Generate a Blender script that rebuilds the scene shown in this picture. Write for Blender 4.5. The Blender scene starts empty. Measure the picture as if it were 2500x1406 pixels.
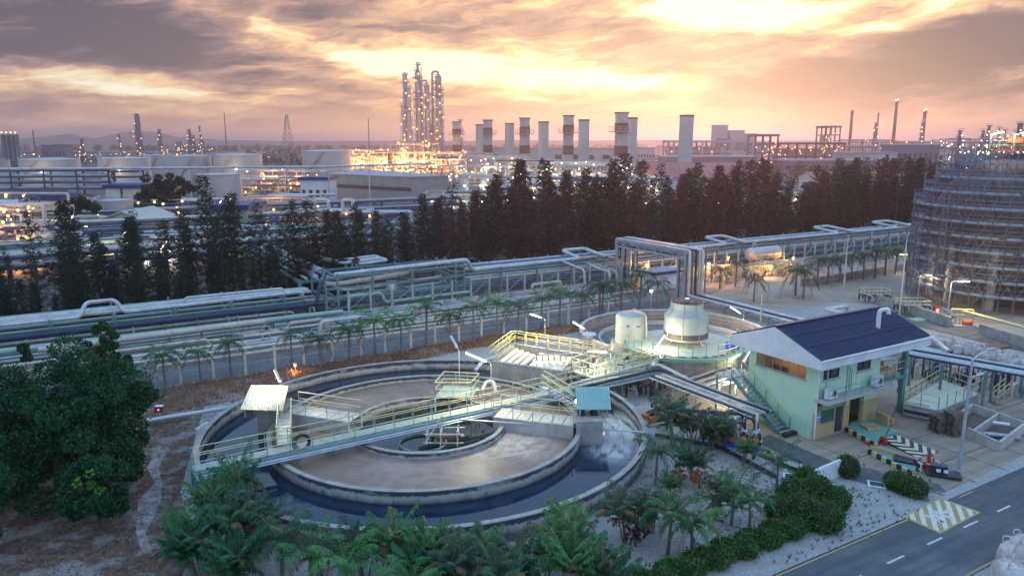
import bpy, math, random
from mathutils import Vector, Matrix
R = math.radians
SC = bpy.context.scene
COL = SC.collection
rnd = random.Random(7)

# ---------------------------------------------------------------- camera, sky, sun, exposure
F, PITCH, CAMH, TH = 1830.0, R(11.0), 20.0, R(31.0)
cam = bpy.data.objects.new('camera', bpy.data.cameras.new('camera'))
COL.objects.link(cam)
cam.location = (0, 0, CAMH); cam.rotation_euler = (R(79.0), 0, 0)
cam.data.sensor_width = 36.0; cam.data.lens = F / 2500 * 36
cam.data.clip_start = 0.5; cam.data.clip_end = 30000
SC.camera = cam
SC.view_settings.view_transform = 'Standard'; SC.view_settings.look = 'None'
SC.view_settings.exposure = 0.36; SC.view_settings.gamma = 1.0
SC.cycles.use_denoising = True
SC.cycles.max_bounces = 5; SC.cycles.diffuse_bounces = 2; SC.cycles.glossy_bounces = 3
SC.cycles.transparent_max_bounces = 8; SC.cycles.volume_bounces = 0
SC.cycles.sample_clamp_indirect = 4.0
SC.cycles.caustics_reflective = False; SC.cycles.caustics_refractive = False

def ray(px, py):
    a = (px - 1250) / F; b = -(py - 703) / F
    return Vector((a, math.cos(PITCH) + b * math.sin(PITCH), -math.sin(PITCH) + b * math.cos(PITCH)))
def G(px, py, z=0.0):            # the point of height z seen at a pixel of the 2500 px photograph
    d = ray(px, py); t = (z - CAMH) / d.z
    return Vector((d.x * t, d.y * t, z))
def D(px, py, Y):                # the point at distance Y ahead
    d = ray(px, py); t = Y / d.y
    return Vector((d.x * t, Y, CAMH + d.z * t))
UX, UY = math.cos(TH), math.sin(TH)
def W(u, v, z=0.0):              # plant grid: u along the pipe rack and the roads, v away from the camera
    return Vector((u * UX - v * UY, u * UY + v * UX, z))
def V(px, py, v):                # the point on the vertical plane v = const seen at a pixel -> (u, z)
    d = ray(px, py); t = v / (-d.x * UY + d.y * UX)
    return t * (d.x * UX + d.y * UY), CAMH + d.z * t

SUN_AZ, SUN_EL = math.atan2(420, F), R(7.0)
sl = bpy.data.lights.new('sun', 'SUN'); sl.energy = .75; sl.angle = R(6); sl.color = (1.0, 0.50, 0.36)
so = bpy.data.objects.new('sun', sl); COL.objects.link(so)
sd = Vector((math.sin(SUN_AZ) * math.cos(SUN_EL), math.cos(SUN_AZ) * math.cos(SUN_EL), math.sin(SUN_EL)))
so.rotation_euler = (-sd).to_track_quat('-Z', 'Y').to_euler(); so.location = (60, 300, 90)

class S:                          # a socket in a node tree, with arithmetic
    nt = None
    def __init__(s, o): s.o = o
    def _m(s, op, b=None, c=None):
        n = S.nt.nodes.new('ShaderNodeMath'); n.operation = op
        for i, x in enumerate((s, b, c)):
            if x is None: continue
            if isinstance(x, S): S.nt.links.new(x.o, n.inputs[i])
            else: n.inputs[i].default_value = x
        return S(n.outputs[0])
    def __add__(s, b): return s._m('ADD', b)
    def __sub__(s, b): return s._m('SUBTRACT', b)
    def __mul__(s, b): return s._m('MULTIPLY', b)
    def sq(s): return s._m('MULTIPLY', s)
    def clamp(s): return s._m('ADD', 0.0)._cl()
    def _cl(s): s.o.node.use_clamp = True; return s
    def step(s, a, b, lo=0.0, hi=1.0):
        n = S.nt.nodes.new('ShaderNodeMapRange'); n.interpolation_type = 'SMOOTHSTEP'
        S.nt.links.new(s.o, n.inputs[0])
        for i, x in enumerate((a, b, lo, hi)): n.inputs[i + 1].default_value = x
        return S(n.outputs[0])
def vec(x, y, z=0.0):
    n = S.nt.nodes.new('ShaderNodeCombineXYZ')
    for i, q in enumerate((x, y, z)):
        if isinstance(q, S): S.nt.links.new(q.o, n.inputs[i])
        else: n.inputs[i].default_value = q
    return S(n.outputs[0])
def noise(v, scale, detail=4.0, rough=0.55, dist=0.0):
    n = S.nt.nodes.new('ShaderNodeTexNoise')
    if v is not None: S.nt.links.new(v.o, n.inputs['Vector'])
    n.inputs['Scale'].default_value = scale; n.inputs['Detail'].default_value = detail
    n.inputs['Roughness'].default_value = rough; n.inputs['Distortion'].default_value = dist
    return S(n.outputs['Fac'])
def mixc(f, a, b):
    n = S.nt.nodes.new('ShaderNodeMix'); n.data_type = 'RGBA'
    for i, q in ((0, f), (6, a), (7, b)):
        if isinstance(q, S): S.nt.links.new(q.o, n.inputs[i])
        elif i == 0: n.inputs[0].default_value = q
        else: n.inputs[i].default_value = (*q, 1)
    return S(n.outputs[2])
def srgb(r, g, b): return tuple(((c / 255 + .055) / 1.055) ** 2.4 if c > 10 else c / 3294 for c in (r, g, b))

def build_world():
    w = bpy.data.worlds.new('World'); SC.world = w; w.use_nodes = True
    nt = w.node_tree; nt.nodes.clear(); S.nt = nt
    tc = nt.nodes.new('ShaderNodeTexCoord'); sp = nt.nodes.new('ShaderNodeSeparateXYZ')
    nt.links.new(tc.outputs['Generated'], sp.inputs[0])
    x, y, z = (S(o) for o in sp.outputs)
    az = x._m('ARCTAN2', y); el = z._m('ARCSINE')
    p = vec(az, el * 3.2)
    w1 = noise(p, 7.0, 5, .6) - .5; w2 = noise(vec(az + 3.1, el * 3.2 + 1.7), 9.0, 5, .6) - .5
    wa = az + w1 * .16; we = el + w2 * .032
    def aed(px, py):
        d = ray(px, py).normalized(); return math.atan2(d.x, d.y), math.asin(d.z)
    def blob(px, py, hw, hh, tilt=0.0, soft=1.0):
        a, e = aed(px, py); da = wa - a; de = we - e; k = math.tan(R(tilt))
        q = (da * (F / hw)).sq() + ((de + da * k) * (F / hh)).sq()
        return q.step(0.0, soft * 1.6, 1.0, 0.0)
    def total(L):
        s = None
        for b in L:
            *g, wgt = b; t = blob(*g) * wgt; s = t if s is None else s + t
        return s
    bright = total([(170, 196, 300, 30, 2, 1.0), (470, 236, 230, 16, 4, .8), (540, 172, 170, 13, -3, .55), (640, 60, 50, 50, -40, .35),
                    (790, 118, 150, 24, 6, .6), (1000, 150, 200, 40, 5, .8), (1270, 178, 380, 46, 3, 1.25), (1600, 205, 300, 24, 6, .9),
                    (1700, 24, 230, 34, 8, 1.0), (1960, 50, 300, 34, 8, .8), (2330, 6, 260, 26, 2, .7), (2010, 140, 120, 20, 15, .5),
                    (1300, 245, 130, 8, 3, .45), (760, 230, 300, 12, 6, .5), (900, 210, 160, 16, 10, .5), (1960, 200, 200, 10, 12, .45),
                    (450, 312, 520, 10, 2, .42), (1150, 108, 330, 15, 4, .5)])
    dark = total([(60, 40, 460, 90, 6, 1.2), (420, 100, 400, 50, 8, 1.0), (150, 120, 300, 34, 3, .8), (2400, 90, 480, 64, -12, 2.0), (2330, 200, 520, 80, -4, 1.4), (2000, 120, 300, 36, 4, .5),
                  (860, 50, 330, 60, 8, .75), (1330, 66, 330, 36, 10, .55), (700, 205, 260, 24, 6, .6), (1800, 128, 280, 44, 10, .5), (250, 268, 460, 26, 2, .45), (1500, 150, 200, 14, 8, .3)])
    warm = blob(1500, 190, 1000, 420, 0, 1.3)
    f1 = noise(vec(wa * 1.0, we * 4.2 - wa * .35), 5.5, 10, .60, .3)
    f2 = noise(vec(az * 1.0 + 7.0, we * 6.5 - az * .5), 13.0, 7, .62, .5)
    val = (f1 - .5) * 1.9 + (f2 - .5) * .9 + bright * .34 - dark * .23 + .42 + warm * .10
    hor = el.step(R(.3), R(4.2), 1.0, 0.0)
    val = val + hor * ((val * -.65) + .315)
    cr = nt.nodes.new('ShaderNodeValToRGB'); nt.links.new(val.o, cr.inputs[0]); e = cr.color_ramp.elements
    stops = [(0.0, srgb(92, 76, 90)), (.2, srgb(128, 104, 110)), (.42, srgb(186, 146, 134)), (.58, srgb(226, 180, 146)), (.68, srgb(252, 212, 160)), (.82, srgb(255, 240, 190)), (1.0, (1.2, 1.1, .84))]
    e[0].position, e[0].color = stops[0][0], (*stops[0][1], 1); e[1].position, e[1].color = stops[-1][0], (*stops[-1][1], 1)
    for p_, c_ in stops[1:-1]: q_ = e.new(p_); q_.color = (*c_, 1)
    base = S(cr.outputs[0])
    tint = nt.nodes.new('ShaderNodeMix'); tint.data_type = 'RGBA'; tint.blend_type = 'MULTIPLY'; tint.inputs[0].default_value = 1.0
    nt.links.new(base.o, tint.inputs[6]); nt.links.new(mixc(warm, (.86, .88, 1.0), (1.04, .99, .90)).o, tint.inputs[7]); base = S(tint.outputs[2])
    # the rest of the dome: blue-grey dusk overhead and behind
    up = el.step(R(10.5), R(24))
    cl = noise(vec(x, y, z * 2.0), 2.6, 5, .6)
    dome = mixc(cl.step(.35, .7), (.38, .79, 1.38), (.66, .95, 1.38))
    behind = y.step(-.5, .55, 1.0, 0.0)
    low = mixc(behind, base, (.62, .80, 1.06))
    full = mixc(up, low, dome)
    sky = nt.nodes.new('ShaderNodeTexSky'); sky.sky_type = 'NISHITA'; sky.sun_disc = False
    sky.sun_elevation = SUN_EL; sky.sun_rotation = SUN_AZ
    b1 = nt.nodes.new('ShaderNodeBackground'); b1.inputs[1].default_value = .010
    nt.links.new(sky.outputs[0], b1.inputs[0])
    b2 = nt.nodes.new('ShaderNodeBackground'); nt.links.new(full.o, b2.inputs[0]); b2.inputs[1].default_value = .80
    ad = nt.nodes.new('ShaderNodeAddShader'); ou = nt.nodes.new('ShaderNodeOutputWorld')
    nt.links.new(b1.outputs[0], ad.inputs[0]); nt.links.new(b2.outputs[0], ad.inputs[1]); nt.links.new(ad.outputs[0], ou.inputs[0])
    w.cycles.sampling_method = 'MANUAL'; w.cycles.sample_map_resolution = 512
build_world()

# ---------------------------------------------------------------- materials
MATS = {}
def mat(name, c1, c2=None, rough=.7, scale=1.5, metal=0.0, streak=0.0, grime=None, bump=0.0, spec=.4, contrast=(.35, .68), sq=(1, 1, 1), c3=None, lane=0.0):
    """procedural paint/concrete/earth: two tones mixed by noise in world space, optional vertical run-off streaks"""
    if name in MATS: return MATS[name]
    m = bpy.data.materials.new(name); m.use_nodes = True; nt = m.node_tree; S.nt = nt
    b = nt.nodes['Principled BSDF']; gm = nt.nodes.new('ShaderNodeNewGeometry')
    sp = nt.nodes.new('ShaderNodeSeparateXYZ'); nt.links.new(gm.outputs['Position'], sp.inputs[0])
    x, y, z = (S(o) for o in sp.outputs)
    c2 = c2 or tuple(q * .72 for q in c1)
    p = vec(x * sq[0], y * sq[1], z * sq[2])
    n = noise(p, scale, 6, .62)
    col = mixc(n.step(*contrast), c1, c2)
    if c3: col = mixc(noise(vec(x + 31, y * 1.0, z), scale * .22, 5, .6).step(.47, .62), col, c3)
    if lane:      # wheel tracks and drips drawn out along the road
        uu = x * UX + y * UY; vv = y * UX - x * UY
        col = mixc(noise(vec(uu * .06, vv * 1.1), 1.6, 5, .6).step(.42, .62) * lane, col, tuple(q * .55 for q in c1))
        col = mixc(noise(vec(uu, vv), .9, 4, .7).step(.62, .70) * lane, col, tuple(q * .45 for q in c1))
    if streak:
        s = noise(vec(x, y, z * .12), 2.6, 5, .65).step(.5, .72)
        col = mixc(s * streak, col, grime or tuple(q * .25 for q in c1))
    nt.links.new(col.o, b.inputs['Base Color'])
    b.inputs['Roughness'].default_value = rough; b.inputs['Metallic'].default_value = metal
    b.inputs['Specular IOR Level'].default_value = spec
    if bump:
        bn = nt.nodes.new('ShaderNodeBump'); bn.inputs['Strength'].default_value = bump; bn.inputs['Distance'].default_value = .05
        nt.links.new(noise(p, scale * 4, 5, .6).o, bn.inputs['Height']); nt.links.new(bn.outputs[0], b.inputs['Normal'])
    MATS[name] = m; return m
def emit(name, col, strength, light=False):
    if name in MATS: return MATS[name]
    m = bpy.data.materials.new(name); m.use_nodes = True; nt = m.node_tree; nt.nodes.clear()
    e = nt.nodes.new('ShaderNodeEmission'); e.inputs[0].default_value = (*col, 1); e.inputs[1].default_value = strength
    o = nt.nodes.new('ShaderNodeOutputMaterial'); nt.links.new(e.outputs[0], o.inputs[0])
    if not light: m.cycles.emission_sampling = 'NONE'
    MATS[name] = m; return m
def leafmat(name, c1, c2, rough=.5, scale=.9, trans=.25):
    if name in MATS: return MATS[name]
    m = bpy.data.materials.new(name); m.use_nodes = True; nt = m.node_tree; S.nt = nt
    b = nt.nodes['Principled BSDF']; gm = nt.nodes.new('ShaderNodeNewGeometry')
    oi = nt.nodes.new('ShaderNodeObjectInfo')
    n = noise(S(gm.outputs['Position']), scale, 3, .6)
    r = S(gm.outputs['Random Per Island'])
    col = mixc((n * .7 + r * .4 + S(oi.outputs['Random']) * .25).step(.35, 1.0), c1, c2)
    nt.links.new(col.o, b.inputs['Base Color']); b.inputs['Roughness'].default_value = rough
    b.inputs['Specular IOR Level'].default_value = .25
    if trans:
        t = nt.nodes.new('ShaderNodeBsdfTranslucent'); nt.links.new(col.o, t.inputs[0])
        mx = nt.nodes.new('ShaderNodeMixShader'); mx.inputs[0].default_value = trans
        nt.links.new(b.outputs[0], mx.inputs[1]); nt.links.new(t.outputs[0], mx.inputs[2])
        nt.links.new(mx.outputs[0], nt.nodes['Material Output'].inputs[0])
    MATS[name] = m; return m

# ---------------------------------------------------------------- mesh builder
OFF = {}
class MB:
    def __init__(s): s.v = []; s.f = []; s.k = 0; s.mi = []
    def add(s, vs, fs):
        n = len(s.v); s.v += [tuple(q) for q in vs]; s.f += [tuple(i + n for i in q) for q in fs]; s.mi += [s.k] * len(fs); return s
    def box(s, c, size, rz=0.0, M=None):
        hx, hy, hz = (q / 2 for q in size); ca, sa = math.cos(rz), math.sin(rz); vs = []
        for dz in (-hz, hz):
            for dx, dy in ((-hx, -hy), (hx, -hy), (hx, hy), (-hx, hy)):
                vs.append((c[0] + dx * ca - dy * sa, c[1] + dx * sa + dy * ca, c[2] + dz))
        return s.add(vs, [(3, 2, 1, 0), (4, 5, 6, 7), (0, 1, 5, 4), (1, 2, 6, 5), (2, 3, 7, 6), (3, 0, 4, 7)])
    def beam(s, a, b, w, h=None):
        a, b = Vector(a), Vector(b); h = h or w; d = (b - a)
        if d.length < 1e-6: return s
        d.normalize(); up = Vector((0, 0, 1)) if abs(d.z) < .95 else Vector((UX, UY, 0))
        r = d.cross(up).normalized(); q = r.cross(d)
        vs = [p + r * (i * w / 2) + q * (j * h / 2) for p in (a, b) for i, j in ((-1, -1), (1, -1), (1, 1), (-1, 1))]
        return s.add(vs, [(3, 2, 1, 0), (4, 5, 6, 7), (0, 1, 5, 4), (1, 2, 6, 5), (2, 3, 7, 6), (3, 0, 4, 7)])
    def collars(s, pts, r, every=3.0, n=10):     # cladding seams and flanges along straight runs
        for a, b in zip(pts, pts[1:]):
            a, b = Vector(a), Vector(b); L = (b - a).length; k = int(L / every)
            for i in range(k):
                p = a.lerp(b, (i + .5) / k); d = (b - a) / L; s.tube([p - d * .05, p + d * .05], r * (1.3 if i % 4 == 1 else 1.1), n)
        return s
    def tube(s, pts, r, n=8, fil=0.0, cap=True, seg=5):
        P = [Vector(p) for p in pts]; Q = [P[0]]
        for i in range(1, len(P) - 1):
            a, b, c = P[i - 1], P[i], P[i + 1]; d1 = a - b; d2 = c - b
            if fil <= 0: Q.append(b); continue
            k = min(fil, d1.length * .49, d2.length * .49); p1 = b + d1.normalized() * k; p2 = b + d2.normalized() * k
            for j in range(seg + 1):
                t = j / seg; Q.append(p1 * (1 - t) ** 2 + b * (2 * t * (1 - t)) + p2 * t * t)
        Q.append(P[-1])
        Q = [q for i, q in enumerate(Q) if i == 0 or (q - Q[i - 1]).length > 1e-5]
        rr = r if isinstance(r, (list, tuple)) else None
        d = (Q[1] - Q[0]).normalized(); up = Vector((0, 0, 1)) if abs(d.z) < .9 else Vector((1, 0, 0))
        e = d.cross(up).normalized(); vs = []; fs = []
        for i, q in enumerate(Q):
            d = (Q[min(i + 1, len(Q) - 1)] - Q[max(i - 1, 0)]).normalized()
            e = (e - d * e.dot(d)).normalized(); g = d.cross(e)
            ra = (rr[0] + (rr[1] - rr[0]) * i / (len(Q) - 1)) if rr else r
            for k in range(n):
                a = 2 * math.pi * k / n; vs.append(q + e * (ra * math.cos(a)) + g * (ra * math.sin(a)))
        for i in range(len(Q) - 1):
            for k in range(n):
                k2 = (k + 1) % n; fs.append((i * n + k, i * n + k2, (i + 1) * n + k2, (i + 1) * n + k))
        if cap: fs += [tuple(range(n - 1, -1, -1)), tuple(range((len(Q) - 1) * n, len(Q) * n))]
        return s.add(vs, fs)
    def lathe(s, c, prof, n=32, a0=0.0, a1=2 * math.pi):
        full = abs(a1 - a0 - 2 * math.pi) < 1e-6; m = n if full else n + 1; vs = []; fs = []
        for r, z in prof:
            for k in range(m):
                a = a0 + (a1 - a0) * k / n; vs.append((c[0] + r * math.cos(a), c[1] + r * math.sin(a), c[2] + z))
        for i in range(len(prof) - 1):
            for k in range(n):
                k2 = (k + 1) % m; fs.append((i * m + k, i * m + k2, (i + 1) * m + k2, (i + 1) * m + k))
        return s.add(vs, fs)
    def ring(s, c, r0, r1, z0, z1, n=64, a0=0.0, a1=2 * math.pi):   # a wall of rectangular section
        s.lathe(c, [(r0, z0), (r0, z1), (r1, z1), (r1, z0), (r0, z0)], n, a0, a1)
        if abs(a1 - a0 - 2 * math.pi) > 1e-6:
            for a in (a0, a1):
                q = [(c[0] + r * math.cos(a), c[1] + r * math.sin(a), c[2] + z) for r, z in ((r0, z0), (r1, z0), (r1, z1), (r0, z1))]
                s.add(q, [(0, 1, 2, 3)])
        return s
    def disc(s, c, r, n=48):
        return s.add([(c[0] + r * math.cos(2 * math.pi * k / n), c[1] + r * math.sin(2 * math.pi * k / n), c[2]) for k in range(n)], [tuple(range(n))])
    def poly(s, pts): return s.add(pts, [tuple(range(len(pts)))])
    def prism(s, pts, z0, z1):
        n = len(pts); a = sum(pts[i][0] * pts[(i + 1) % n][1] - pts[(i + 1) % n][0] * pts[i][1] for i in range(n))
        if a < 0: pts = pts[::-1]
        vs = [(p[0], p[1], z0) for p in pts] + [(p[0], p[1], z1) for p in pts]
        fs = [tuple(range(n - 1, -1, -1)), tuple(range(n, 2 * n))] + [(i, (i + 1) % n, n + (i + 1) % n, n + i) for i in range(n)]
        return s.add(vs, fs)
    def slab(s, pts, t):            # a sheet given by 3-D corners, thickened downwards by t
        n = len(pts); vs = [tuple(p) for p in pts] + [(p[0], p[1], p[2] - t) for p in pts]
        return s.add(vs, [tuple(range(n)), tuple(range(2 * n - 1, n - 1, -1))] + [(i, n + i, n + (i + 1) % n, (i + 1) % n) for i in range(n)])
    def ball(s, c, r, n=8, m=5):
        return s.lathe(c, [(max(1e-4, r * math.sin(math.pi * i / m)), -r * math.cos(math.pi * i / m)) for i in range(m + 1)], n)
    def build(s, name, m, parent=None, smooth=False, ang=35):
        if parent is not None: o0 = OFF[parent.name]
        else:
            o0 = Vector((sum(q[0] for q in s.v) / len(s.v), sum(q[1] for q in s.v) / len(s.v), min(q[2] for q in s.v)))
        me = bpy.data.meshes.new(name); me.from_pydata([(a - o0.x, b - o0.y, c - o0.z) for a, b, c in s.v], [], s.f)
        for q in (m if isinstance(m, (list, tuple)) else [m]): me.materials.append(q)
        if isinstance(m, (list, tuple)): me.polygons.foreach_set('material_index', s.mi)
        if smooth:
            me.polygons.foreach_set('use_smooth', [True] * len(me.polygons)); me.set_sharp_from_angle(angle=R(ang))
        ob = bpy.data.objects.new(name, me); COL.objects.link(ob)
        if parent is not None: ob.parent = parent
        else: ob.location = o0
        OFF[ob.name] = o0; return ob
def tag(o, label, cat, group=None, kind=None):
    o['label'] = label; o['category'] = cat
    if group: o['group'] = group
    if kind: o['kind'] = kind
    return o
def thing(name, label, cat, loc, group=None, rz=0.0):
    o = bpy.data.objects.new(name, None); COL.objects.link(o); o.location = loc; o.empty_display_size = .3
    OFF[o.name] = Vector(loc); tag(o, label, cat, group); return o
def structure(mb, name, m): o = mb.build(name, m); o['kind'] = 'structure'; return o
def dup(root, loc, rz=0.0, sc=1.0, label=None, group=None):
    r = root.copy(); COL.objects.link(r); r.location = loc; r.rotation_euler = (0, 0, rz); r.scale = (sc, sc, sc) if not isinstance(sc, tuple) else sc
    if label: r['label'] = label
    if group: r['group'] = group
    for ch in root.children:
        c = ch.copy(); COL.objects.link(c); c.parent = r
        for g in ch.children:
            d = g.copy(); COL.objects.link(d); d.parent = c
    return r
def lamp_light(name, loc, energy, col, size=.3, parent=None, spot=None):
    l = bpy.data.lights.new(name, 'POINT'); l.energy = energy; l.color = col; l.shadow_soft_size = size
    o = bpy.data.objects.new(name, l); COL.objects.link(o)
    if parent is not None: o.parent = parent; o.location = Vector(loc) - OFF[parent.name]
    else: o.location = loc
    return o
ONES = 'first second third fourth fifth sixth seventh eighth ninth tenth eleventh twelfth thirteenth fourteenth fifteenth sixteenth seventeenth eighteenth nineteenth'.split()
TENS = 'twenty thirty forty fifty sixty seventy eighty ninety'.split()
def nth(i):                        # 0 -> first
    i += 1
    if i < 20: return ONES[i - 1]
    t, u = divmod(i, 10)
    if u: return TENS[t - 2] + '-' + ONES[u - 1]
    return TENS[t - 2][:-1] + 'ieth'
def railing(parent, pts, h=1.1, step=1.5, r=.026, m=None, mid=True, name='railing'):
    """one railing: two rails (first material) and their posts (second material) in one mesh"""
    mb = MB(); pts = [Vector(p) for p in pts]
    for a, b in zip(pts, pts[1:]):
        mb.k = 0; mb.beam(a + Vector((0, 0, h)), b + Vector((0, 0, h)), r * 1.9)
        if mid: mb.beam(a + Vector((0, 0, h * .52)), b + Vector((0, 0, h * .52)), r * 1.6)
        n = max(1, round((b - a).length / step)); mb.k = 1
        for i in range(n + 1):
            p = a.lerp(b, i / n); mb.beam(p, p + Vector((0, 0, h)), r * 1.7)
    return mb.build(name, m or [RAILY, RAILG], parent)
def legs(parent, pts, z0, w, m, name='support_leg'):
    for p in pts: MB().beam((p[0], p[1], z0), p, w).build(name, m, parent)
# ---------------------------------------------------------------- palette
CONC = mat('concrete', (.40, .37, .34), (.27, .25, .24), .85, .9, streak=.35, grime=(.10, .10, .11), bump=.3)
CONC_L = mat('pale_concrete', (.52, .49, .45), (.40, .37, .35), .85, .8, streak=.3, grime=(.2, .16, .13))
WHITE = mat('white_paint', (.74, .74, .75), (.62, .62, .64), .5, .6, streak=.12, grime=(.4, .38, .36))
CREAM = mat('cream_paint', (.66, .60, .50), (.56, .50, .42), .6, .5, streak=.15)
STEEL = mat('galvanised_steel', (.52, .55, .60), (.40, .43, .48), .42, 1.2, metal=.55)
PIPE_W = mat('pale_pipe_cladding', (.58, .57, .56), (.44, .43, .43), .42, .9, metal=.25, streak=.3, grime=(.26, .20, .16))
PIPE_C = mat('cream_pipe_cladding', (.60, .50, .40), (.47, .39, .33), .45, .9, metal=.1, streak=.35, grime=(.25, .14, .09))
PIPE_G = mat('green_pipe_paint', (.36, .46, .42), (.30, .38, .36), .45, .8)
PIPE_N = mat('navy_pipe_paint', (.012, .022, .065), (.02, .032, .08), .35, .9)
PIPE_B = mat('blue_pipe_paint', (.13, .17, .26), (.10, .135, .21), .4, .8)
RACKG = mat('green_grey_steel', (.17, .25, .24), (.13, .19, .19), .5, 1.0, streak=.2)
RACKB = mat('blue_steel', (.055, .085, .165), (.045, .07, .135), .5, .8)
RAILY = mat('yellow_handrail', (.72, .62, .28), (.62, .54, .27), .45, 1.0)
RAILG = mat('green_handrail', (.30, .42, .40), (.24, .35, .35), .5, 1.0)
DECKG = mat('green_grating', (.50, .56, .44), (.40, .46, .38), .6, 2.0)
DARK = mat('dark_metal', (.035, .04, .05), (.05, .05, .055), .5, 1.5)
RUST = mat('rusty_steel', (.26, .12, .075), (.17, .085, .06), .8, 1.4)
ORANGE = mat('orange_paint', (.75, .17, .05), (.6, .13, .04), .45, 2)
REDP = mat('red_paint', (.50, .045, .035), (.4, .04, .03), .4, 2)
MINT = mat('mint_wall_paint', (.50, .72, .53), (.45, .65, .48), .65, .35, streak=.42, grime=(.28, .42, .37), contrast=(.3, .8))
TEALP = mat('teal_paint', (.10, .27, .27), (.08, .22, .22), .5, 1.2)
TANP = mat('tan_wall_paint', (.50, .36, .20), (.44, .31, .17), .7, .8, streak=.2)
ROOFN = mat('navy_roof_sheet', (.016, .028, .085), (.024, .040, .105), .38, .5, contrast=(.3, .8))
GLASSD = mat('dark_window_glass', (.02, .03, .045), (.03, .04, .06), .08, 1.0, spec=.9)
WOOD = mat('grey_pallet_wood', (.20, .15, .12), (.11, .085, .07), .85, 3.0)
WOODL = mat('fresh_pallet_wood', (.55, .40, .24), (.45, .32, .19), .8, 3.0)
BLUE = mat('blue_plastic', (.02, .10, .55), (.02, .08, .45), .4, 2)
GROOF = mat('grey_roof_sheet', (.34, .31, .33), (.28, .26, .28), .6, .2)
REDROOF = mat('red_roof_sheet', (.42, .13, .11), (.34, .105, .095), .6, .3)
BLUEROOF = mat('blue_roof_sheet', (.02, .045, .16), (.016, .036, .125), .5, .4)
TANKW = mat('white_tank_paint', (.52, .46, .43), (.43, .38, .36), .6, .12, streak=.45, grime=(.42, .34, .28))
COLM = mat('column_cladding', (.56, .46, .44), (.44, .36, .35), .45, .25, metal=.3)
STRIPE_R = mat('red_band_paint', (.20, .075, .05), (.155, .06, .042), .6, .3)
LAMP_O = emit('sodium_lamp_glow', (1.0, .46, .12), 4.5)
LAMP_W = emit('white_lamp_glow', (1.0, .86, .58), 7)
TUBE = emit('fluorescent_glow', (1.0, .92, .66), 9)
WIN = emit('lit_room_glow', (1.0, .66, .34), .55)

def stripes(name, c1, c2, ang, period, duty=.5, chev=None, rough=.7):
    if name in MATS: return MATS[name]
    m = bpy.data.materials.new(name); m.use_nodes = True; nt = m.node_tree; S.nt = nt
    b = nt.nodes['Principled BSDF']; gm = nt.nodes.new('ShaderNodeNewGeometry')
    sp = nt.nodes.new('ShaderNodeSeparateXYZ'); nt.links.new(gm.outputs['Position'], sp.inputs[0])
    x, y, z = (S(o) for o in sp.outputs)
    t = x * math.cos(ang) + y * math.sin(ang)
    if chev:
        (cx, cy), a2 = chev
        w = ((x - cx) * math.cos(a2) + (y - cy) * math.sin(a2))._m('ABSOLUTE'); t = t + w * .75
    f = (t * (1 / period))._m('FRACT')._m('GREATER_THAN', duty)
    wear = noise(S(gm.outputs['Position']), 3.0, 6, .7)
    col = mixc(f, c1, c2); col = mixc(wear.step(.5, .75) * .45, col, (.16, .14, .13))
    nt.links.new(col.o, b.inputs['Base Color']); b.inputs['Roughness'].default_value = rough
    MATS[name] = m; return m
KERBM = stripes('black_yellow_kerb_paint', (.62, .50, .22), (.02, .02, .022), TH - R(90), .8)
KERBU = stripes('black_yellow_kerb_paint_long', (.62, .50, .22), (.02, .02, .022), TH, .8)

# ---------------------------------------------------------------- the setting
GROUND = mat('far_ground_scrub', (.085, .075, .075), (.05, .05, .055), .95, .02, c3=(.13, .11, .10))
structure(MB().poly([(-12000, -60, -.05), (12000, -60, -.05), (12000, 12000, -.05), (-12000, 12000, -.05)]), 'ground', GROUND)
GRAVEL = mat('grey_gravel', (.48, .455, .45), (.27, .25, .25), .95, 6.0, bump=.8, contrast=(.3, .7), c3=(.37, .32, .28))
structure(MB().poly([W(-60, 21.2, 0), W(140, 21.2, 0), W(140, 66.2, 0), W(-60, 66.2, 0)]), 'gravel_bed', GRAVEL)
DIRT = mat('brown_leaf_litter_soil', (.17, .092, .065), (.07, .042, .034), .95, 2.6, bump=.8, contrast=(.35, .65), c3=(.25, .205, .19))
structure(MB().poly([G(*q, .012) for q in ((-500, 1500), (-500, 960), (300, 962), (430, 985), (500, 990), (478, 1060), (462, 1120), (440, 1200), (470, 1300), (440, 1420), (400, 1500))]), 'dirt_ground', DIRT)
PATH = mat('pale_footpath_dust', (.34, .30, .31), (.20, .155, .14), .95, 1.6, contrast=(.4, .6))
pth = [(392, 1098, 26), (378, 1140, 22), (384, 1180, 24), (366, 1220, 26), (352, 1260, 28), (345, 1300, 34), (360, 1350, 40)]
structure(MB().poly([G(x - w * (.7 + .5 * math.sin(y)), y, .024) for x, y, w in pth] + [G(x + w * (.7 + .4 * math.sin(y * 2)), y, .024) for x, y, w in pth[::-1]]), 'footpath', PATH)
ASPH = mat('road_asphalt', (.118, .120, .128), (.088, .09, .098), .8, .9, bump=.25, contrast=(.3, .75), c3=(.15, .145, .145), lane=.6)
structure(MB().poly([W(-70, 66.2, .016), W(190, 66.2, .016), W(190, 70.9, .016), W(-70, 70.9, .016)]), 'far_road', ASPH)
structure(MB().poly([W(-60, 16.3, .010), W(140, 16.3, .010), W(140, 21.15, .010), W(-60, 21.15, .010)]), 'near_road', ASPH)
structure(MB().poly([W(-60, 4, .004), W(140, 4, .004), W(140, 16.3, .004), W(-60, 16.3, .004)]), 'road_verge', GRAVEL)
YARD = mat('worn_concrete_yard', (.35, .27, .215), (.25, .19, .155), .9, .5, bump=.2, c3=(.40, .30, .215), contrast=(.3, .7), lane=.45)
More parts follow.
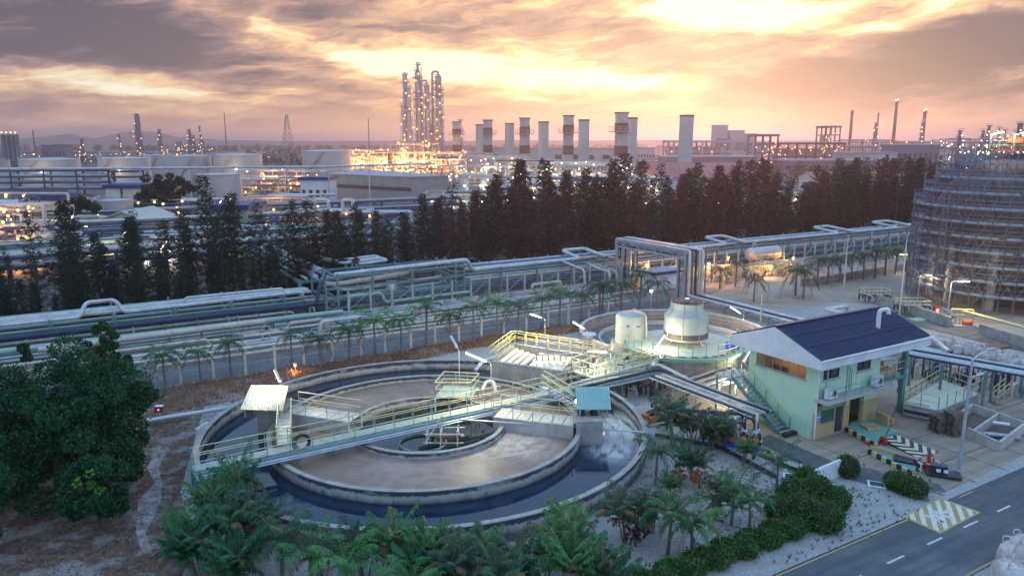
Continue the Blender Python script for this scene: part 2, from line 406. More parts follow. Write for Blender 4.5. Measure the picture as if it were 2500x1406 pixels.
structure(MB().poly([G(*q, .014) for q in ((1560, 960), (1700, 1000), (1800, 1060), (1900, 1115), (2050, 1150), (2150, 1195), (2300, 1204), (2520, 1100), (2700, 1010), (2700, 900), (2300, 880), (2150, 880), (1850, 930), (1700, 920))]), 'concrete_yard', YARD)
structure(MB().poly([G(*q, .022) for q in ((1840, 1075), (1880, 1060), (1960, 1095), (2040, 1128), (2160, 1150), (2290, 1180), (2310, 1200), (2150, 1190), (2040, 1160), (1930, 1120))]), 'asphalt_lane', ASPH)
PIPEBED = mat('pale_pipe_trench_floor', (.21, .19, .185), (.12, .11, .11), .9, .7, c3=(.20, .165, .145))
structure(MB().poly([W(-70, 70.9, .006), W(190, 70.9, .006), W(190, 81, .006), W(-70, 81, .006)]), 'pipe_trench_floor', PIPEBED)
structure(MB().poly([W(-70, 81, .002), W(190, 81, .002), W(190, 99, .002), W(-70, 99, .002)]), 'rack_strip', mat('scrub_soil_rack_shade', (.045, .045, .045), (.025, .028, .025), .95, 1.2, c3=(.07, .06, .055)))  # soil darkened: the shade below the rack is put into its colour
SAND = mat('sandy_soil', (.40, .31, .235), (.29, .22, .17), .95, .5, c3=(.34, .30, .27))
structure(MB().poly([G(*q, .026) for q in ((1690, 745), (1790, 690), (1890, 668), (2230, 625), (2700, 640), (2900, 800), (2700, 860), (2350, 800), (2200, 745), (2030, 735), (1900, 770), (1800, 790))]), 'sandy_ground', SAND)
structure(MB().poly([G(*q, .034) for q in ((2140, 775), (2250, 800), (2700, 905), (2700, 870), (2300, 782), (2190, 760))]), 'side_road', ASPH)
PLANTF = mat('plant_yard_floor', (.10, .085, .085), (.06, .055, .06), .9, .15, c3=(.15, .125, .11))
structure(MB().poly([W(-140, 99, .0), W(330, 99, .0), W(330, 320, .0), W(-140, 320, .0)]), 'plant_yard', PLANTF)
structure(MB().poly([(-330, 285, .01), (420, 330, .01), (420, 560, .01), (-330, 520, .01)]), 'refinery_yard', PLANTF)
# distant ridges, in the haze
HILL = mat('distant_hill_forest', (.05, .06, .065), (.07, .08, .08), 1.0, .002)
def ridge(pts, Y, th):
    mb = MB(); top = [D(x, y, Y) for x, y in pts]; n = len(top)
    for i in range(n - 1):
        a, b = top[i], top[i + 1]
        mb.add([(a.x, Y - th, -1), (b.x, Y - th, -1), b, a, (a.x, Y + th, -1), (b.x, Y + th, -1)], [(0, 1, 2, 3), (3, 2, 5, 4)])
    return structure(mb, 'hill', HILL)
ridge([(-200, 346), (0, 343), (120, 333), (170, 327), (215, 336), (245, 342), (268, 331), (300, 323), (345, 321), (390, 324), (425, 335), (480, 337), (540, 342), (640, 344), (760, 346)], 3600, 400)
ridge([(500, 346), (560, 343), (700, 345), (900, 344), (1150, 345), (1250, 342), (1400, 344), (1600, 342), (1750, 344), (2000, 343), (2300, 344), (2700, 343)], 3000, 300)

# road paint
PAINTW = mat('worn_white_road_paint', (.62, .58, .54), (.50, .46, .43), .8, 4)
PAINTY = mat('worn_yellow_road_paint', (.52, .36, .15), (.42, .29, .13), .8, 4)
mb = MB()
for i in range(-14, 40):
    u = 32.6 + i * 3.35
    mb.poly([W(u, 18.93, .016), W(u + 1.35, 18.93, .016), W(u + 1.35, 19.05, .016), W(u, 19.05, .016)])
structure(mb, 'road_centre_dashes', PAINTW)
mb = MB()
for a, b, v0, v1 in ((-60, 39.5, 20.98, 21.06), (42.6, 44, 20.98, 21.06), (-60, 130, 16.42, 16.5)): mb.poly([W(a, v0, .016), W(b, v0, .016), W(b, v1, .016), W(a, v1, .016)])
structure(mb, 'road_edge_line', PAINTY)
q = [G(2207, 1261, .016), G(2295, 1215, .016), G(2392, 1250, .016), G(2296, 1300, .016)]
c = sum(q, Vector()) / 4; c.z = .016
hd = (q[3] - q[0]) * .888 - (q[1] - q[0]) * .66
HATCH = stripes('hatched_road_paint', (.66, .60, .50), (.40, .27, .12), math.atan2(hd.y, hd.x) + R(90), .50, .5)
mb = MB()
for a_, b_ in (((2080, 1119), (2121, 1104)), ((2080, 1119), (2168, 1158)), ((2212, 1163), (2240, 1151))):
    p0_, p1_ = G(*a_, .03), G(*b_, .03); e_ = (p1_ - p0_).normalized(); e_ = Vector((-e_.y, e_.x, 0)) * .06; mb.poly([p0_ - e_, p1_ - e_, p1_ + e_, p0_ + e_])
structure(mb, 'yard_bay_lines', PAINTY)
mb = MB()
for k in range(9):
    for a_, b_ in ((W(42 + k * 3.4, 21.6, .018), W(42 + k * 3.4, 30.6, .018)),): mb.beam(a_, b_, .05, .004)
for v_ in (24.2, 27.4): mb.beam(W(41.5, v_, .0185), W(70, v_, .0185), .05, .004)
structure(mb, 'yard_slab_joints', mat('joint_tar', (.05, .045, .045)))
structure(MB().poly([c + (p - c) * 1.03 for p in q]), 'road_marking_border', PAINTY)
structure(MB().poly([p + Vector((0, 0, .004)) for p in (c + (p - c) * .95 for p in q)]), 'road_marking_hatch', HATCH)
mb = MB(); ex = (q[1] - q[0]).normalized(); ey = (q[3] - q[0]).normalized()      # the worn letter-like emblem in the middle of the hatching
def mk(a, b, w=.12):
    pa = c + ex * a[0] + ey * a[1]; pb = c + ex * b[0] + ey * b[1]; n_ = Vector((-(pb - pa).y, (pb - pa).x, 0)).normalized() * w
    mb.poly([(p.x, p.y, .024) for p in (pa - n_, pb - n_, pb + n_, pa + n_)])
for a, b in (((-.8, -.55), (-.8, .55)), ((-.75, .5), (-.1, -.45)), ((.05, -.55), (.05, .55)), ((.3, .0), (.85, .0))): mk(a, b)
structure(mb, 'road_marking_emblem', PAINTW)

# ---------------------------------------------------------------- the round treatment tank
TC = (-5.8, 48.8, 0.0)
ALG = mat_alg = mat('algae_stained_concrete', (.44, .40, .37), (.32, .29, .28), .85, 1.3, streak=.8, grime=(.045, .055, .085), bump=.4)
S.nt = ALG.node_tree; b_ = S.nt.nodes['Principled BSDF']; lk = b_.inputs['Base Color'].links[0]; base_ = S(lk.from_socket)
gm = S.nt.nodes.new('ShaderNodeNewGeometry'); sp = S.nt.nodes.new('ShaderNodeSeparateXYZ'); S.nt.links.new(gm.outputs['Position'], sp.inputs[0]); x_, y_, z_ = (S(o) for o in sp.outputs)
dr_ = noise(vec(x_, y_, z_ * .25), 1.5, 6, .7); edge = z_ + (dr_ - .5) * .55
band = edge.step(.86, .96) * noise(vec(x_, y_, z_), .35, 4, .6).step(.36, .5)
c_ = mixc(band * .9, base_, (.035, .045, .075)); c_ = mixc((edge.step(.66, .74) * edge.step(.86, .94, 1, 0)) * .5, c_, (.58, .54, .49))
c_ = mixc((z_ + (dr_ - .5) * .3).step(.42, .62, 1, 0) * .8, c_, (.06, .065, .08)); S.nt.links.new(c_.o, b_.inputs['Base Color'])
tank = thing('treatment_tank', 'largest round concrete basin of two concentric channels, brown water inside and dark water outside', 'tank', TC)
mb = MB().ring(TC, 14.58, 14.85, -.3, 1.2, 128)
mb.build('outer_wall', ALG, tank, True)
mb = MB().ring(TC, 10.28, 10.55, -.3, 1.15, 112); mb.build('middle_wall', ALG, tank, True)
mb = MB().ring(TC, 5.06, 5.3, -.3, 1.1, 80); mb.build('inner_wall', ALG, tank, True)
mb = MB().ring(TC, 14.54, 14.88, 1.2, 1.26, 128); mb.build('wall_cap', CONC, tank, True)
mb = MB().ring(TC, 10.25, 10.58, 1.15, 1.2, 112); mb.build('wall_cap', CONC, tank, True)
mb = MB().ring(TC, 5.03, 5.33, 1.1, 1.15, 80); mb.build('wall_cap', CONC, tank, True)
def water(name, c1, c2, rough, bump, scale, foam=None):
    m = bpy.data.materials.new(name); m.use_nodes = True; nt = m.node_tree; S.nt = nt
    b = nt.nodes['Principled BSDF']; gm = nt.nodes.new('ShaderNodeNewGeometry'); P_ = S(gm.outputs['Position'])
    sp = nt.nodes.new('ShaderNodeSeparateXYZ'); nt.links.new(P_.o, sp.inputs[0]); x, y, z = (S(o) for o in sp.outputs)
    # flow coordinates around the tank centre
    dx = x - TC[0]; dy = y - TC[1]; ang = dy._m('ARCTAN2', dx); rad = (dx.sq() + dy.sq())._m('SQRT')
    fl = noise(vec(x, y, 0), .45, 5, .6, 1.2)
    col = mixc(fl.step(.35, .7), c1, c2); ro = rough
    if foam:
        for (fx, fy, fr, w, fc) in foam:
            d = ((x - fx).sq() + (y - fy).sq())._m('SQRT') * (1 / fr)
            f = d.step(.2, 1.0, 1.0, 0.0) * noise(vec(ang * 4.0, rad * 1.1), 1.5, 7, .62, .8).step(.30, .62) * w
            col = mixc(f, col, fc)
    nt.links.new(col.o, b.inputs['Base Color']); b.inputs['Roughness'].default_value = ro; b.inputs['IOR'].default_value = 1.33
    bn = nt.nodes.new('ShaderNodeBump'); bn.inputs['Strength'].default_value = bump; bn.inputs['Distance'].default_value = .03
    nt.links.new(noise(P_, scale, 4, .6).o, bn.inputs['Height']); nt.links.new(bn.outputs[0], b.inputs['Normal'])
    return m
foamw = (.72, .68, .60)
fp = G(1515, 1050, .1); fq = G(1500, 1110, .1); fr_ = G(1240, 905, .1)
WOUT = water('dark_channel_water', (.008, .022, .045), (.016, .036, .065), .06, .10, 2.2,
             [(fp.x, fp.y, 3.9, 1.0, foamw), (fq.x, fq.y, 2.6, .8, (.5, .5, .5)), (fr_.x, fr_.y, 4.5, .55, (.30, .34, .38))])
f1 = G(1250, 1080, .8); f2 = G(1000, 1130, .8)
WMID = water('brown_churning_water', (.215, .140, .110), (.30, .215, .175), .48, .5, 3.6,
             [(f1.x, f1.y, 4.2, .75, (.62, .53, .45)), (f2.x, f2.y, 5.0, .35, (.42, .33, .29))])
WIN_ = water('dark_centre_water', (.012, .018, .022), (.02, .028, .03), .06, .08, 2.0)
def annulus(mb, r0, r1, z, n=96):
    return mb.lathe(TC, [(r0, z), (r1, z)], n) if r0 > 0 else mb.disc((TC[0], TC[1], z), r1, n)
for r0, r1, z, m in ((10.56, 14.57, .40, WOUT), (5.31, 10.27, .78, WMID), (0, 5.05, .45, WIN_)):
    o = annulus(MB(), r0, r1, z).build('water_surface', m, tank)
# troughs and piers
def trough(name, a, b, wid, z0, z1, sgn):
    a, b = Vector(a), Vector(b); d = (b - a).normalized(); n_ = Vector((-d.y, d.x, 0)); w = wid / 2; mb = MB()
    for s_ in (-1, 1): mb.beam(a + n_ * (s_ * w) + Vector((0, 0, (z0 + z1) / 2)), b + n_ * (s_ * w) + Vector((0, 0, (z0 + z1) / 2)), .18, z1 - z0)
    mb.beam(a + Vector((0, 0, z0 + .05)), b + Vector((0, 0, z0 + .05)), wid, .1)
    mb.build('trough_box', CONC_L, tank)
    mc = MB(); L = (b - a).length; k = max(3, round(L / .85))
    for i in range(k):
        p0, p1 = a.lerp(b, (i + .04) / k), a.lerp(b, (i + .96) / k)
        mc.beam(p0 + Vector((0, 0, z1 - .04)), p1 + Vector((0, 0, z1 - .04)), wid - .22, .05)
        mc.beam(p0.lerp(p1, .4) + Vector((0, 0, z1 + .0)), p0.lerp(p1, .6) + Vector((0, 0, z1 + .0)), .06, .05)
    mc.build('trough_cover', CREAM, tank)
    for s_ in (-1, 1):
        e = n_ * (s_ * (w + .02)) + Vector((0, 0, z1)); railing(tank, [a + e, b + e], 1.0, 1.5)
trough('t', (-15.4, 49.9, 0), (-10.6, 48.1, 0), 1.55, .75, 1.7, 1)
trough('t', (-1.0, 49.2, 0), (4.3, 47.5, 0), 1.7, .75, 1.7, 1)
mb = MB().box((-16.55, 49.7, .9), (1.6, 2.7, 2.3)); mb.build('pier', CONC, tank)
mb = MB().box((5.1, 48.3, .9), (1.75, 3.5, 2.3)); mb.build('pier', CONC, tank)
def shed(corners, zb, zf, m, name, label, ridge_back):
    bl, br, fl_, fr2 = corners
    t = thing(name, label, 'roof', ((bl[0] + fr2[0]) / 2, (bl[1] + fr2[1]) / 2, 2.05))
    a, b, c_, d = Vector((*bl, zb)), Vector((*br, zb)), Vector((*fr2, zf)), Vector((*fl_, zf))
    mb = MB(); n = 22
    for i in range(n):                      # corrugations
        p, q_ = i / n, (i + .5) / n; r_ = (i + 1) / n
        up = Vector((0, 0, .05))
        A, B, C_ = a.lerp(b, p), a.lerp(b, q_) + up, a.lerp(b, r_); A2, B2, C2 = d.lerp(c_, p), d.lerp(c_, q_) + up, d.lerp(c_, r_)
        mb.slab([A, A2, B2, B], .02); mb.slab([B, B2, C2, C_], .02)
    mb.build('roof_sheet', m, t)
    e = (a - d).normalized(); dn = Vector((0, 0, -.55)); mb = MB()
    h = Vector((a.x, a.y, 0)) - Vector((d.x, d.y, 0)); h = h.normalized() * ridge_back + dn
    mb.slab([a + h, a, b, b + h], .03); mb.build('back_slope', m, t)
    for p in (a.lerp(c_, .1), b.lerp(d, .1), c_.lerp(a, .1), d.lerp(b, .1)): MB().beam((p.x, p.y, 2.0), (p.x, p.y, p.z - .04), .08).build('post', RAILG, t)
    return t
shed([tuple(G(612, 940, 3.4)[:2]), tuple(G(704, 943, 3.4)[:2]), tuple(G(585, 1000, 2.6)[:2]), tuple(G(690, 1003, 2.6)[:2])], 3.4, 2.6, mat('cream_corrugated_sheet', (.66, .60, .46), (.58, .52, .40), .5, 1), 'corrugated_canopy', 'cream corrugated canopy roof lit warm over the concrete pier of the round basin', 1.2)
shed([tuple(G(1405, 945, 3.2)[:2]), tuple(G(1487, 945, 3.2)[:2]), tuple(G(1408, 1000, 2.6)[:2]), tuple(G(1492, 1000, 2.6)[:2])], 3.2, 2.6, mat('teal_sheet', (.27, .46, .44), (.23, .40, .39), .45, 1), 'corrugated_canopy', 'pale teal canopy roof over the pier beside the white foam', .7)
t = thing('drive_motor', 'dark blue drive motors under the pale teal canopy', 'motor', (5.1, 48.0, 2.05))
mb = MB()
for x in (4.65, 5.5): mb.tube([(x, 47.6, 2.4), (x, 48.5, 2.4)], .22, 12); mb.box((x, 48.0, 2.12), (.5, .8, .14))
mb.build('motor_casing', PIPE_N, t, True)

# ---------------------------------------------------------------- the footbridge across the tank
BV, BZ, BW = 43.55, 1.75, .9
b0, b1 = W(5.0, BV, BZ), W(41.5, BV + .9, BZ)
br = thing('footbridge', 'long green steel footbridge with yellow handrails crossing the round basin', 'footbridge', (b0.x, b0.y, 1.2))
bd = (b1 - b0).normalized(); bn_ = Vector((-bd.y, bd.x, 0))
mb = MB().beam(b0, b1, BW, .08); mb.build('deck', mat('worn_bridge_grating', (.42, .46, .38), (.30, .33, .29), .7, 3.0, streak=.2), br)
mb = MB()
for s_ in (-1, 1): mb.beam(b0 + bn_ * (s_ * .55) - Vector((0, 0, .18)), b1 + bn_ * (s_ * .55) - Vector((0, 0, .15)), .08, .24)
for i in range(24):
    p = b0.lerp(b1, i / 23) - Vector((0, 0, .2)); mb.beam(p - bn_ * .5, p + bn_ * .5, .08, .2)
mb.build('girder', RAILG, br)
mb = MB().tube([b0 - bn_ * .75 - Vector((0, 0, .25)), b1 - bn_ * .75 - Vector((0, 0, .25))], .07, 8); mb.tube([b0 - bn_ * .95 - Vector((0, 0, .3)), b0.lerp(b1, .8) - bn_ * .95 - Vector((0, 0, .3))], .05, 8)
mb.build('service_pipe', STEEL, br, True)
for s_ in (-1, 1):
    segs = [(0, .57), (.60, 1.0)] if s_ > 0 else [(0, 1.0)]
    for a, b in segs: railing(br, [b0.lerp(b1, a) + bn_ * (s_ * .5), b0.lerp(b1, b) + bn_ * (s_ * .5)], 1.1, 1.35, .024)
for f_ in (.0, .22, .42, .57, .70, .86):
    p = b0.lerp(b1, f_) - Vector((0, 0, .2)); legs(br, [p + bn_ * (s_ * .5) for s_ in (-1, 1)], -.2, .14, TEALP)
# short gangway from the pier down to the bridge
p0, p1 = G(697, 1010, 2.0), G(690, 1085, 1.85); p1 = Vector((p1.x + .1, p1.y, 1.85))
gw = thing('gangway', 'short cream ramp with handrails leading from the corrugated canopy down to the footbridge', 'ramp', (p0.x, p0.y, 1.8))
d = (p1 - p0).normalized(); n_ = Vector((-d.y, d.x, 0)).normalized(); mb = MB().beam(p0, p1, .85, .08)
for i in range(9): q_ = p0.lerp(p1, (i + .5) / 9) + Vector((0, 0, .05)); mb.beam(q_ - n_ * .4, q_ + n_ * .4, .05, .03)
mb.build('ramp_deck', CREAM, gw)
for s_ in (-1, 1): railing(gw, [p0 + n_ * (s_ * .42), p1 + n_ * (s_ * .42)], 1.1, .9, .026, [RAILY, RAILY])
# platform over the middle channel behind the bridge
pa = [G(1062, 968, 1.6), G(1150, 968, 1.6), G(1170, 945, 1.6), G(1085, 940, 1.6)]
pf = thing('service_platform', 'pale green railed platform over the brown water beside the footbridge', 'platform', (pa[0].x, pa[0].y, 1.0))
MB().slab(pa, .12).build('deck', DECKG, pf); railing(pf, pa + pa[:1], 1.1, 1.1, .028); legs(pf, [q_ - Vector((0, 0, .1)) for q_ in pa], .3, .12, RAILG)
mb = MB().tube([G(1178, 950, 2.1), G(1188, 930, 2.6), G(1205, 930, 2.6), G(1210, 955, 1.9)], .13, 10, .3); mb.build('loop_pipe', PIPE_W, pf, True)
# walkway with stairs at the far side of the bridge
st = [G(1210, 975, 1.75), G(1300, 945, 1.9), G(1330, 920, 2.3), G(1385, 985, 1.75)]
wk = thing('cross_walkway', 'pale green side walkway and steps from the footbridge down to the teal canopy pier', 'walkway', (st[1].x, st[1].y, 1.6))
mb = MB(); n_ = Vector((.28, .3, 0)); q0, q1 = G(1325, 948, 2.5), G(1400, 990, 2.05)
for i in range(8):
    q_ = q0.lerp(q1, (i + .5) / 8); q_.z = 2.6 - i * .08; mb.box(q_, (.5, .9, .05), R(30))
mb.build('stairs', STEEL, wk)
for o_ in (Vector((-.1, -.5, 0)), Vector((.1, .5, 0))): railing(wk, [Vector((q0.x, q0.y, 2.6)) + o_, Vector((q1.x, q1.y, 2.05)) + o_], 1.1, .9, .028)
# scum pipe: the pale pipe lying right across to the outer wall
o = MB().tube([G(1095, 1022, 1.55), G(1400, 1042, 1.45), G(1566, 1054, 1.4), G(1585, 1056, 1.4), G(1585, 1090, .2)], .06, 8, .2).build('water_pipe', PIPE_W, None, True)
tag(o, 'thin pale pipe spanning from the basin centre over the foam to the outer wall', 'pipe')
# skimmer machinery in the centre well
c0 = G(1085, 1050, 1.3)
sk = thing('skimmer_frame', 'small cream steel frame of machinery hanging over the dark water in the basin centre', 'machinery', (c0.x, c0.y, .5))
mb = MB()
for dx in (-1.1, -.2, .9):
    for dy in (-.7, .5): mb.beam((c0.x + dx, c0.y + dy, .2), (c0.x + dx, c0.y + dy, 2.1 if dx < 0 else 1.5), .07)
for dz in (.7, 1.3):
    for dy in (-.7, .5): mb.beam((c0.x - 1.3, c0.y + dy, dz), (c0.x + 1.3, c0.y + dy, dz), .07)
    for dx in (-1.1, -.2, .9): mb.beam((c0.x + dx, c0.y - .9, dz), (c0.x + dx, c0.y + .7, dz), .07)
mb.beam((c0.x - 1.2, c0.y - .7, .7), (c0.x - .2, c0.y + .5, 2.1), .06)
mb.build('frame', CREAM, sk)
MB().tube([(c0.x - .6, c0.y - .4, 1.0), (c0.x + 1.1, c0.y - .3, 1.0)], .16, 12).build('motor_casing', RUST, sk, True)
MB().beam((c0.x - 1.6, c0.y - 1.1, .55), (c0.x + 1.6, c0.y + .9, .55), .16, .1).build('skimmer_arm', DARK, sk)
mb = MB().ring((c0.x - 1.4, c0.y - .3, 0), 1.5, 1.56, .2, .62, 40); mb.build('stilling_ring', RAILG, sk, True)
# hose reel on the bridge rail
h0 = G(737, 1075, 2.2); hr = thing('hose_reel', 'black coiled hose on the footbridge railing by the ramp', 'hose', h0 - Vector((0, 0, .6)))
mb = MB()
for k, r_ in enumerate((.38, .46, .54)):
    mb.tube([h0 + Vector((r_ * math.cos(a) * UX, r_ * math.cos(a) * UY - k * .05, r_ * math.sin(a) - .1)) for a in (2 * math.pi * i / 20 for i in range(21))], .035, 6, cap=False)
mb.build('hose', DARK, hr, True)
# small red-light beacon box
b_ = G(392, 1030); bx = thing('beacon_box', 'small dark control box with a red light on a post beside the long ground pipe', 'control box', b_)
mb = MB().box(b_ + Vector((0, 0, 1.0)), (.5, .3, .4)); mb.build('box', DARK, bx); MB().beam(b_, b_ + Vector((0, 0, .8)), .08).build('post', STEEL, bx)
MB().box(b_ + Vector((0, 0, 1.24)), (.54, .36, .04)).build('lid', WHITE, bx)
MB().ball(b_ + Vector((0, -.17, 1.0)), .06).build('lamp', emit('red_lamp_glow', (1, .05, .03), 8), bx)
o = MB().tube([W(-30, 55.6, .45), G(340, 1030, .45), G(590, 990, .45), G(640, 965, .35)], .17, 12, .4).build('ground_pipe', PIPE_W, None, True)
tag(o, 'fat pale pipe lying on the ground from the big leafy tree to the basin wall', 'pipe')
# ---------------------------------------------------------------- the two-storey pump building
BU, BVV = 42.5, 30.8
def B(u, v, z): return W(BU + u, BVV + v, z)
def bbox(mb, u0, u1, v0, v1, z0, z1): return mb.prism([B(u0, v0, 0), B(u1, v0, 0), B(u1, v1, 0), B(u0, v1, 0)], z0, z1)
bl = thing('pump_house', 'mint green two-storey building with a navy blue gabled roof and white gable', 'building', B(0, 0, 0))
Vd = 5.9
# walls, front face built round its openings
mb = MB()
def wallf(mb, holes, u0, u1, z0, z1, v0=0.0, th=.18):   # front wall along u with rectangular holes
    us = sorted({u0, u1, *[h[0] for h in holes], *[h[1] for h in holes]})
    for a, b in zip(us, us[1:]):
        hs = sorted((h[2], h[3]) for h in holes if h[0] <= a + 1e-6 and h[1] >= b - 1e-6); z = z0
        for h0_, h1_ in hs:
            if h0_ > z: bbox(mb, a, b, v0, v0 + th, z, h0_)
            z = h1_
        if z < z1: bbox(mb, a, b, v0, v0 + th, z, z1)
H1 = [(.55, 2.25, 4.2, 4.95), (4.2, 5.75, 4.25, 4.97)]
wallf(mb, H1, 0, 6.9, 2.9, 5.4)
H0 = [(.15, 3.3, 2.42, 2.75), (3.75, 5.1, .12, 2.32), (.65, 2.1, 1.0, 2.0), (2.2, 3.1, .1, 1.98)]
wallf(mb, H0, 0, 6.9, 1.9, 2.9)
bbox(mb, 6.72, 6.9, .18, Vd, 0, 5.4); bbox(mb, .18, 6.72, Vd - .18, Vd, 0, 5.4)
# left wall with the long window
def walll(mb, holes, v0, v1, z0, z1, th=.18):
    vs = sorted({v0, v1, *[h[0] for h in holes], *[h[1] for h in holes]})
    for a, b in zip(vs, vs[1:]):
        hs = sorted((h[2], h[3]) for h in holes if h[0] <= a + 1e-6 and h[1] >= b - 1e-6); z = z0
        for h0_, h1_ in hs:
            if h0_ > z: bbox(mb, 0, th, a, b, z, h0_)
            z = h1_
        if z < z1: bbox(mb, 0, th, a, b, z, z1)
walll(mb, [(.95, 5.25, 4.08, 5.0)], .18, Vd, 0, 5.4)
mb.build('wall', MINT, bl)
mb = MB(); wallf(mb, H0, 0, 6.9, 0, 1.9); mb.build('tan_lower_wall', TANP, bl)
mb = MB(); bbox(mb, .18, 6.72, .18, Vd - .18, 2.86, 2.95); bbox(mb, 6.9, 10.5, .1, Vd, 2.78, 2.98); mb.build('floor_slab', TEALP, bl)
mb = MB(); bbox(mb, .18, 6.72, .18, Vd - .18, 5.36, 5.42); bbox(mb, 6.95, 10.3, .2, Vd - .2, 5.38, 5.44); mb.build('ceiling', WHITE, bl)
mb = MB(); bbox(mb, 6.91, 10.3, Vd - .2, Vd, 0, 2.78); mb.build('bay_back_wall', mat('dull_blue_paint', (.10, .14, .21), (.08, .11, .17), .6, 1), bl)
for u_, v_ in ((10.15, .1), (10.15, Vd - .4)):
    mb = MB(); bbox(mb, u_, u_ + .32, v_, v_ + .32, 0, 5.38); mb.build('column', TEALP, bl)
# rooms behind the glass
mb = MB(); bbox(mb, .3, .34, .4, Vd - .4, 2.96, 5.3); 
mb = MB(); bbox(mb, 2.4, 2.44, .4, Vd - .3, 2.96, 5.3); mb.build('inner_partition', mat('cream_inner_wall', (.62, .50, .36), (.50, .38, .27), .8, 1.2), bl)
mb = MB(); bbox(mb, .8, 1.9, 1.2, 4.6, 5.28, 5.33); mb.build('ceiling_lamp', emit('room_lamp_glow', (1.0, .72, .42), 3.0), bl); lamp_light('room_light', B(1.3, 2.9, 5.1), 110, (1, .70, .40), .4, bl)
mb = MB(); bbox(mb, .9, 1.6, .8, 2.0, 2.96, 3.9); bbox(mb, .9, 1.5, 3.0, 4.4, 2.96, 4.3); mb.build('cabinet', WOOD, bl)
def window(parent, corners_fn, n, fr=DARK, gl=GLASSD, th=.05):
    """corners_fn(s, t, depth): point across (0..1), up (0..1) and inward"""
    mb = MB()
    def bar(a, b, w=.06): mb.beam(corners_fn(*a, .05), corners_fn(*b, .05), w, w)
    for i in range(n + 1): bar((i / n, 0), (i / n, 1))
    for t in (0, 1): bar((0, t), (1, t))
    f = mb.build('window', fr, parent)
    g = MB().poly([corners_fn(0, 0, .08), corners_fn(1, 0, .08), corners_fn(1, 1, .08), corners_fn(0, 1, .08)])
    g = g.build('pane', gl, f); return f
GLASST = mat('tinted_lit_glass', (.20, .145, .095), (.15, .11, .08), .12, .9, spec=.6)
m = GLASST; b_ = m.node_tree.nodes['Principled BSDF']; b_.inputs['Transmission Weight'].default_value = .75; b_.inputs['Alpha'].default_value = 1.0
FRM = mat('aluminium_frame', (.34, .32, .32), (.28, .27, .27), .4, 2)
window(bl, lambda s, t, d: B(d, 5.25 - s * 4.3, 4.08 + t * .92), 6, FRM, GLASST)
window(bl, lambda s, t, d: B(.55 + s * 1.7, d, 4.2 + t * .75), 2)
window(bl, lambda s, t, d: B(4.2 + s * 1.55, d, 4.25 + t * .72), 2)
window(bl, lambda s, t, d: B(.15 + s * 3.15, d, 2.42 + t * .33), 5)
window(bl, lambda s, t, d: B(.65 + s * 1.45, d, 1.0 + t * 1.0), 1, FRM, mat('green_tinted_glass', (.04, .13, .09), (.03, .09, .06), .08, 1, spec=.8))
mb = MB(); bbox(mb, 2.24, 3.06, .06, .1, .1, 1.94); dr = mb.build('door', DARK, bl)
mb = MB(); bbox(mb, 2.9, 2.96, .02, .06, .95, 1.1); mb.build('handle', STEEL, dr)
mb = MB(); bbox(mb, 3.75, 5.1, 1.5, 1.55, .12, 2.3); mb.build('back_panel', mat('pale_green_room_wall', (.50, .56, .50), (.40, .46, .42), .7, .8), bl)
mb = MB()
for u_ in (3.62, 5.1): bbox(mb, u_, u_ + .14, -.03, 0, .12, 2.46)
bbox(mb, 3.76, 5.1, -.03, 0, 2.32, 2.46); mb.build('door_surround', stripes('hazard_tape', (.70, .50, .10), (.02, .02, .02), TH, .24), bl)
mb = MB(); bbox(mb, .05, .62, -.04, 0, 1.3, 1.75); sg = mb.build('notice_board', mat('blue_sign_paint', (.08, .20, .55), (.07, .17, .45), .5, 3), bl)
mb = MB(); bbox(mb, .12, .55, -.05, -.04, 1.58, 1.68); bbox(mb, .12, .40, -.05, -.04, 1.40, 1.48); mb.build('notice_lettering', WHITE, sg)
# ledge with railing over the ground floor
mb = MB(); bbox(mb, -.25, 7.6, -1.05, -.01, 2.84, 3.0); mb.build('ledge', CONC_L, bl)
railing(bl, [B(-.1, -.98, 3.0), B(6.9, -.98, 3.0)], .85, 1.7, .014, [TEALP, TEALP])
railing(bl, [B(7.0, .15, 2.98), B(10.1, .15, 2.98)], 1.1, 1.2, .022, [RAILY, TEALP])
# downpipe
MB().tube([B(-.06, -.1, 5.3), B(-.06, -.1, .15)], .06, 8).build('downpipe', WHITE, bl, True)
MB().tube([B(.95, -.06, 5.2), B(.95, -.06, 3.05)], .03, 6).build('conduit', WHITE, bl)
# roof: two corrugated slopes, white gables and eaves fascia
E0, E1, VF, VB, ZR, ZE = -1.05, 11.35, -.9, 6.85, 7.45, 6.0; VR = (VF + VB) / 2
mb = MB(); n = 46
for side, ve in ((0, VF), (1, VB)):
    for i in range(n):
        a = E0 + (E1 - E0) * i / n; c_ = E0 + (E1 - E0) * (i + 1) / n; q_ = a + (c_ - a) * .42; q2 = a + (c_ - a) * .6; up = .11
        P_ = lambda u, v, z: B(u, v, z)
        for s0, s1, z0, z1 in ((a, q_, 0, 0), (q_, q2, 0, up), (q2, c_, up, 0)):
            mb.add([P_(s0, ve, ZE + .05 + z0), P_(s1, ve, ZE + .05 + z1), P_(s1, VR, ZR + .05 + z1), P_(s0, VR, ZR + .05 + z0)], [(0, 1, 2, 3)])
rf = mb.build('roof', stripes('navy_roof_painted_rib_shade', (.020, .034, .10), (.055, .085, .21), TH, 12.4 / 46, .62, rough=.42), bl)  # two navy tones put the light and shade of the ribs into the colour
mb = MB().beam(B(E0, VR, ZR + .12), B(E1, VR, ZR + .12), .35, .08); mb.build('ridge_cap', ROOFN, rf)
mb = MB()
mb.beam(B(E0, VF, 5.68), B(E1, VF, 5.68), .1, .66); mb.beam(B(E0, VB, 5.68), B(E1, VB, 5.68), .1, .66)
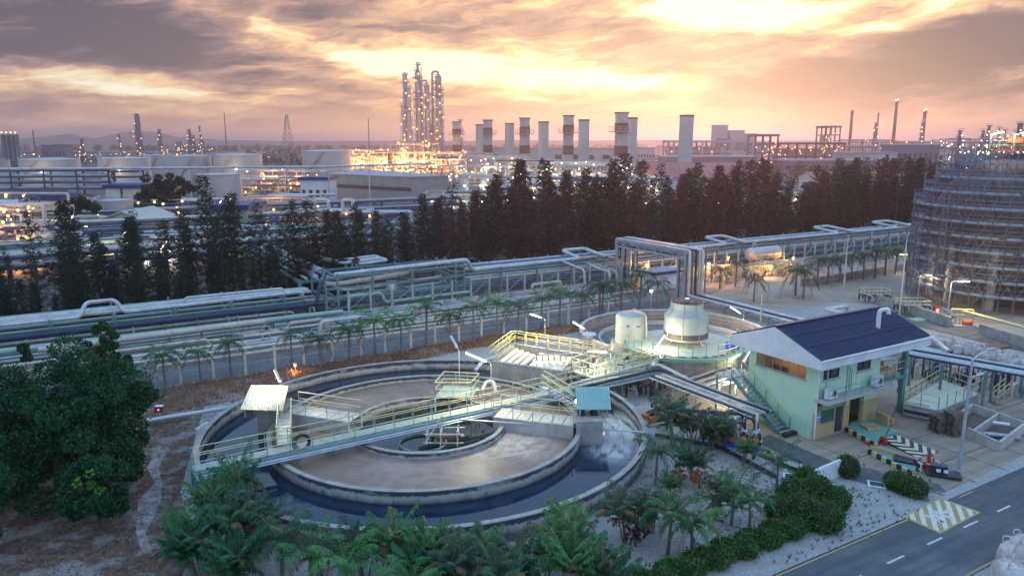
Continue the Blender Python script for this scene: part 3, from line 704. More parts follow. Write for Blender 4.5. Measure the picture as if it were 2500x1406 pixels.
for u_ in (E0 + .02, E1 - .02):
    a = [B(u_, VF + .05, 5.36), B(u_, VB - .05, 5.36), B(u_, VB - .05, ZE), B(u_, VR, ZR + .03), B(u_, VF + .05, ZE)]
    b = [p + W(.08, 0, 0) * (1 if u_ < 0 else -1) for p in a]; k = len(mb.v); mb.add(a + b, [(0, 1, 2, 3, 4), (9, 8, 7, 6, 5)] + [(i, 5 + i, 5 + (i + 1) % 5, (i + 1) % 5) for i in range(5)])
mb.build('gable_and_fascia', WHITE, bl)
mb = MB(); bbox(mb, E0 + .1, 0, VF + .06, VB - .06, 5.36, 5.4); bbox(mb, 0, E1 - .1, VF + .06, -.01, 5.36, 5.4); mb.build('soffit', WHITE, bl)
mb = MB().tube([B(E0, VF - .1, 5.98), B(E1, VF - .1, 5.94)], .07, 8); mb.build('gutter', WHITE, rf)
for f_ in (.34, .68):
    MB().beam(B(E0 + .05, VF + (VR - VF) * f_, ZE + (ZR - ZE) * f_ + .17), B(E1 - .05, VF + (VR - VF) * f_, ZE + (ZR - ZE) * f_ + .17), .05, .02).build('sheet_lap', ROOFN, rf)
for u0_, u1_, z_ in ((.45, 2.35, 4.14), (4.1, 5.85, 4.19)):
    mb = MB(); bbox(mb, u0_, u1_, -.12, -.002, z_ - .05, z_ + .02); mb.build('window_sill', CONC_L, bl); mb = MB(); bbox(mb, u0_, u1_, -.35, -.002, z_ + .86, z_ + .9); mb.build('window_hood', CONC_L, bl)
mb = MB(); bbox(mb, -.12, -.002, .85, 5.35, 4.0, 4.07); mb.build('window_sill', CONC_L, bl)
for k_ in range(3): MB().tube([B(3.1 + k_ * .25, -.05, 4.9 - k_ * .2), B(3.1 + k_ * .25, -.05, 3.05)], .018, 5).build('cable', DARK, bl)
MB().tube([B(6.9, -.05, 4.6), B(9.9, .05, 4.3), B(12.5, 1.0, 3.4)], .02, 5, .6).build('cable', DARK, bl)
vp = B(7.6, .9, 0); sl_ = (ZR - ZE) / (VR - VF)
zb = ZE + .05 + sl_ * (.9 - VF)
v_ = MB().tube([(vp.x, vp.y, zb - .1), (vp.x, vp.y, zb + 1.35), (vp.x + .55, vp.y - .1, zb + 1.45), (vp.x + .62, vp.y - .12, zb + 1.1)], .16, 12, .3).build('vent_pipe', WHITE, rf, True)
# external stair up the left wall
stt = thing('steel_staircase', 'teal steel outside staircase descending along the mint green wall', 'staircase', B(-.6, 1.6, 0))
S0, S1, ZT = 6.3, 1.9, 2.95
mb = MB()
for k in range(15):
    t = (k + .5) / 15; bbox(mb, -1.15, -.12, S0 + (S1 - S0) * t - .14, S0 + (S1 - S0) * t + .14, ZT * (1 - t) - .03, ZT * (1 - t) + .02)
mb.build('treads', STEEL, stt); mb = MB()
for u_ in (-1.18, -.1): mb.beam(B(u_, S0, ZT - .1), B(u_, S1, .05), .06, .3)
mb.build('stringer', TEALP, stt)
railing(stt, [B(-1.18, S0, ZT), B(-1.18, S1, .1)], 1.0, 1.3, .022, [TEALP, TEALP])
railing(stt, [B(-.1, S0, ZT), B(-.1, S1, .1)], 1.0, 1.3, .022, [RAILY, TEALP])
mb = MB(); bbox(mb, -1.4, .9, S0, S0 + 1.5, ZT - .12, ZT); mb.build('landing', DECKG, stt)
railing(stt, [B(-1.35, S0, ZT), B(-1.35, S0 + 1.5, ZT)], 1.0, 1.0, .022, [RAILY, TEALP]); railing(stt, [B(-1.35, S0 + 1.5, ZT), B(.9, S0 + 1.5, ZT)], 1.0, 1.0, .022, [RAILY, TEALP])
legs(stt, [B(-1.3, S0 + .1, ZT), B(-1.3, S0 + 1.4, ZT), B(.8, S0 + 1.4, ZT)], 0, .1, TEALP)
mb = MB(); bbox(mb, -1.3, -.1, 1.25, 1.7, 0, .28); mb.build('foot_kerb', KERBM, stt)
def ac(p, rz, label):
    t = thing('air_conditioner', label, 'air conditioner', p)
    M = lambda x, y, z: (p[0] + x * math.cos(rz) - y * math.sin(rz), p[1] + x * math.sin(rz) + y * math.cos(rz), p[2] + z)
    MB().box(M(0, 0, .42), (.9, .38, .7), rz).build('casing', WHITE, t)
    mb = MB()
    f0 = [M(.12 + .27 * math.cos(a), -.192, .42 + .27 * math.sin(a)) for a in (2 * math.pi * i / 24 for i in range(24))]; mb.poly(f0[::-1]); mb.build('fan_guard', STEEL, t)
    mb = MB()
    for k in range(4):
        a = k * math.pi / 2 + .4; mb.beam(M(.12, -.2, .42), M(.12 + .24 * math.cos(a), -.2, .42 + .24 * math.sin(a)), .1, .02)
    mb.build('fan', DARK, t)
    for s_ in (-.32, .32): MB().box(M(s_, 0, .035), (.08, .4, .07), rz).build('foot', DARK, t)
ac(B(.75, -.55, 3.0), TH, 'white air conditioner on the ledge corner nearest the staircase wall')
ac(B(5.9, -.5, 3.0), TH, 'white air conditioner on the ledge beside the open bay')
o = MB(); bbox(o, 6.95, 9.9, 1.6, 4.4, 2.98, 3.7); o = o.build('timber_crate', mat('orange_brown_timber', (.34, .17, .08), (.27, .13, .07), .75, 2)); tag(o, 'orange brown timber crate on the upper open bay of the building', 'crate')
o = MB(); bbox(o, 7.2, 9.6, .45, 1.3, 2.98, 3.5); tag(o.build('crate', mat('pale_plywood', (.52, .38, .22), (.45, .32, .19), .75, 2)), 'pale plywood boxes behind the upper bay railing', 'crate')
for k, (a, b, lab) in enumerate((((2138, 1034), (2168, 1050), 'low tan wall between the hazard-taped door and the yard'), ((2204, 1010), (2266, 1022), 'low tan wall at the foot of the corner column'))):
    p, q_ = G(*a), G(*b); mb = MB().beam(p + Vector((0, 0, .5)), q_ + Vector((0, 0, .5)), .18, 1.0); tag(mb.build('low_wall', TANP), lab, 'wall')
# green platform with striped kerbs, ramp, pallets and trolleys
GREENF = mat('green_floor_paint', (.16, .36, .27), (.14, .29, .23), .7, 1.0, streak=0, c3=(.22, .32, .26))
def plat(pts, h, label):
    P_ = [G(*p, h) for p in pts]; t = thing('loading_platform', label, 'platform', Vector((P_[0].x, P_[0].y, 0)))
    MB().prism([(p.x, p.y) for p in P_], 0.02, h).build('deck', GREENF, t); return t, P_
t, P_ = plat([(2065, 1042), (2090, 1022), (2130, 1020), (2195, 1052), (2150, 1068), (2140, 1082)], .3, 'green painted loading platform in front of the hazard-taped door')
MB().beam(P_[0] - Vector((0, .06, .14)), P_[5] - Vector((0, .06, .14)), .14, .3).build('kerb', KERBM, t)
t, P_ = plat([(2122, 1096), (2150, 1086), (2240, 1128), (2232, 1152)], .3, 'green painted platform with a striped kerb below the chevron ramp')
MB().beam(P_[0] - Vector((.04, .05, .14)), P_[3] - Vector((.04, .05, .14)), .16, .3).build('kerb', KERBM, t)
MB().beam(P_[0].lerp(P_[1], .1) + Vector((0, 0, .12)), P_[2] + Vector((0, 0, .12)), .1, .24).build('kerb', TANP, t)
q = [G(2150, 1068, .3), G(2192, 1062, .3), G(2292, 1103, .03), G(2238, 1116, .03)]
c = sum(q, Vector()) / 4; rdir = ((q[2] + q[3]) / 2 - (q[0] + q[1]) / 2); ra = math.atan2(rdir.y, rdir.x)
CHEV = stripes('chevron_ramp_paint', (.66, .56, .34), (.02, .035, .07), ra, .62, .5, ((c.x, c.y), ra + R(90)))
o = MB().slab(q, .02).build('ramp', CHEV); tag(o, 'ramp painted with yellow and navy chevrons in front of the yard platform', 'ramp')
def pallet(mb, p, rz, w=1.2, d=1.0):
    ca, sa = math.cos(rz), math.sin(rz)
    M = lambda x, y, z: (p[0] + x * ca - y * sa, p[1] + x * sa + y * ca, p[2] + z)
    for i in range(7): mb.box(M(-w / 2 + .06 + i * (w - .12) / 6, 0, .135), (.1, d, .022), rz)
    for y in (-d / 2 + .05, 0, d / 2 - .05): mb.box(M(0, y, .065), (w, .09, .11), rz)
o = MB(); p = G(2125, 1043, .3); pallet(o, p, R(10), 1.1, 1.0); tag(o.build('pallet', WOODL), 'fresh yellow wooden pallet on the green platform by the door', 'pallet')
for st_, (px, py, n, lab) in enumerate(((2296, 1052, 8, 'lower grey stack by the concrete pits'), (2330, 1060, 11, 'taller grey stack by the lamp pole'))):
    p = G(px, py)
    for k in range(n):
        o = MB(); pallet(o, (p.x + rnd.uniform(-.06, .06), p.y + rnd.uniform(-.05, .05), k * .15), R(12) + rnd.uniform(-.08, .08)); o = o.build('pallet', WOOD)
        tag(o, (nth(k) + ' pallet from the ground in the ' if k < n - 1 else 'topmost pallet of the ') + lab, 'pallet', 'stacked grey pallets')
# concrete pits
P_ = [G(*q, .7) for q in ((2318, 1022), (2375, 985), (2505, 1030), (2440, 1078))]
t = thing('concrete_pit', 'open concrete pit of two bays behind the pallet stacks', 'pit', P_[0] - Vector((0, 0, .7)))
mb = MB(); 
for a, b in zip(P_, P_[1:] + P_[:1]): mb.beam(a - Vector((0, 0, .34)), b - Vector((0, 0, .34)), .16, .68)
a, b = P_[0].lerp(P_[3], .5), P_[1].lerp(P_[2], .5); mb.beam(a - Vector((0, 0, .35)), b - Vector((0, 0, .35)), .14, .66); mb.build('wall', CONC_L, t)
MB().poly([p - Vector((0, 0, .66)) for p in P_]).build('pit_floor', mat('pit_silt', (.17, .13, .10), (.12, .09, .07), .9, 2), t)
p = G(2415, 1060); t = thing('sheet_stack', 'grey steel trough sections lying against the concrete pit', 'steel sections', p); mb = MB()
for k in range(5): mb.beam(p + Vector((-1.0 + k * .12, .3 - k * .22, .08 + .04 * k)), p + Vector((1.0 + k * .1, -.35 - k * .2, .08 + .04 * k)), .3, .12)
mb.build('steel_section', STEEL, t)
p = G(2440, 1035, .5); o = MB().beam(p + Vector((-.3, .25, .05)), p + Vector((.5, -.35, .12)), .35, .1).build('plastic_sheet', WHITE); tag(o, 'white sheet lying inside the pit bay nearer the road', 'sheet')
# pallet truck, trolleys, drums
def pallet_truck(p, rz, m, lab, hm=DARK):
    t = thing('pallet_truck', lab, 'pallet truck', p); ca, sa = math.cos(rz), math.sin(rz)
    M = lambda x, y, z: Vector((p[0] + x * ca - y * sa, p[1] + x * sa + y * ca, p[2] + z))
    for y in (-.2, .2): MB().beam(M(-.1, y, .12), M(1.0, y, .12), .15, .07).build('fork', m, t)
    MB().box(M(-.2, 0, .3), (.22, .5, .4), rz).build('pump_body', m, t)
    MB().tube([M(-.25, 0, .4), M(-.5, 0, 1.15)], .03, 8).build('handle_bar', hm, t)
    MB().tube([M(-.5, -.17, 1.15), M(-.52, -.1, 1.26), M(-.52, .1, 1.26), M(-.5, .17, 1.15)], .025, 6).build('grip', hm, t)
    for y in (-.12, .12): MB().tube([M(-.2, y - .03, .09), M(-.2, y + .03, .09)], .09, 10).build('wheel', DARK, t)
p = G(2168, 1036); pallet_truck(p, R(190), mat('yellow_truck_paint', (.62, .40, .06), (.5, .32, .05), .5, 2), 'yellow pallet truck with upright handle at the end of the low tan wall')
p = G(2150, 1085); pallet_truck(p, R(188), REDP, 'red pallet truck parked between the platform and the chevron ramp')
p = G(2216, 1136, .05); t = thing('plastic_pallet', 'dark blue moulded plastic pallet leaning on the striped kerb', 'pallet', p)
mb = MB().box(p + Vector((0, .1, .32)), (1.5, 1.0, .1), R(-30)); mb.build('deck', PIPE_N, t); mb = MB()
for k in range(4): mb.box(p + Vector((-.5 + k * .33, .1 - k * .19 + .28, .38)), (.1, .9, .04), R(-30))
mb.build('rib', PIPE_N, t); legs(t, [p + Vector((dx, .1 + dy, .28)) for dx, dy in ((-.6, .5), (.5, -.5), (-.3, -.3), (.3, .5))], 0, .12, PIPE_N, 'foot')
p = G(2262, 1146); t = thing('pump_trolley', 'small pump on a red and white hazard frame beside the dark battery trolley', 'pump', p); mb = MB()
for z in (.15, .55):
    for a, b in (((-.6, -.4), (.6, -.4)), ((.6, -.4), (.6, .4)), ((.6, .4), (-.6, .4)), ((-.6, .4), (-.6, -.4))): mb.beam(p + Vector((*a, z)), p + Vector((*b, z)), .06)
for a in ((-.6, -.4), (.6, -.4), (.6, .4), (-.6, .4)): mb.beam(p + Vector((*a, 0)), p + Vector((*a, .55)), .06)
mb.build('frame', stripes('red_white_paint', (.7, .68, .64), (.5, .05, .04), R(20), .4), t)
mb = MB().tube([p + Vector((-.2, 0, .3)), p + Vector((.25, 0, .3))], .2, 12); mb.tube([p + Vector((.1, 0, .3)), p + Vector((.1, 0, 1.0))], .1, 10); mb.box(p + Vector((.1, 0, .95)), (.4, .16, .1)); mb.build('pump_casing', REDP, t, True)
p = G(2298, 1162); t = thing('battery_trolley', 'dark flat trolley carrying two black boxes with white labels beside the lamp pole', 'trolley', p)
MB().box(p + Vector((.1, 0, .2)), (1.9, 1.0, .1), R(-25)).build('deck', DARK, t); MB().box(p + Vector((-.2, 0, .5)), (.9, .55, .5), R(-25)).build('battery_box', PIPE_N, t)
for k in range(2):
    a = Vector((-.36 + k * .36, -.24 - k * .17, .5)); MB().box(p + a - Vector((.02, .05, 0)), (.24, .02, .2), R(-25)).build('label', WHITE, t)
for dx, dy in ((-.7, .1), (.8, -.6), (-.5, .6), (.9, 0)): MB().tube([p + Vector((dx, dy, .1)), p + Vector((dx + .06, dy - .03, .1))], .1, 10).build('wheel', DARK, t)
p = G(2340, 1158); lp = thing('street_lamp', 'tall grey tapered lamp pole in the yard by the road corner', 'lamp post', p)
MB().tube([p, p + Vector((0, 0, 7.3))], [.13, .06], 12).build('pole', STEEL, lp, True)
MB().tube([p + Vector((0, 0, 7.2)), p + Vector((.3, .1, 7.5)), p + Vector((1.2, .5, 7.75))], .04, 8, .2).build('arm', STEEL, lp, True)
MB().box(p + Vector((1.4, .6, 7.78)), (.6, .24, .1), R(22)).build('lamp_head', STEEL, lp); MB().box(p + Vector((0, 0, .15)), (.4, .4, .3)).build('base', CONC_L, lp)
# white wall, drain covers
a, b = G(1962, 1196), G(2048, 1162); o = MB().beam(a + Vector((0, 0, .45)), b + Vector((0, 0, .55)), .16, 1.1).build('boundary_wall', WHITE); tag(o, 'short white painted wall behind the clipped hedge', 'wall')
for px, py, lab in ((2140, 1184, 'white framed drain grate in the gravel by the boxy bush'), (1932, 1165, 'white framed drain grate at the end of the black ground pipe')):
    p = G(px, py, .02); t = thing('drain_cover', lab, 'drain', p); MB().box(p + Vector((0, 0, .04)), (1.0, .8, .08), R(-20)).build('frame', WHITE, t); MB().box(p + Vector((0, 0, .085)), (.72, .54, .03), R(-20)).build('grate', PIPE_N, t)
for a, b in (((1795, 1085), (1990, 1165)), ((1830, 1120), (1880, 1100)), ((1755, 1070), (1840, 1062)), ((1890, 1130), (1960, 1150))): 
    o = MB().beam(G(*a, .08), G(*b, .08), .16, .16).build('kerb', KERBU); tag(o, {1795: 'longest striped kerb along the edge of the asphalt lane', 1830: 'striped kerb at the near side of the orange motor plinth', 1755: 'striped kerb behind the blue pump skid', 1890: 'short striped kerb ending by the white wall'}[a[0]], 'kerb', 'striped kerbs by the lane')

# ---------------------------------------------------------------- settling basin, round drum, cooling tower
def uvpoly(pts, z): return [W(*p, z) for p in pts]
bs = [W(29.6, 52.2, 2.0), W(33.2, 46.6, 2.0), W(38.6, 50.2, 2.0), W(35.0, 57.4, 2.0)]
bs = [G(1200, 880, 1.9), G(1375, 905, 1.9), G(1450, 868, 1.9), G(1255, 838, 1.9)]
t = thing('settling_basin', 'rectangular concrete basin with cream pipes and railings behind the round basin', 'basin', Vector((bs[0].x, bs[0].y, 0)))
mb = MB()
for a, b in zip(bs, bs[1:] + bs[:1]): mb.beam(a - Vector((0, 0, .95)), b - Vector((0, 0, .95)), .3, 1.9)
mb.build('wall', CONC, t); MB().poly([p - Vector((0, 0, .7)) for p in bs]).build('floor', CREAM, t)
e1, e2 = bs[1] - bs[0], bs[3] - bs[0]
for k in range(4):
    a = bs[0] + e1 * (.10 + k * .1) + e2 * .06; MB().tube([a - Vector((0, 0, .3)), a + e2 * (.75 - .06 * k) - Vector((0, 0, .3))], .24, 10).build('trough_pipe', CREAM, t, True)
MB().slab([bs[0] + e1 * .5 + e2 * .1 - Vector((0, 0, .2)), bs[0] + e1 * .95 + e2 * .1 - Vector((0, 0, .2)), bs[0] + e1 * .95 + e2 * .8 - Vector((0, 0, .2)), bs[0] + e1 * .45 + e2 * .8 - Vector((0, 0, .2))], .15).build('inner_slab', CREAM, t)
railing(t, [bs[0] + e2 * .05 - e1 * .05, bs[3] - e1 * .05, bs[3] + e2 * .06, bs[2] + e2 * .06], 1.1, 1.2, .03, [RAILY, RAILY])
railing(t, [bs[0] + e2 * .15, bs[3], bs[2]], 1.0, 1.2, .03, [RAILY, RAILY])
for k in range(6):
    a = bs[0] + e1 * (.55 + .07 * k) + e2 * (.3 + .05 * k); MB().tube([a, a + Vector((0, 0, .5)), a + e1 * .08 + Vector((0, 0, .55)), a + e1 * .09], .07, 8, .1).build('valve_pipe', PIPE_C, t, True)
o = MB().tube([G(1160, 905, 1.4), G(1180, 880, 1.9), G(1205, 872, 2.0)], .16, 10, .5).build('inlet_pipe', STEEL, None, True); tag(o, 'bent grey inlet pipe from the basin corner down to the dark water', 'pipe')
o = MB().beam(G(1190, 903, .9), G(1213, 880, 1.5), .25, .12).build('chute', CONC_L); tag(o, 'sloping pale chute between the rectangular basin and dark water', 'chute')

T2 = G(1632, 806, 1.6); T2 = (16.2, 73.0, 0)
t = thing('clarifier_tank', 'round concrete basin with a reddish inner wall behind the cooling tower', 'tank', T2)
MB().ring(T2, 9.1, 9.4, -.2, 1.5, 96).build('wall', mat('reddish_stained_concrete', (.36, .27, .25), (.26, .19, .19), .85, .9, streak=.5, grime=(.12, .07, .07)), t, True)
MB().ring(T2, 9.06, 9.44, 1.5, 1.56, 96).build('wall_cap', CONC_L, t, True)
MB().lathe(T2, [(.001, .3), (9.09, .3)], 64).build('floor', PIPEBED, t); MB().ring(T2, 7.3, 7.5, .3, .7, 64).build('weir_ring', CONC_L, t, True)
for dz, r_ in ((1.0, 9.02), (.7, 9.0)): MB().ring(T2, r_, r_ + .06, dz, dz + .07, 64).build('pipe_ring', STEEL, t, True)
DC = (14.9, 63.2, 0)
t = thing('drum_tank', 'squat round concrete tank with a green hazard-striped rim under the cooling tower', 'tank', DC)
MB().lathe(DC, [(4.6, 0), (4.6, 2.55)], 64).build('shell', CONC, t, True)
MB().lathe(DC, [(4.6, 2.5), (5.0, 2.5), (5.0, 2.78), (.01, 2.8)], 64).build('deck', DECKG, t, True)
MB().ring(DC, 5.0, 5.06, 2.5, 2.8, 64).build('rim', GREENF, t, True)
MB().lathe(DC, [(4.3, 2.83), (4.62, 2.83)], 64, R(200), R(340)).build('hazard_band', KERBU, t)
pr_ = [Vector((DC[0] + 4.9 * math.cos(a), DC[1] + 4.9 * math.sin(a), 2.8)) for a in (R(175 + i * 13) for i in range(16))]
railing(t, pr_, 1.1, 1.3, .024, [RAILY, RAILG])
# cooling tower
CT = (15.15, 63.4, 2.82)
ct = thing('cooling_tower', 'round bottle-shaped white cooling tower with a fan opening on top', 'cooling tower', CT)
CTM = mat('cooling_tower_shell', (.47, .48, .44), (.38, .39, .36), .5, .8, streak=.3, grime=(.30, .30, .27))
MB().lathe(CT, [(1.85, 1.05), (1.88, 1.15), (1.86, 2.45), (1.80, 2.6), (1.40, 3.05), (1.36, 3.15), (1.36, 3.62), (1.42, 3.66)], 48).build('shell', CTM, ct, True, 25)
MB().lathe(CT, [(1.9, .62), (1.9, 1.1)], 48).build('louvre_band', mat('louvre_mesh', (.15, .11, .10), (.08, .06, .06), .8, 6), ct, True)
MB().lathe(CT, [(1.2, .35), (1.95, .5), (1.98, .64), (1.9, .64)], 48).build('basin', CTM, ct, True)
MB().lathe(CT, [(.01, 3.3), (1.35, 3.3)], 32).build('fan_plate', DARK, ct)
mb = MB()
for k in range(8): a = k * math.pi / 4; mb.beam((CT[0], CT[1], CT[2] + 3.66), (CT[0] + 1.4 * math.cos(a), CT[1] + 1.4 * math.sin(a), CT[2] + 3.66), .05, .03)
for r_ in (.5, .95, 1.4): mb.ring(CT, r_ - .02, r_ + .02, 3.65, 3.69, 40)
mb.build('fan_guard', DARK, ct); MB().tube([(CT[0], CT[1], CT[2] + 3.3), (CT[0], CT[1], CT[2] + 3.95)], .2, 12).build('fan_motor', STEEL, ct, True)
for k in range(8):
    a = R(22.5 + k * 45); pts = [(CT[0] + r_ * math.cos(a), CT[1] + r_ * math.sin(a), CT[2] + z) for r_, z in ((1.92, .7), (1.9, 2.48), (1.83, 2.64), (1.43, 3.08), (1.40, 3.6))]
    MB().tube(pts, .028, 6).build('rib', STEEL, ct)
for k in range(6):
    a = R(20 + k * 60); MB().beam((CT[0] + 1.25 * math.cos(a), CT[1] + 1.25 * math.sin(a), CT[2] + .42), (CT[0] + 1.7 * math.cos(a), CT[1] + 1.7 * math.sin(a), CT[2]), .1).build('leg', STEEL, ct)
WT = (10.65, 65.6, 2.35)
t = thing('white_vessel', 'small upright white cylindrical tank with a domed lid beside the cooling tower', 'tank', WT)
MB().lathe(WT, [(1.32, 0), (1.32, 2.3), (1.24, 2.5), (.8, 2.68), (.01, 2.76)], 48).build('shell', CTM, t, True, 40)
MB().tube([(WT[0] + .2, WT[1] - .1, WT[2] + 2.7), (WT[0] + .2, WT[1] - .1, WT[2] + 3.0), (WT[0] + 1.2, WT[1] - .9, WT[2] + 2.7), (WT[0] + 1.35, WT[1] - 1.0, WT[2] + .3)], .09, 8, .3).build('vent_pipe', PIPE_C, t, True)
a0 = R(-115); MB().poly([(WT[0] + 1.335 * math.cos(a0 + i * .09), WT[1] + 1.335 * math.sin(a0 + i * .09), WT[2] + z) for i, z in ((0, 1.9), (1, 1.55), (2, 1.65), (3, 1.9), (2, 1.8), (1, 1.72))]).build('dark_mark', DARK, t)
for i in (0, 1): MB().box((WT[0] + 1.34 * math.cos(a0 + .75 + i * .18), WT[1] + 1.34 * math.sin(a0 + .75 + i * .18), WT[2] + 1.65), (.16, .03, .13), a0 + .75 + i * .18 + R(90)).build('red_mark', REDP, t)
MB().ring((WT[0], WT[1], 0), .0001, 1.7, 0, 2.35, 40).build('plinth', CONC, t)
# process drum left of the concrete tank, with its green service deck
PD = (10.6, 61.2, 0)
t = thing('concrete_sump', 'cream concrete drum with a pale green deck in front of the white vessel', 'tank', PD)
MB().lathe(PD, [(2.3, 0), (2.3, 1.75), (.01, 1.76)], 40).build('shell', CONC_L, t, True)
MB().lathe(PD, [(2.3, 1.7), (2.6, 1.7), (2.6, 1.85), (.01, 1.86)], 40).build('deck', DECKG, t, True)
railing(t, [Vector((PD[0] + 2.5 * math.cos(a), PD[1] + 2.5 * math.sin(a), 1.86)) for a in (R(150 + i * 22) for i in range(11))], 1.1, 1.0, .024, [RAILY, RAILG])
for k in range(10):
    a = R(150 + k * 24); r_ = 1.7; p = Vector((PD[0] + r_ * math.cos(a), PD[1] + r_ * math.sin(a), 1.85)); MB().tube([p, p + Vector((0, 0, .5 + .3 * (k % 3)))], .07, 8).build('standpipe', [PIPE_N, STEEL, PIPE_C][k % 3], t, True)
# stairs from the bridge up to the drum deck
a, b = G(1575, 905, 1.75), G(1607, 865, 2.8)
t = thing('stair_flight', 'short green stair from the footbridge up to the hazard-striped tank rim', 'staircase', Vector((a.x, a.y, 0))); d = b - a; n_ = Vector((-d.y, d.x, 0)).normalized() * .45; mb = MB()
for k in range(7): q_ = a.lerp(b, (k + .5) / 7); mb.beam(q_ - n_, q_ + n_, .22, .05)
for s_ in (-1, 1): mb.beam(a + n_ * s_, b + n_ * s_, .06, .22)
mb.build('stairs', RAILG, t)
for s_ in (-1, 1): railing(t, [a + n_ * s_, b + n_ * s_], 1.1, .8, .026, [RAILY, RAILG])
# end platform of the bridge full of valves
pl = [G(1395, 905, 1.9), G(1455, 925, 1.9), G(1560, 890, 1.9), G(1500, 868, 1.9)]
t = thing('valve_platform', 'pale green valve platform crowded with small pipes at the far end of the footbridge', 'platform', Vector((pl[0].x, pl[0].y, 0)))
MB().slab(pl, .1).build('deck', DECKG, t); railing(t, pl + pl[:1], 1.1, 1.2, .026, [RAILY, RAILG]); legs(t, [p - Vector((0, 0, .1)) for p in pl], 0, .14, RAILG)
r2 = random.Random(3)
for k in range(22):
    s_, w_ = r2.random(), r2.random(); p = pl[0].lerp(pl[1], s_).lerp(pl[3].lerp(pl[2], s_), w_); q_ = p + Vector((r2.uniform(-.8, .8), r2.uniform(-.3, .3), 0)); h_ = r2.uniform(.25, .8)
    mb = MB().tube([p, p + Vector((0, 0, h_)), q_ + Vector((0, 0, h_)), q_], .055, 6, .1); mb.lathe(p + Vector((0, 0, h_ * .6)), [(.02, -.05), (.12, -.05), (.12, .05), (.02, .05)], 8); mb.build('valve_pipe', [PIPE_W, PIPE_C, PIPE_N, RAILG][k % 4], t, True)
# pipe bundles between the bridge end and the building
def bundle(a, b, n, w, mats, r, name, labf, end=None):
    a, b = Vector(a), Vector(b); d = (b - a).normalized(); n_ = Vector((-d.y, d.x, 0)).normalized()
    for k in range(n):
        o_ = n_ * (w * (k / (n - 1) - .5)); pts = [a + o_, b + o_]
        if end: pts.append(b + o_ + Vector(end))
        m = mats[k % len(mats)]
        o = MB().tube(pts, r * (1 + .35 * ((k * 7) % 3 - 1)), 8, .25).build('pipe', m, None, True); tag(o, labf(k), 'pipe', name)
A1, A2 = G(1660, 905, 1.7), G(1740, 945, 1.7)
cols = {0: 'pale', 1: 'navy', 2: 'cream', 3: 'grey'}
bundle(G(1610, 915, 2.0), G(1860, 1010, 1.6), 7, 2.3, [PIPE_W, PIPE_N, PIPE_W, PIPE_C], .075, 'pipes running down from the footbridge to the mint wall', lambda k: nth(k) + ' pipe from the near side in the bundle slanting down to the staircase foot, ' + ['pale', 'navy', 'pale', 'cream'][k % 4])
bundle(G(1660, 950, 1.7), G(1800, 902, 1.7), 8, 3.0, [PIPE_C, PIPE_N, PIPE_W, PIPE_N], .075, 'pipes running from the palms to the drum tank', lambda k: nth(k) + ' pipe from the near side in the level bundle before the stair landing, ' + ['cream', 'navy', 'pale', 'navy'][k % 4])
for k, (a, b) in enumerate((((1610, 915), (1680, 950)), ((1700, 950), (1810, 905)))):
    p, q_ = G(*a, 1.5), G(*b, 1.5); t = thing('pipe_support', ['steel pipe support frame under the slanting pipe bundle', 'steel pipe support frame under the level pipe bundle'][k], 'pipe support', Vector((p.x, p.y, 0)))
    MB().beam(p, q_, .14).build('beam', RAILG, t); legs(t, [p, p.lerp(q_, .5), q_], 0, .12, RAILG)
o = MB().tube([G(1390, 940, 2.0), W(40.9, 44.6, 2.4), G(1590, 893, 2.4), G(1610, 890, 2.4), G(1680, 925, 1.9)], .13, 10, .4).build('pipe', PIPE_W, None, True); tag(o, 'fat pale pipe along the far footbridge bending down before the concrete tank', 'pipe')
o = MB().tube([G(1400, 950, 1.9), G(1590, 905, 2.2), G(1612, 902, 2.2), G(1640, 912, 2.0)], .11, 10, .4).build('pipe', PIPE_N, None, True); tag(o, 'navy pipe beside the fat pale pipe at the far footbridge end', 'pipe')
o = MB().tube([G(1640, 1000, 1.0), G(1810, 1010, 1.5), G(1842, 1025, 1.5), G(1846, 1060, .4)], .12, 10, .3).build('pipe', PIPE_N, None, True); tag(o, 'navy pipe elbow dropping beside the blue pump skid', 'pipe')
o = MB().tube([G(1600, 1060, .15), G(1760, 1090, .15), G(1895, 1162, .15)], .13, 10, .4).build('pipe', PIPE_N, None, True); tag(o, 'long black pipe lying on the gravel up to the drain grate', 'pipe')
# pump skids
def skid(px, py, rz, lab, n=3):
    p = G(px, py); t = thing('pump_skid', lab, 'pump', p); ca, sa = math.cos(rz), math.sin(rz); r3 = random.Random(int(px))
    M = lambda x, y, z: Vector((p[0] + x * ca - y * sa, p[1] + x * sa + y * ca, p[2] + z))
    MB().box(M(0, 0, .08), (n * .75, 1.3, .16), rz).build('plinth', BLUE if n > 2 else CONC_L, t)
    for k in range(n):
        x = -n * .36 + .38 + k * .72
        MB().tube([M(x, -.45, .45), M(x, .1, .45)], .2, 12).build('motor', ORANGE, t, True)
        MB().lathe(M(x, .35, .45), [(.01, -.22), (.26, -.2), (.26, .2), (.01, .22)], 14).build('pump_casing', PIPE_N, t, True)
        MB().tube([M(x, .35, .6), M(x, .35, 1.3 + .2 * k), M(x, .9, 1.4 + .2 * k)], .08, 8, .15).build('outlet_pipe', PIPE_W if k % 2 else PIPE_N, t, True)
        MB().lathe(M(x, .35, .95), [(.02, -.06), (.17, -.06), (.17, .06), (.02, .06)], 10).build('flange', WHITE, t, True)
skid(1588, 1032, R(-60), 'two orange motors against the outside of the round basin wall', 2)
skid(1800, 1085, R(-25), 'blue pump skid with orange motors in front of the staircase foot', 4)
skid(1845, 1085, R(-25), 'banded standpipe pump with an orange motor at the lane edge', 1)
r2 = random.Random(11)
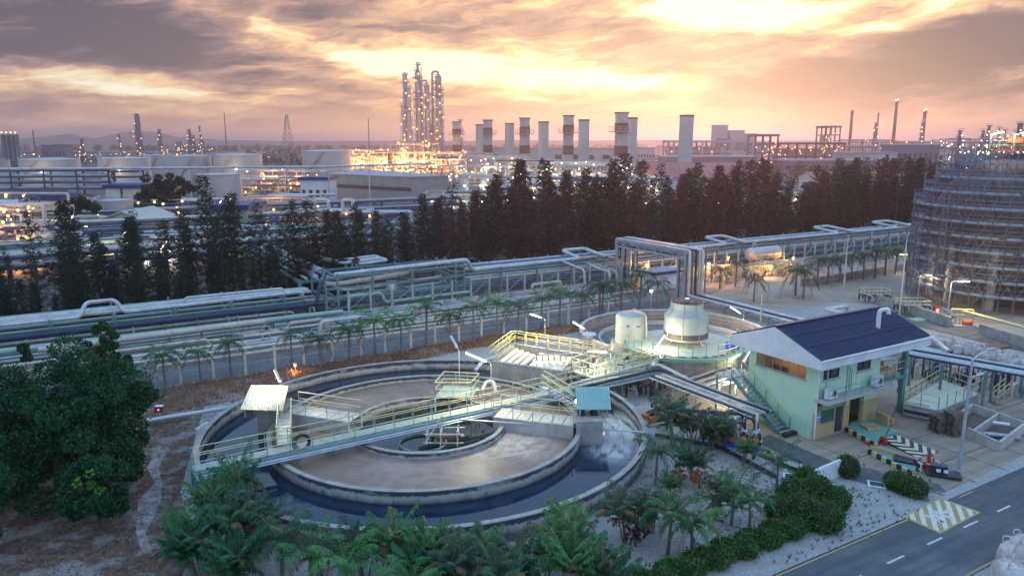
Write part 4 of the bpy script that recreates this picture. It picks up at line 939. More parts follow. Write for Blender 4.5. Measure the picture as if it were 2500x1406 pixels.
for i, (px, py, lab) in enumerate(((1500, 935, 'tangle of dark valves and pipes behind the teal canopy'), (1560, 960, 'dark pipe manifold with pale flanges beside the foam'), (1740, 1055, 'blue-grey pipe manifold between the palms and staircase foot'), (1780, 1075, 'dark valve frame next to the blue pump skid'))):
    p = G(px, py); t = thing('pipe_manifold', lab, 'pipework', p)
    for k in range(16):
        x, y = r2.uniform(-1.6, 1.6), r2.uniform(-1, 1); h_ = r2.uniform(.6, 1.7)
        q_ = p + Vector((x, y, 0)); e_ = Vector((r2.choice((-1, 1)) * r2.uniform(.4, 1.2), r2.uniform(-.3, .3), 0))
        mb = MB().tube([q_, q_ + Vector((0, 0, h_)), q_ + e_ + Vector((0, 0, h_)), q_ + e_ + Vector((0, 0, h_ * .3))], r2.choice((.05, .07, .09)), 8, .15)
        mb.lathe(q_ + Vector((0, 0, h_ * .55)), [(.03, -.05), (.15, -.05), (.15, .05), (.03, .05)], 8); mb.build('branch_pipe', [PIPE_N, DARK, PIPE_W, RAILG, PIPE_N][k % 5], t, True)
# stainless dosing vessel and blue drum
p = G(1437, 862); t = thing('steel_dosing_tank', 'polished steel cylinder between the rectangular basin and cream sump', 'tank', p)
MB().lathe(p, [(.75, 0), (.75, 1.9), (.6, 2.05), (.01, 2.1)], 24).build('shell', mat('polished_steel', (.62, .64, .66), (.5, .52, .55), .22, 1, metal=.9), t, True, 40)
p = Vector((18.4, 61.5, 2.82)); t = thing('plastic_drum', 'pair of bright blue plastic drums on the striped tank rim', 'drum', p)
for dx in (0, .62): MB().lathe(p + Vector((dx, 0, 0)), [(.01, 0), (.27, 0), (.29, .1), (.29, .55), (.25, .62), (.01, .63)], 16).build('drum', BLUE, t, True)

# ---------------------------------------------------------------- tank yard right of the building
q = [G(2205, 985, .9), G(2290, 1003, .9), G(2390, 962, .9), G(2300, 928, .9)]
t = thing('bunded_tank', 'square cream-topped concrete tank with a yellow handrail beside the open bay', 'tank', Vector((q[0].x, q[0].y, 0)))
MB().prism([(p.x, p.y) for p in q], 0, .9).build('body', CONC, t); MB().slab([p + Vector((0, 0, .06)) for p in q], .06).build('top', mat('cream_green_slab', (.56, .58, .46), (.48, .50, .40), .7, 1), t)
railing(t, [p + Vector((0, 0, .06)) for p in q + q[:1]], 1.0, 1.2, .024, [RAILY, TEALP]); 
for k in range(3): MB().beam(q[0] + Vector((0, -.15, -.25 - .22 * k)), q[1] + Vector((0, -.15, -.25 - .22 * k)), .1, .1).build('side_pipe', PIPE_N if k % 2 else PIPE_W, t)
p = G(2425, 985); t = thing('step_frame', 'small green step frame with yellow handrails in the tank yard', 'steps', p); mb = MB()
for k in range(5): mb.box(p + Vector((.2 * k, 0, .15 + .2 * k)), (.25, .8, .04))
mb.build('stairs', TEALP, t)
for s_ in (-.4, .4): railing(t, [p + Vector((0, s_, .1)), p + Vector((1.0, s_, 1.1))], .9, .7, .03, [RAILY, RAILY])
r2 = random.Random(5)
for i, (px, py, lab) in enumerate(((2360, 930, 'dark pipe manifold under the pipe rack behind the cream tank top'), (2470, 960, 'dark pipework under the rack at the right of the tank yard'), (2240, 920, 'dark pipes behind the open bay column'))):
    p = G(px, py); t = thing('pipe_manifold', lab, 'pipework', p)
    for k in range(18):
        x, y = r2.uniform(-2.6, 2.6), r2.uniform(-1.6, 1.6); h_ = r2.uniform(.5, 1.9); q_ = p + Vector((x, y, 0)); e_ = W(r2.choice((-1, 1)) * r2.uniform(.6, 2), 0, 0)
        MB().tube([q_, q_ + Vector((0, 0, h_)), q_ + e_ + Vector((0, 0, h_)), q_ + e_], r2.choice((.05, .07, .1)), 8, .15).build('branch_pipe', [PIPE_N, RACKG, PIPE_W, DARK][k % 4], t, True)
# rack with pipes leading right from behind the roof
def rack(name, lab, pts, h, w, m, beams=(0,), group=None, leg=.16):
    p = Vector(pts[0]); t = thing(name, lab, 'pipe rack', Vector((p.x, p.y, 0)), group)
    for k, q_ in enumerate(pts):
        d = (Vector(pts[min(k + 1, len(pts) - 1)]) - Vector(pts[max(k - 1, 0)])).normalized(); n_ = Vector((-d.y, d.x, 0)) * (w / 2); q_ = Vector((q_[0], q_[1], 0))
        mb = MB()
        for s_ in (-1, 1): mb.beam(q_ + n_ * s_, q_ + n_ * s_ + Vector((0, 0, h)), leg)
        for z in (h - .1, *[h - .1 - b for b in beams if b]): mb.beam(q_ - n_, q_ + n_ + Vector((0, 0, 0)), .01); mb.beam(q_ - n_ + Vector((0, 0, z)), q_ + n_ + Vector((0, 0, z)), leg)
        mb.build('portal', m, t)
    return t
a, b = G(2215, 858, 3.2), G(2520, 912, 3.2)
ps = [a.lerp(b, 1.38 * k / 4) for k in range(5)]; rack('pipe_rack', 'green steel pipe rack crossing the tank yard behind the building', ps, 3.0, 2.6, RACKG)
bundle(a, b + (b - a) * .4, 6, 2.3, [PIPE_N, PIPE_W, PIPE_W, PIPE_B], .12, 'pipes on the tank yard rack', lambda k: nth(k) + ' pipe from the near side on the tank yard rack, ' + ['navy', 'pale', 'pale', 'blue'][k % 4])
# white bags and loose waste heap along the road behind
BAG = mat('white_bag_fabric', (.62, .58, .57), (.46, .38, .35), .85, 1.6, streak=.3, grime=(.30, .14, .09), contrast=(.4, .6))
def bag(mb, p, s, r_):
    n, m = 10, 7; vs = []
    for i in range(m + 1):
        f_ = i / m; rr = s * (.5 + .06 * math.sin(f_ * math.pi)) * (1 if 0 < f_ < 1 else .82)
        for k in range(n):
            a = 2 * math.pi * k / n; sq_ = 1 / max(abs(math.cos(a)), abs(math.sin(a))) ** .55; j = 1 + r_.uniform(-.07, .07)
            vs.append((p[0] + rr * sq_ * math.cos(a) * j, p[1] + rr * sq_ * math.sin(a) * j, p[2] + f_ * s * .95))
    fs = [(i * n + k, i * n + (k + 1) % n, (i + 1) * n + (k + 1) % n, (i + 1) * n + k) for i in range(m) for k in range(n)]
    mb.add(vs, fs + [tuple(range(m * n, (m + 1) * n)), tuple(range(n - 1, -1, -1))])
r2 = random.Random(21)
for i in range(26):
    f_ = i / 25; p = G(2280 + 215 * f_ + r2.uniform(-6, 6), 842 + 58 * f_ + r2.uniform(-5, 5), 0); mb = MB(); bag(mb, p, r2.uniform(.75, 1.05), r2)
    for k in range(4):
        q_ = p + Vector((r2.uniform(-.4, .4), r2.uniform(-.4, .4), .95)); mb.beam(q_, q_ + Vector((r2.uniform(-.3, .3), r2.uniform(-.3, .3), .25)), .07, .03)
    o = mb.build('bulk_bag', BAG, None, True); tag(o, nth(i) + ' white bulk bag from the blue roof in the heap along the side road', 'bulk bag', 'white bags heaped along the side road')
for i, (px, py, s) in enumerate(((2478, 1375, 1.25), (2462, 1420, 1.2), (2520, 1385, 1.2), (2500, 1350, 1.1))):
    p = G(px, py + 10); t = thing('bulk_bag', ['big white bulk bag with tied loops at the near roadside corner', 'crumpled white bulk bag in front at the roadside corner', 'white bulk bag at the frame edge beside the tied one', 'white bulk bag behind the tied one at the roadside corner'][i], 'bulk bag', p)
    mb = MB(); bag(mb, p, s, r2); mb.build('bag_body', BAG, t, True); mb = MB()
    for k in range(4):
        a = R(45 + 90 * k); q_ = p + Vector((.5 * s * math.cos(a), .5 * s * math.sin(a), .9 * s)); mb.tube([q_, q_ + Vector((0, 0, .3)), q_ * .6 + p * .4 + Vector((0, 0, .42 * s + .3)), p + Vector((.2 * s * math.cos(a), .2 * s * math.sin(a), .95 * s))], .035, 6, .1)
    mb.build('lifting_loops', BAG, t)
# ---------------------------------------------------------------- the long pipe rack along the far road
def pipe(pts, r, m, lab, fil=.5, group='pipes of the long rack along the far road', n=10, name='pipe'):
    o = MB().tube(pts, r, n, fil).collars(pts, r).build(name, m, None, True); tag(o, lab, 'pipe', group); return o
def uv(*pts): return [W(*p) for p in pts]
RW = stripes('rusty_wall_stain', (.46, .42, .40), (.42, .36, .33), TH, 3.7)
m = RW; S.nt = m.node_tree
WALLM = mat('white_retaining_wall', (.56, .53, .52), (.44, .41, .41), .85, .5, streak=.75, grime=(.20, .085, .05), bump=.2)
def rackbent(t, u, v0, v1, h, lv, m, w=.2):
    mb = MB()
    for v in (v0, v1): mb.beam(W(u, v, 0), W(u, v, h), w)
    for z in lv: mb.beam(W(u, v0 - .1, z), W(u, v1 + .1, z), w * .9, w)
    mb.build('portal', m, t)
t = thing('pipe_rack', 'long green-grey steel pipe rack beyond the white retaining wall', 'pipe rack', W(40, 84, 0))
for i in range(36):
    u = -58 + i * 5.6
    if 24 < u < 43: continue
    h = 3.2 if u < 24 else 4.1
    rackbent(t, u, 83.3, 89.2, h, (h - .5, h - 1.6), RACKG, .22)
for v in (83.3, 89.2):
    for a, b, h in ((-60, 24, 2.75), (43, 160, 3.65)): MB().beam(W(a, v, h), W(b, v, h), .14, .2).build('stringer', RACKG, t)
# high bay of the rack
t = thing('tiered_pipe_bay', 'tall green steel frame of three tiers holding fat pipes above the rack', 'pipe frame', W(24.8, 82.2, 0))
for u in (24.8, 26.2, 30.4, 35.4, 41.2, 42.4): rackbent(t, u, 82.2, 87.6, 5.3 if u > 25 else 4.6, (4.9, 3.6, 2.4, 1.3) if u > 25 else (4.3, 2.6), RACKG, .24)
for v in (82.2, 87.6):
    for z in (4.95, 3.65, 2.45, 1.35): MB().beam(W(24.8, v, z), W(42.4, v, z), .14, .2).build('stringer', RACKG, t)
mb = MB()
for a, b in ((24.8, 26.2), (35.4, 41.2), (30.4, 35.4)): mb.beam(W(a, 82.2, 1.3), W(b, 82.2, 2.4), .1)
mb.build('brace', RACKG, t)
# fat pale top pipe, left part with loops, right part with horizontal expansion loops
pipe(uv((-62, 84, 2.95), (.6, 84, 3.0), (1.2, 84.6, 4.3), (3.8, 84.6, 4.3), (4.5, 84, 3.05), (21.5, 84, 3.3), (22.6, 84, 3.3), (22.7, 84, 2.2), (24.5, 84, 2.2)), .21, PIPE_W, 'fat pale pipe with a raised loop at the near end of the long rack')
pts = [(26.2, 83.4, 5.0), (41.8, 83.4, 5.35), (43.6, 83.6, 5.35), (44.4, 84, 3.9)]
for u0, u1, dv in ((61.5, 65.6, 4.5), (90.5, 94.6, 5.0), (118.5, 122.6, 5.5), (136, 141, 5.5)):
    pts += [(u0, 84, 4.05), (u0 + .1, 84 + dv, 4.6), (u1, 84 + dv, 4.6), (u1, 84, 4.1)]
pts += [(165, 84, 4.0)]
pipe(uv(*pts), .27, PIPE_W, 'fattest pale pipe with four flat expansion loops along the top of the long rack', .7, n=12)
pipe(uv((10.2, 84.9, 3.0), (10.4, 84.9, 3.75), (20.7, 84.9, 3.75), (20.9, 84.9, 3.0)), .13, PIPE_W, 'thin pale raised bypass pipe left of the tall green frame')
pipe(uv((-62, 85.4, 2.9), (24, 85.4, 2.95)), .2, PIPE_C, 'cream pipe behind the fat pipe with the raised loop')
pipe(uv((-62, 86.6, 2.9), (24, 86.6, 2.95)), .26, PIPE_W, 'wide pale pipe in the third lane of the near rack')
pipe(uv((-62, 87.8, 2.9), (24, 87.8, 2.95)), .16, PIPE_G, 'greenish pipe on the back lane of the near rack')
pipe(uv((-62, 83.6, 1.75), (24, 83.6, 1.85), (60, 83.8, 1.9)), .16, PIPE_B, 'slate blue pipe on the lower tier of the near rack')
pipe(uv((-62, 85.4, 1.75), (24, 85.4, 1.85), (60, 85.4, 1.9)), .2, PIPE_G, 'green-grey pipe on the lower tier of the near rack')
pipe(uv((-62, 81.2, 2.15), (22.6, 81.2, 2.3), (23.4, 81.4, 2.4), (24.2, 82.0, 4.5), (26, 86.3, 4.9), (46, 86.3, 4.9)), .24, PIPE_N, 'navy blue pipe climbing over the tall green frame', 1.2)
pipe(uv((-62, 80.2, 1.35), (26, 80.2, 1.35)), .26, PIPE_G, 'fat green-grey pipe low in front of the long rack')
pipe(uv((-3, 78.2, 1.55), (16, 78.2, 1.75), (17, 78.2, 1.75)), .27, PIPE_C, 'fat cream pipe ending in a white box in front of the rack')
pipe(uv((44, 85.4, 3.85), (165, 85.4, 3.75)), .2, PIPE_C, 'cream pipe on the top tier beyond the tall green frame')
pipe(uv((44, 86.8, 3.85), (165, 86.8, 3.75)), .24, PIPE_B, 'slate blue pipe on the top tier beyond the tall green frame')
pipe(uv((44, 88.2, 3.85), (165, 88.2, 3.75)), .18, PIPE_W, 'pale pipe on the back of the top tier beyond the tall green frame')
pipe(uv((44, 83.7, 2.7), (165, 83.7, 2.6)), .19, PIPE_C, 'cream pipe on the lower tier beyond the tall green frame')
pipe(uv((44, 85.1, 2.7), (165, 85.1, 2.6)), .24, PIPE_W, 'wide pale pipe on the lower tier beyond the tall green frame')
pipe(uv((44, 86.6, 2.7), (165, 86.6, 2.6)), .17, PIPE_N, 'navy pipe on the lower tier beyond the tall green frame')
pipe(uv((60, 82.0, 1.7), (165, 82.2, 1.6)), .15, PIPE_B, 'slate pipe hung low on the rack face beyond the tall green frame')
for k, (a, b, z, r, m_, lab) in enumerate(((25, 36, 4.0, .3, PIPE_C, 'fat cream pipe with an elbow inside the tall green frame'), (27, 41, 3.0, .18, PIPE_W, 'pale pipe on the middle tier of the tall green frame'), (25, 42, 2.1, .2, PIPE_G, 'greenish pipe on the lowest tier of the tall green frame'))):
    pipe(uv((a, 84.4 + k * .8, z), (a + 1.5, 84.2 + k * .8, z - .3), (b - 1, 84.2 + k * .8, z + .2), (b, 85.2 + k * .8, z + .2)), r, m_, lab, .8)
p = W(33.5, 84.2, 1.6); t = thing('knockout_drum', 'upright dark grey drum inside the tall green frame', 'drum', p)
MB().lathe(p, [(.01, 0), (.7, .15), (.75, .4), (.75, 1.6), (.6, 1.85), (.01, 2.0)], 20).build('shell', STEEL, t, True)
pipe(uv((42.6, 81.2, 1.75), (36, 81.2, 1.7), (31.5, 81.2, 1.65), (31, 81.2, 2.8), (27.2, 81.2, 2.8), (27, 81.2, 1.5)), .18, PIPE_G, 'green pipe stepping down in front of the tall green frame', .4)
# low pipes between wall and road
pipe(uv((4, 74.4, .45), (17, 74.4, .5), (60, 74.4, .5)), .17, PIPE_C, 'cream pipe on low sleepers nearest the far road', .4)
pipe(uv((2, 75.6, .45), (22, 75.6, .45), (22.2, 75.6, 1.6), (26.6, 75.6, 1.6), (26.8, 75.6, .45), (60, 75.6, .45)), .2, PIPE_W, 'pale low pipe with a goalpost loop beside the far road', .4)
pipe(uv((-10, 77, .7), (19, 77, .7), (19.2, 77, 1.5), (22.8, 77, 1.5), (23, 77, .5), (45, 77, .5)), .18, PIPE_C, 'cream low pipe with a goalpost loop before the retaining wall', .4)
pipe(uv((2, 76.3, 1.0), (11, 76.3, 1.05), (11.3, 76.3, .3)), .17, PIPE_C, 'short cream pipe with a bent end among the low pipes', .3)
pipe(uv((30, 76.2, .35), (66, 76.2, .35)), .15, PIPE_W, 'thin pale low pipe along the foot of the retaining wall')
pipe(uv((50.2, 78.6, .3), (50.2, 78.6, 2.3), (54.6, 78.6, 2.3), (54.6, 78.6, .3)), .19, PIPE_C, 'goalpost-shaped cream pipe in front of the retaining wall', .3)
pipe(uv((58.5, 85, 4.0), (58.6, 79.0, 3.4), (58.6, 78.6, .4)), .16, PIPE_W, 'pale pipe coming down from the rack to the low pipes')
for i in range(18):
    u = 2 + i * 3.4; t = MB(); t.box(W(u, 75.2, .14), (.25, 3.4, .28), TH); o = t.build('pipe_sleeper', CONC_L); tag(o, 'low concrete sleeper under the roadside pipes', 'sleeper', 'concrete sleepers under the low pipes')
r2 = random.Random(23)
for i in range(11):
    v = (84.3, 85.8, 86.9, 88.4)[i % 4] + r2.uniform(-.3, .3); z = (2.55, 1.45, 2.1, 1.1)[i % 4] if i < 6 else (3.3, 2.2, 1.6, 3.0)[i % 4]
    pipe(uv((-62, v, z), (24, v, z)) if i < 6 else uv((44, v, z), (165, v, z)), r2.uniform(.06, .11), (PIPE_W, PIPE_C, STEEL)[i % 3], nth(i if i < 6 else i - 6) + (' thin pipe among the fat ones on the near rack' if i < 6 else ' thin pipe among the fat ones beyond the tall green frame'))
for i, (v, z, a, b, r, m_) in enumerate(((71.5, .4, 6, 60, .13, PIPE_C), (72.3, .75, 3, 22, .16, PIPE_W), (73.2, .4, 10, 60, .1, STEEL), (73.0, 1.1, -4, 14, .14, PIPE_C), (78.9, .5, 14, 48, .14, PIPE_W), (79.5, .9, -8, 40, .11, PIPE_G), (77.6, 1.1, 24, 58, .1, PIPE_W))):
    pipe(uv((a, v, .1), (a, v, z), (b, v, z), (b, v, .1)), r, m_, nth(i) + ' slim low pipe counted from the far road towards the retaining wall', .3)
for i, (v, z, a, b, r, m_) in enumerate(((81.7, .7, -62, 22, .2, PIPE_W), (82.3, 1.5, -62, 21, .14, PIPE_C), (82.8, .9, -62, 23, .18, PIPE_G), (79.6, .55, -30, 20, .15, PIPE_W), (80.9, .45, -40, 23, .12, PIPE_C), (82.0, 2.0, -62, 15, .1, STEEL))):
    pipe(uv((a, v, z), (b, v, z), (b + .4, v, .1)), r, m_, nth(i) + ' pipe in the dark gap below the navy pipe on the near rack', .4)
t = thing('pipe_stand', 'row of short green-grey stands under the navy pipe', 'pipe rack', W(-6, 80.6, 0))
for i in range(22):
    u = -40 + i * 3; mb = MB(); mb.beam(W(u, 79.4, 0), W(u, 79.4, 1.2), .14); mb.beam(W(u, 82.6, 0), W(u, 82.6, 2.0), .14); mb.beam(W(u, 79.3, 1.0), W(u, 82.7, 1.0), .12); mb.beam(W(u, 80.8, 1.9), W(u, 82.7, 1.9), .12); mb.beam(W(u, 80.9, 1.0), W(u, 80.9, 2.0), .12)
    mb.build('portal', RACKG if i % 3 else CONC_L, t)
# valves and boxes among the pipes on the left
r2 = random.Random(17)
for i in range(22):
    u = r2.uniform(-2, 34); p = W(u, r2.uniform(73, 80), 0); t = thing('valve_station', nth(i) + ' small valve cluster among the low pipes before the long rack', 'valve', p, 'valve clusters among the low pipes')
    mb = MB().tube([p, p + Vector((0, 0, 1.1)), p + W(.7, 0, 1.1), p + W(.7, 0, 0)], .07, 8, .15); mb.lathe(p + Vector((0, 0, .7)), [(.03, -.07), (.2, -.07), (.2, .07), (.03, .07)], 10); mb.build('valve_body', [PIPE_W, DARK, PIPE_G][i % 3], t, True)
    MB().ring(p + Vector((0, 0, 1.35)), .14, .18, 0, .03, 14).build('handwheel', REDP if i % 3 == 0 else STEEL, t)
# retaining wall with fence on it
o = MB().prism([W(10, 80.9, 0), W(140, 80.9, 0), W(140, 81.15, 0), W(10, 81.15, 0)], 0, 1.15).build('retaining_wall', WALLM); tag(o, 'long low white retaining wall with rust runs under the far fence', 'wall')
def fence(name, lab, us, v, z0, h, wires, bracek):
    t = thing(name, lab, 'fence', W(us[0], v, z0))
    for u in us:
        mb = MB().beam(W(u, v, z0), W(u, v, z0 + h), .2, .2); mb.beam(W(u, v, z0 + h), W(u, v - .0, z0 + h + .12), .14); mb.build('post', CONC_L, t)
    mb = MB()
    for a, b in zip(us, us[1:]):
        for f_ in wires: mb.beam(W(a, v - .08, z0 + h * f_), W(b, v - .08, z0 + h * f_), .022)
        n = 4
        for k in range(n):         # chain-link diagonals, coarse
            a_, b_ = a + (b - a) * k / n, a + (b - a) * (k + 1) / n
            mb.beam(W(a_, v - .08, z0 + .1), W(b_, v - .08, z0 + h * .93), .005); mb.beam(W(b_, v - .08, z0 + .1), W(a_, v - .08, z0 + h * .93), .005)
    for k, (a, b) in enumerate(zip(us, us[1:])):
        if k % bracek == 0: mb.beam(W(a, v, z0 + .1), W(b, v, z0 + h * .9), .05)
    mb.build('wire_mesh', STEEL, t); return t
us = [V(px, py, 65.9)[0] for px, py in ((362, 955), (442, 938), (522, 924), (600, 910), (672, 898), (742, 886), (812, 870), (882, 858), (940, 848), (1003, 836), (1062, 826), (1120, 816), (1175, 808), (1230, 800), (1285, 791), (1338, 783), (1388, 775), (1438, 766), (1484, 760))]
fence('chain_link_fence', 'chain link fence with white concrete posts along the far road in front of the palms', us, 65.9, 0, 2.25, (.05, .5, .95), 50)
fence('chain_link_fence', 'chain link fence with white concrete posts on top of the retaining wall', [27 + 2.62 * i for i in range(44)], 81.0, 1.15, 2.2, (.1, .5, .95), 2)
fence('chain_link_fence', 'short chain link fence of white posts by the pair of palms at the junction', [76.5, 78.9, 81.3], 63.6, 0, 2.2, (.1, .5, .95), 50)

# ---------------------------------------------------------------- pipe portal over the road
t = thing('pipe_portal', 'tall goalpost of bundled pipes crossing over the far road', 'pipe portal', W(67.4, 74.5, 0))
for v in (81.8, 68.3):
    for u in (66.3, 68.8): MB().beam(W(u, v, 0), W(u, v, 6.6), .24).build('leg', STEEL, t)
for v in (80.6, 69.5):
    for u in (66.3, 68.8): MB().beam(W(u, v, 0), W(u, v, 6.3), .2).build('leg', STEEL, t)
mb = MB()
for u in (66.3, 68.8):
    for z in (6.5, 5.7): mb.beam(W(u, 68.3, z), W(u, 81.8, z), .16, .22)
    for k in range(8): mb.beam(W(u, 68.3 + k * 1.69, 5.7 if k % 2 else 6.5), W(u, 68.3 + (k + 1) * 1.69, 6.5 if k % 2 else 5.7), .08)
mb.build('truss', STEEL, t)
PR = [PIPE_W, RUST, PIPE_N, PIPE_C, PIPE_W, PIPE_B]
for k in range(6):
    u = 66.5 + k * .44; z = 6.75 + .08 * (k % 2); r = (.16, .09, .17, .12, .2, .1)[k]
    MB().tube(uv((u, 84, 3.9), (u, 82.2, 3.9), (u, 82.2 + .02 * k, z), (u, 67.7 - .12 * k, z), (u, 67.7 - .12 * k, 1.1), (u, 55, 1.0), (u - .2, 36, 1.0)), r, 10, .4).build('pipe_run', PR[k], t, True)
    MB().tube(uv((u + .2, 80.4, .5), (u + .2, 80.4, 5.9), (u + .2, 69.7, 5.9), (u + .2, 69.7, .4)), r * .7, 8, .3).build('pipe_run', PR[(k + 2) % 6], t, True)
for i in range(8):
    p = W(67.6, 64.5 - i * 3.2, 0); mb = MB(); mb.beam(p - W(1.5, 0, -.75), p + W(1.5, 0, .75), .12)
    for s_ in (-1.4, 1.4): mb.beam(p + W(s_, 0, 0), p + W(s_, 0, .75), .12)
    tag(mb.build('pipe_support', RACKG), 'low steel frame carrying the pipes from the portal to the yard', 'pipe support', 'low frames under the portal pipes')
pipe(uv((62.5, 84, 3.4), (62.5, 80.4, 2.9), (62.5, 78.5, 2.9), (62.5, 78.4, .4)), .2, PIPE_W, 'pale elbow pipe dropping from the rack just before the pipe portal', .5, 'bent pipes beside the pipe portal')
pipe(uv((64, 84, 3.1), (64, 78.9, 2.7), (64, 78.5, .4)), .15, PIPE_C, 'thinner cream elbow pipe dropping from the rack just before the pipe portal', .5, 'bent pipes beside the pipe portal')
pipe(uv((72, 46, 1.6), (72, 52, 1.7), (76, 52, 1.7), (76, 52, .3)), .24, PIPE_W, 'fat pale elbow pipe above the blue roof ridge', .5, 'bent pipes beside the pipe portal')
pipe(uv((68, 36, 1.3), (71.6, 40, 1.5), (72, 50, 1.6)), .22, PIPE_W, 'fat pale pipe running behind the blue roof', .5, 'bent pipes beside the pipe portal')
p = W(62.8, 53, 0); o = MB().beam(p, p + Vector((0, 0, 4.2)), .16).build('striped_post', stripes('post_rust_green', (.40, .12, .06), (.25, .35, .28), 0, 50)); tag(o, 'rusty red steel post standing beside the round concrete basin', 'post')
# blue roofed shed
a, b = (68.6, 76.4), (73.2, 79.4); t = thing('equipment_shed', 'small white shed with a flat blue-edged roof beside the pipe portal', 'shed', W(70, 77, 0))
MB().prism(uv((a[0], a[1]), (b[0], a[1]), (b[0], b[1]), (a[0], b[1])), 0, 2.2).build('wall', WHITE, t)
MB().prism(uv((a[0] - .4, a[1] - .4), (b[0] + .4, a[1] - .4), (b[0] + .4, b[1] + .4), (a[0] - .4, b[1] + .4)), 2.2, 2.55).build('roof', BLUEROOF, t)
MB().prism(uv((a[0] - .3, a[1] - .3), (b[0] + .3, a[1] - .3), (b[0] + .3, b[1] + .3), (a[0] - .3, b[1] + .3)), 2.552, 2.60).build('roof_deck', GROOF, t)
for k in range(2): MB().box(W(70.6 + k * 1.1, 76.1, .45), (.8, .35, .7), TH).build('outdoor_unit', WHITE, t)
# orange-lit skid with a horizontal vessel
p = W(93, 79.5, 0); t = thing('vessel', 'grey horizontal pressure vessel on saddles above the orange-lit pump skid', 'vessel', p)
c = W(93.2, 79.0, 3.0); d = W(1, 0, 0); L = 2.9
MB().tube([c - d * L, c + d * L], 1.05, 24).build('shell', COLM, t, True)
for s_ in (-1, 1):
    mb = MB(); n = 24; prof = [(1.05, 0), (.95, .25), (.7, .45), (.3, .55), (.01, .57)]; e_ = d.cross(Vector((0, 0, 1)))
    vs = [c + d * (s_ * (L + x)) + e_ * (r * math.cos(2 * math.pi * k / n)) + Vector((0, 0, r * math.sin(2 * math.pi * k / n))) for r, x in prof for k in range(n)]
    mb.add(vs, [(i * n + k, i * n + (k + 1) % n, (i + 1) * n + (k + 1) % n, (i + 1) * n + k) for i in range(4) for k in range(n)]); mb.build('dished_end', COLM, t, True)
    MB().prism([q + c for q in (d * (s_ * 1.8 - .2) + e_ * .9, d * (s_ * 1.8 + .2) + e_ * .9, d * (s_ * 1.8 + .2) - e_ * .9, d * (s_ * 1.8 - .2) - e_ * .9)], .0, 2.3).build('saddle', CONC_L, t)
MB().tube([c + d * -1.8, c + d * -1.8 + Vector((0, 0, 1.7)), c + d * -2.5 + Vector((0, 0, 1.7)), c + d * -2.5 + Vector((0, 0, .8))], .1, 8, .2).build('outlet_pipe', STEEL, t, True)
railing(t, [c + d * x + e_ * 1.4 - Vector((0, 0, 1.0)) for x in (-3.2, 3.2)], 1.0, 1.2, .03, [RAILY, RAILY]); MB().beam(c - d * 3.3 + e_ * 1.5 - Vector((0, 0, 1.05)), c + d * 3.3 + e_ * 1.5 - Vector((0, 0, 1.05)), 1.0, .08).build('walkway', DECKG, t)
legs(t, [c + d * x + e_ * 1.5 - Vector((0, 0, 1.05)) for x in (-3.2, 0, 3.2)], 0, .2, RACKG)
r2 = random.Random(31); PIPE_Y = mat('buff_pipe_cladding', (.62, .50, .34), (.50, .40, .28), .45, 1.0)
for i, (u0, u1, v0, v1, lab) in enumerate(((74.5, 82, 76.5, 81, 'orange-lit tangle of cream pipes and valves beside the pipe portal'), (82, 89, 76, 80.5, 'orange-lit pump pipework next to the horizontal vessel'), (88, 97, 75.2, 78.2, 'low pipework under the horizontal vessel'))):
    t = thing('pipe_skid', lab, 'pipework', W((u0 + u1) / 2, (v0 + v1) / 2, 0))
    for k in range(30):
        u, v = r2.uniform(u0, u1), r2.uniform(v0, v1); h_ = r2.uniform(.5, 2.2); du = r2.choice((-1, 1)) * r2.uniform(.7, 2.6); dv = r2.uniform(-.4, .4)
        MB().tube(uv((u, v, 0), (u, v, h_), (u + du, v, h_), (u + du, v + dv, h_ * .2)), r2.choice((.06, .09, .13)), 8, .2).build('branch_pipe', [PIPE_Y, PIPE_C, RAILY, PIPE_W, STEEL][k % 5], t, True)
    railing(t, uv((u0, v0, 1.2), (u1, v0, 1.2)), 1.0, 1.4, .03, [RAILY, RAILY])

# ---------------------------------------------------------------- lamps
def tube_lamp(px, py, zb, h, arm, lab, power, tilt=.25, lit=True, L=1.0, tint=(1.0, .92, .62)):
    p = G(px, py, zb); a = Vector((arm[0], arm[1], 0)).normalized(); t = thing('lamp_post', lab, 'lamp', p)
    top = p + Vector((0, 0, h)); f0 = top + a * .35 + Vector((0, 0, .12)); f1 = f0 + a * L + Vector((0, 0, tilt))
    MB().tube([p, top, f0, f0.lerp(f1, .2)], .028, 8, .15).build('pole', STEEL, t, True)
    MB().beam(f0 + Vector((0, 0, .06)), f1 + Vector((0, 0, .06)), .17, .06).build('lamp_housing', STEEL, t)
    MB().beam(f0 + Vector((0, 0, -.02)), f1 + Vector((0, 0, -.02)), .14, .07).build('lamp_tube', TUBE if lit else CONC_L, t)
    if power: lamp_light('lamp_light', f0.lerp(f1, .5) - Vector((0, 0, .22)), power * 3.0, tint, .25, t)
    return t
tube_lamp(1330, 900, 0, 4.6, (-1, .15), 'lit lamp post behind the rectangular basin, taller of the pair', 300, .3)
tube_lamp(1432, 900, 0, 3.6, (-.9, .4), 'lit lamp post beside the polished steel cylinder', 260, .5)
tube_lamp(1200, 998, 1.75, 3.3, (-1, .3), 'lit lamp arching over the footbridge landing', 330, .5, True, 1.5)
tube_lamp(1122, 962, 1.6, 3.4, (-.3, .5), 'unlit white lamp on the railed platform in the basin', 0, .6, False)
tube_lamp(1812, 835, 0, 2.9, (-1, .3), 'lit lamp post behind the white gable of the building', 200, .6)
tube_lamp(1490, 915, 1.9, 1.8, (-.8, -.1), 'lit lamp low over the valve platform', 100, .1, True, 1.5)
tube_lamp(1590, 925, .5, 2.6, (.7, .5), 'white tube lamp leaning over the pipe bundle by the steps', 150, .9, True)
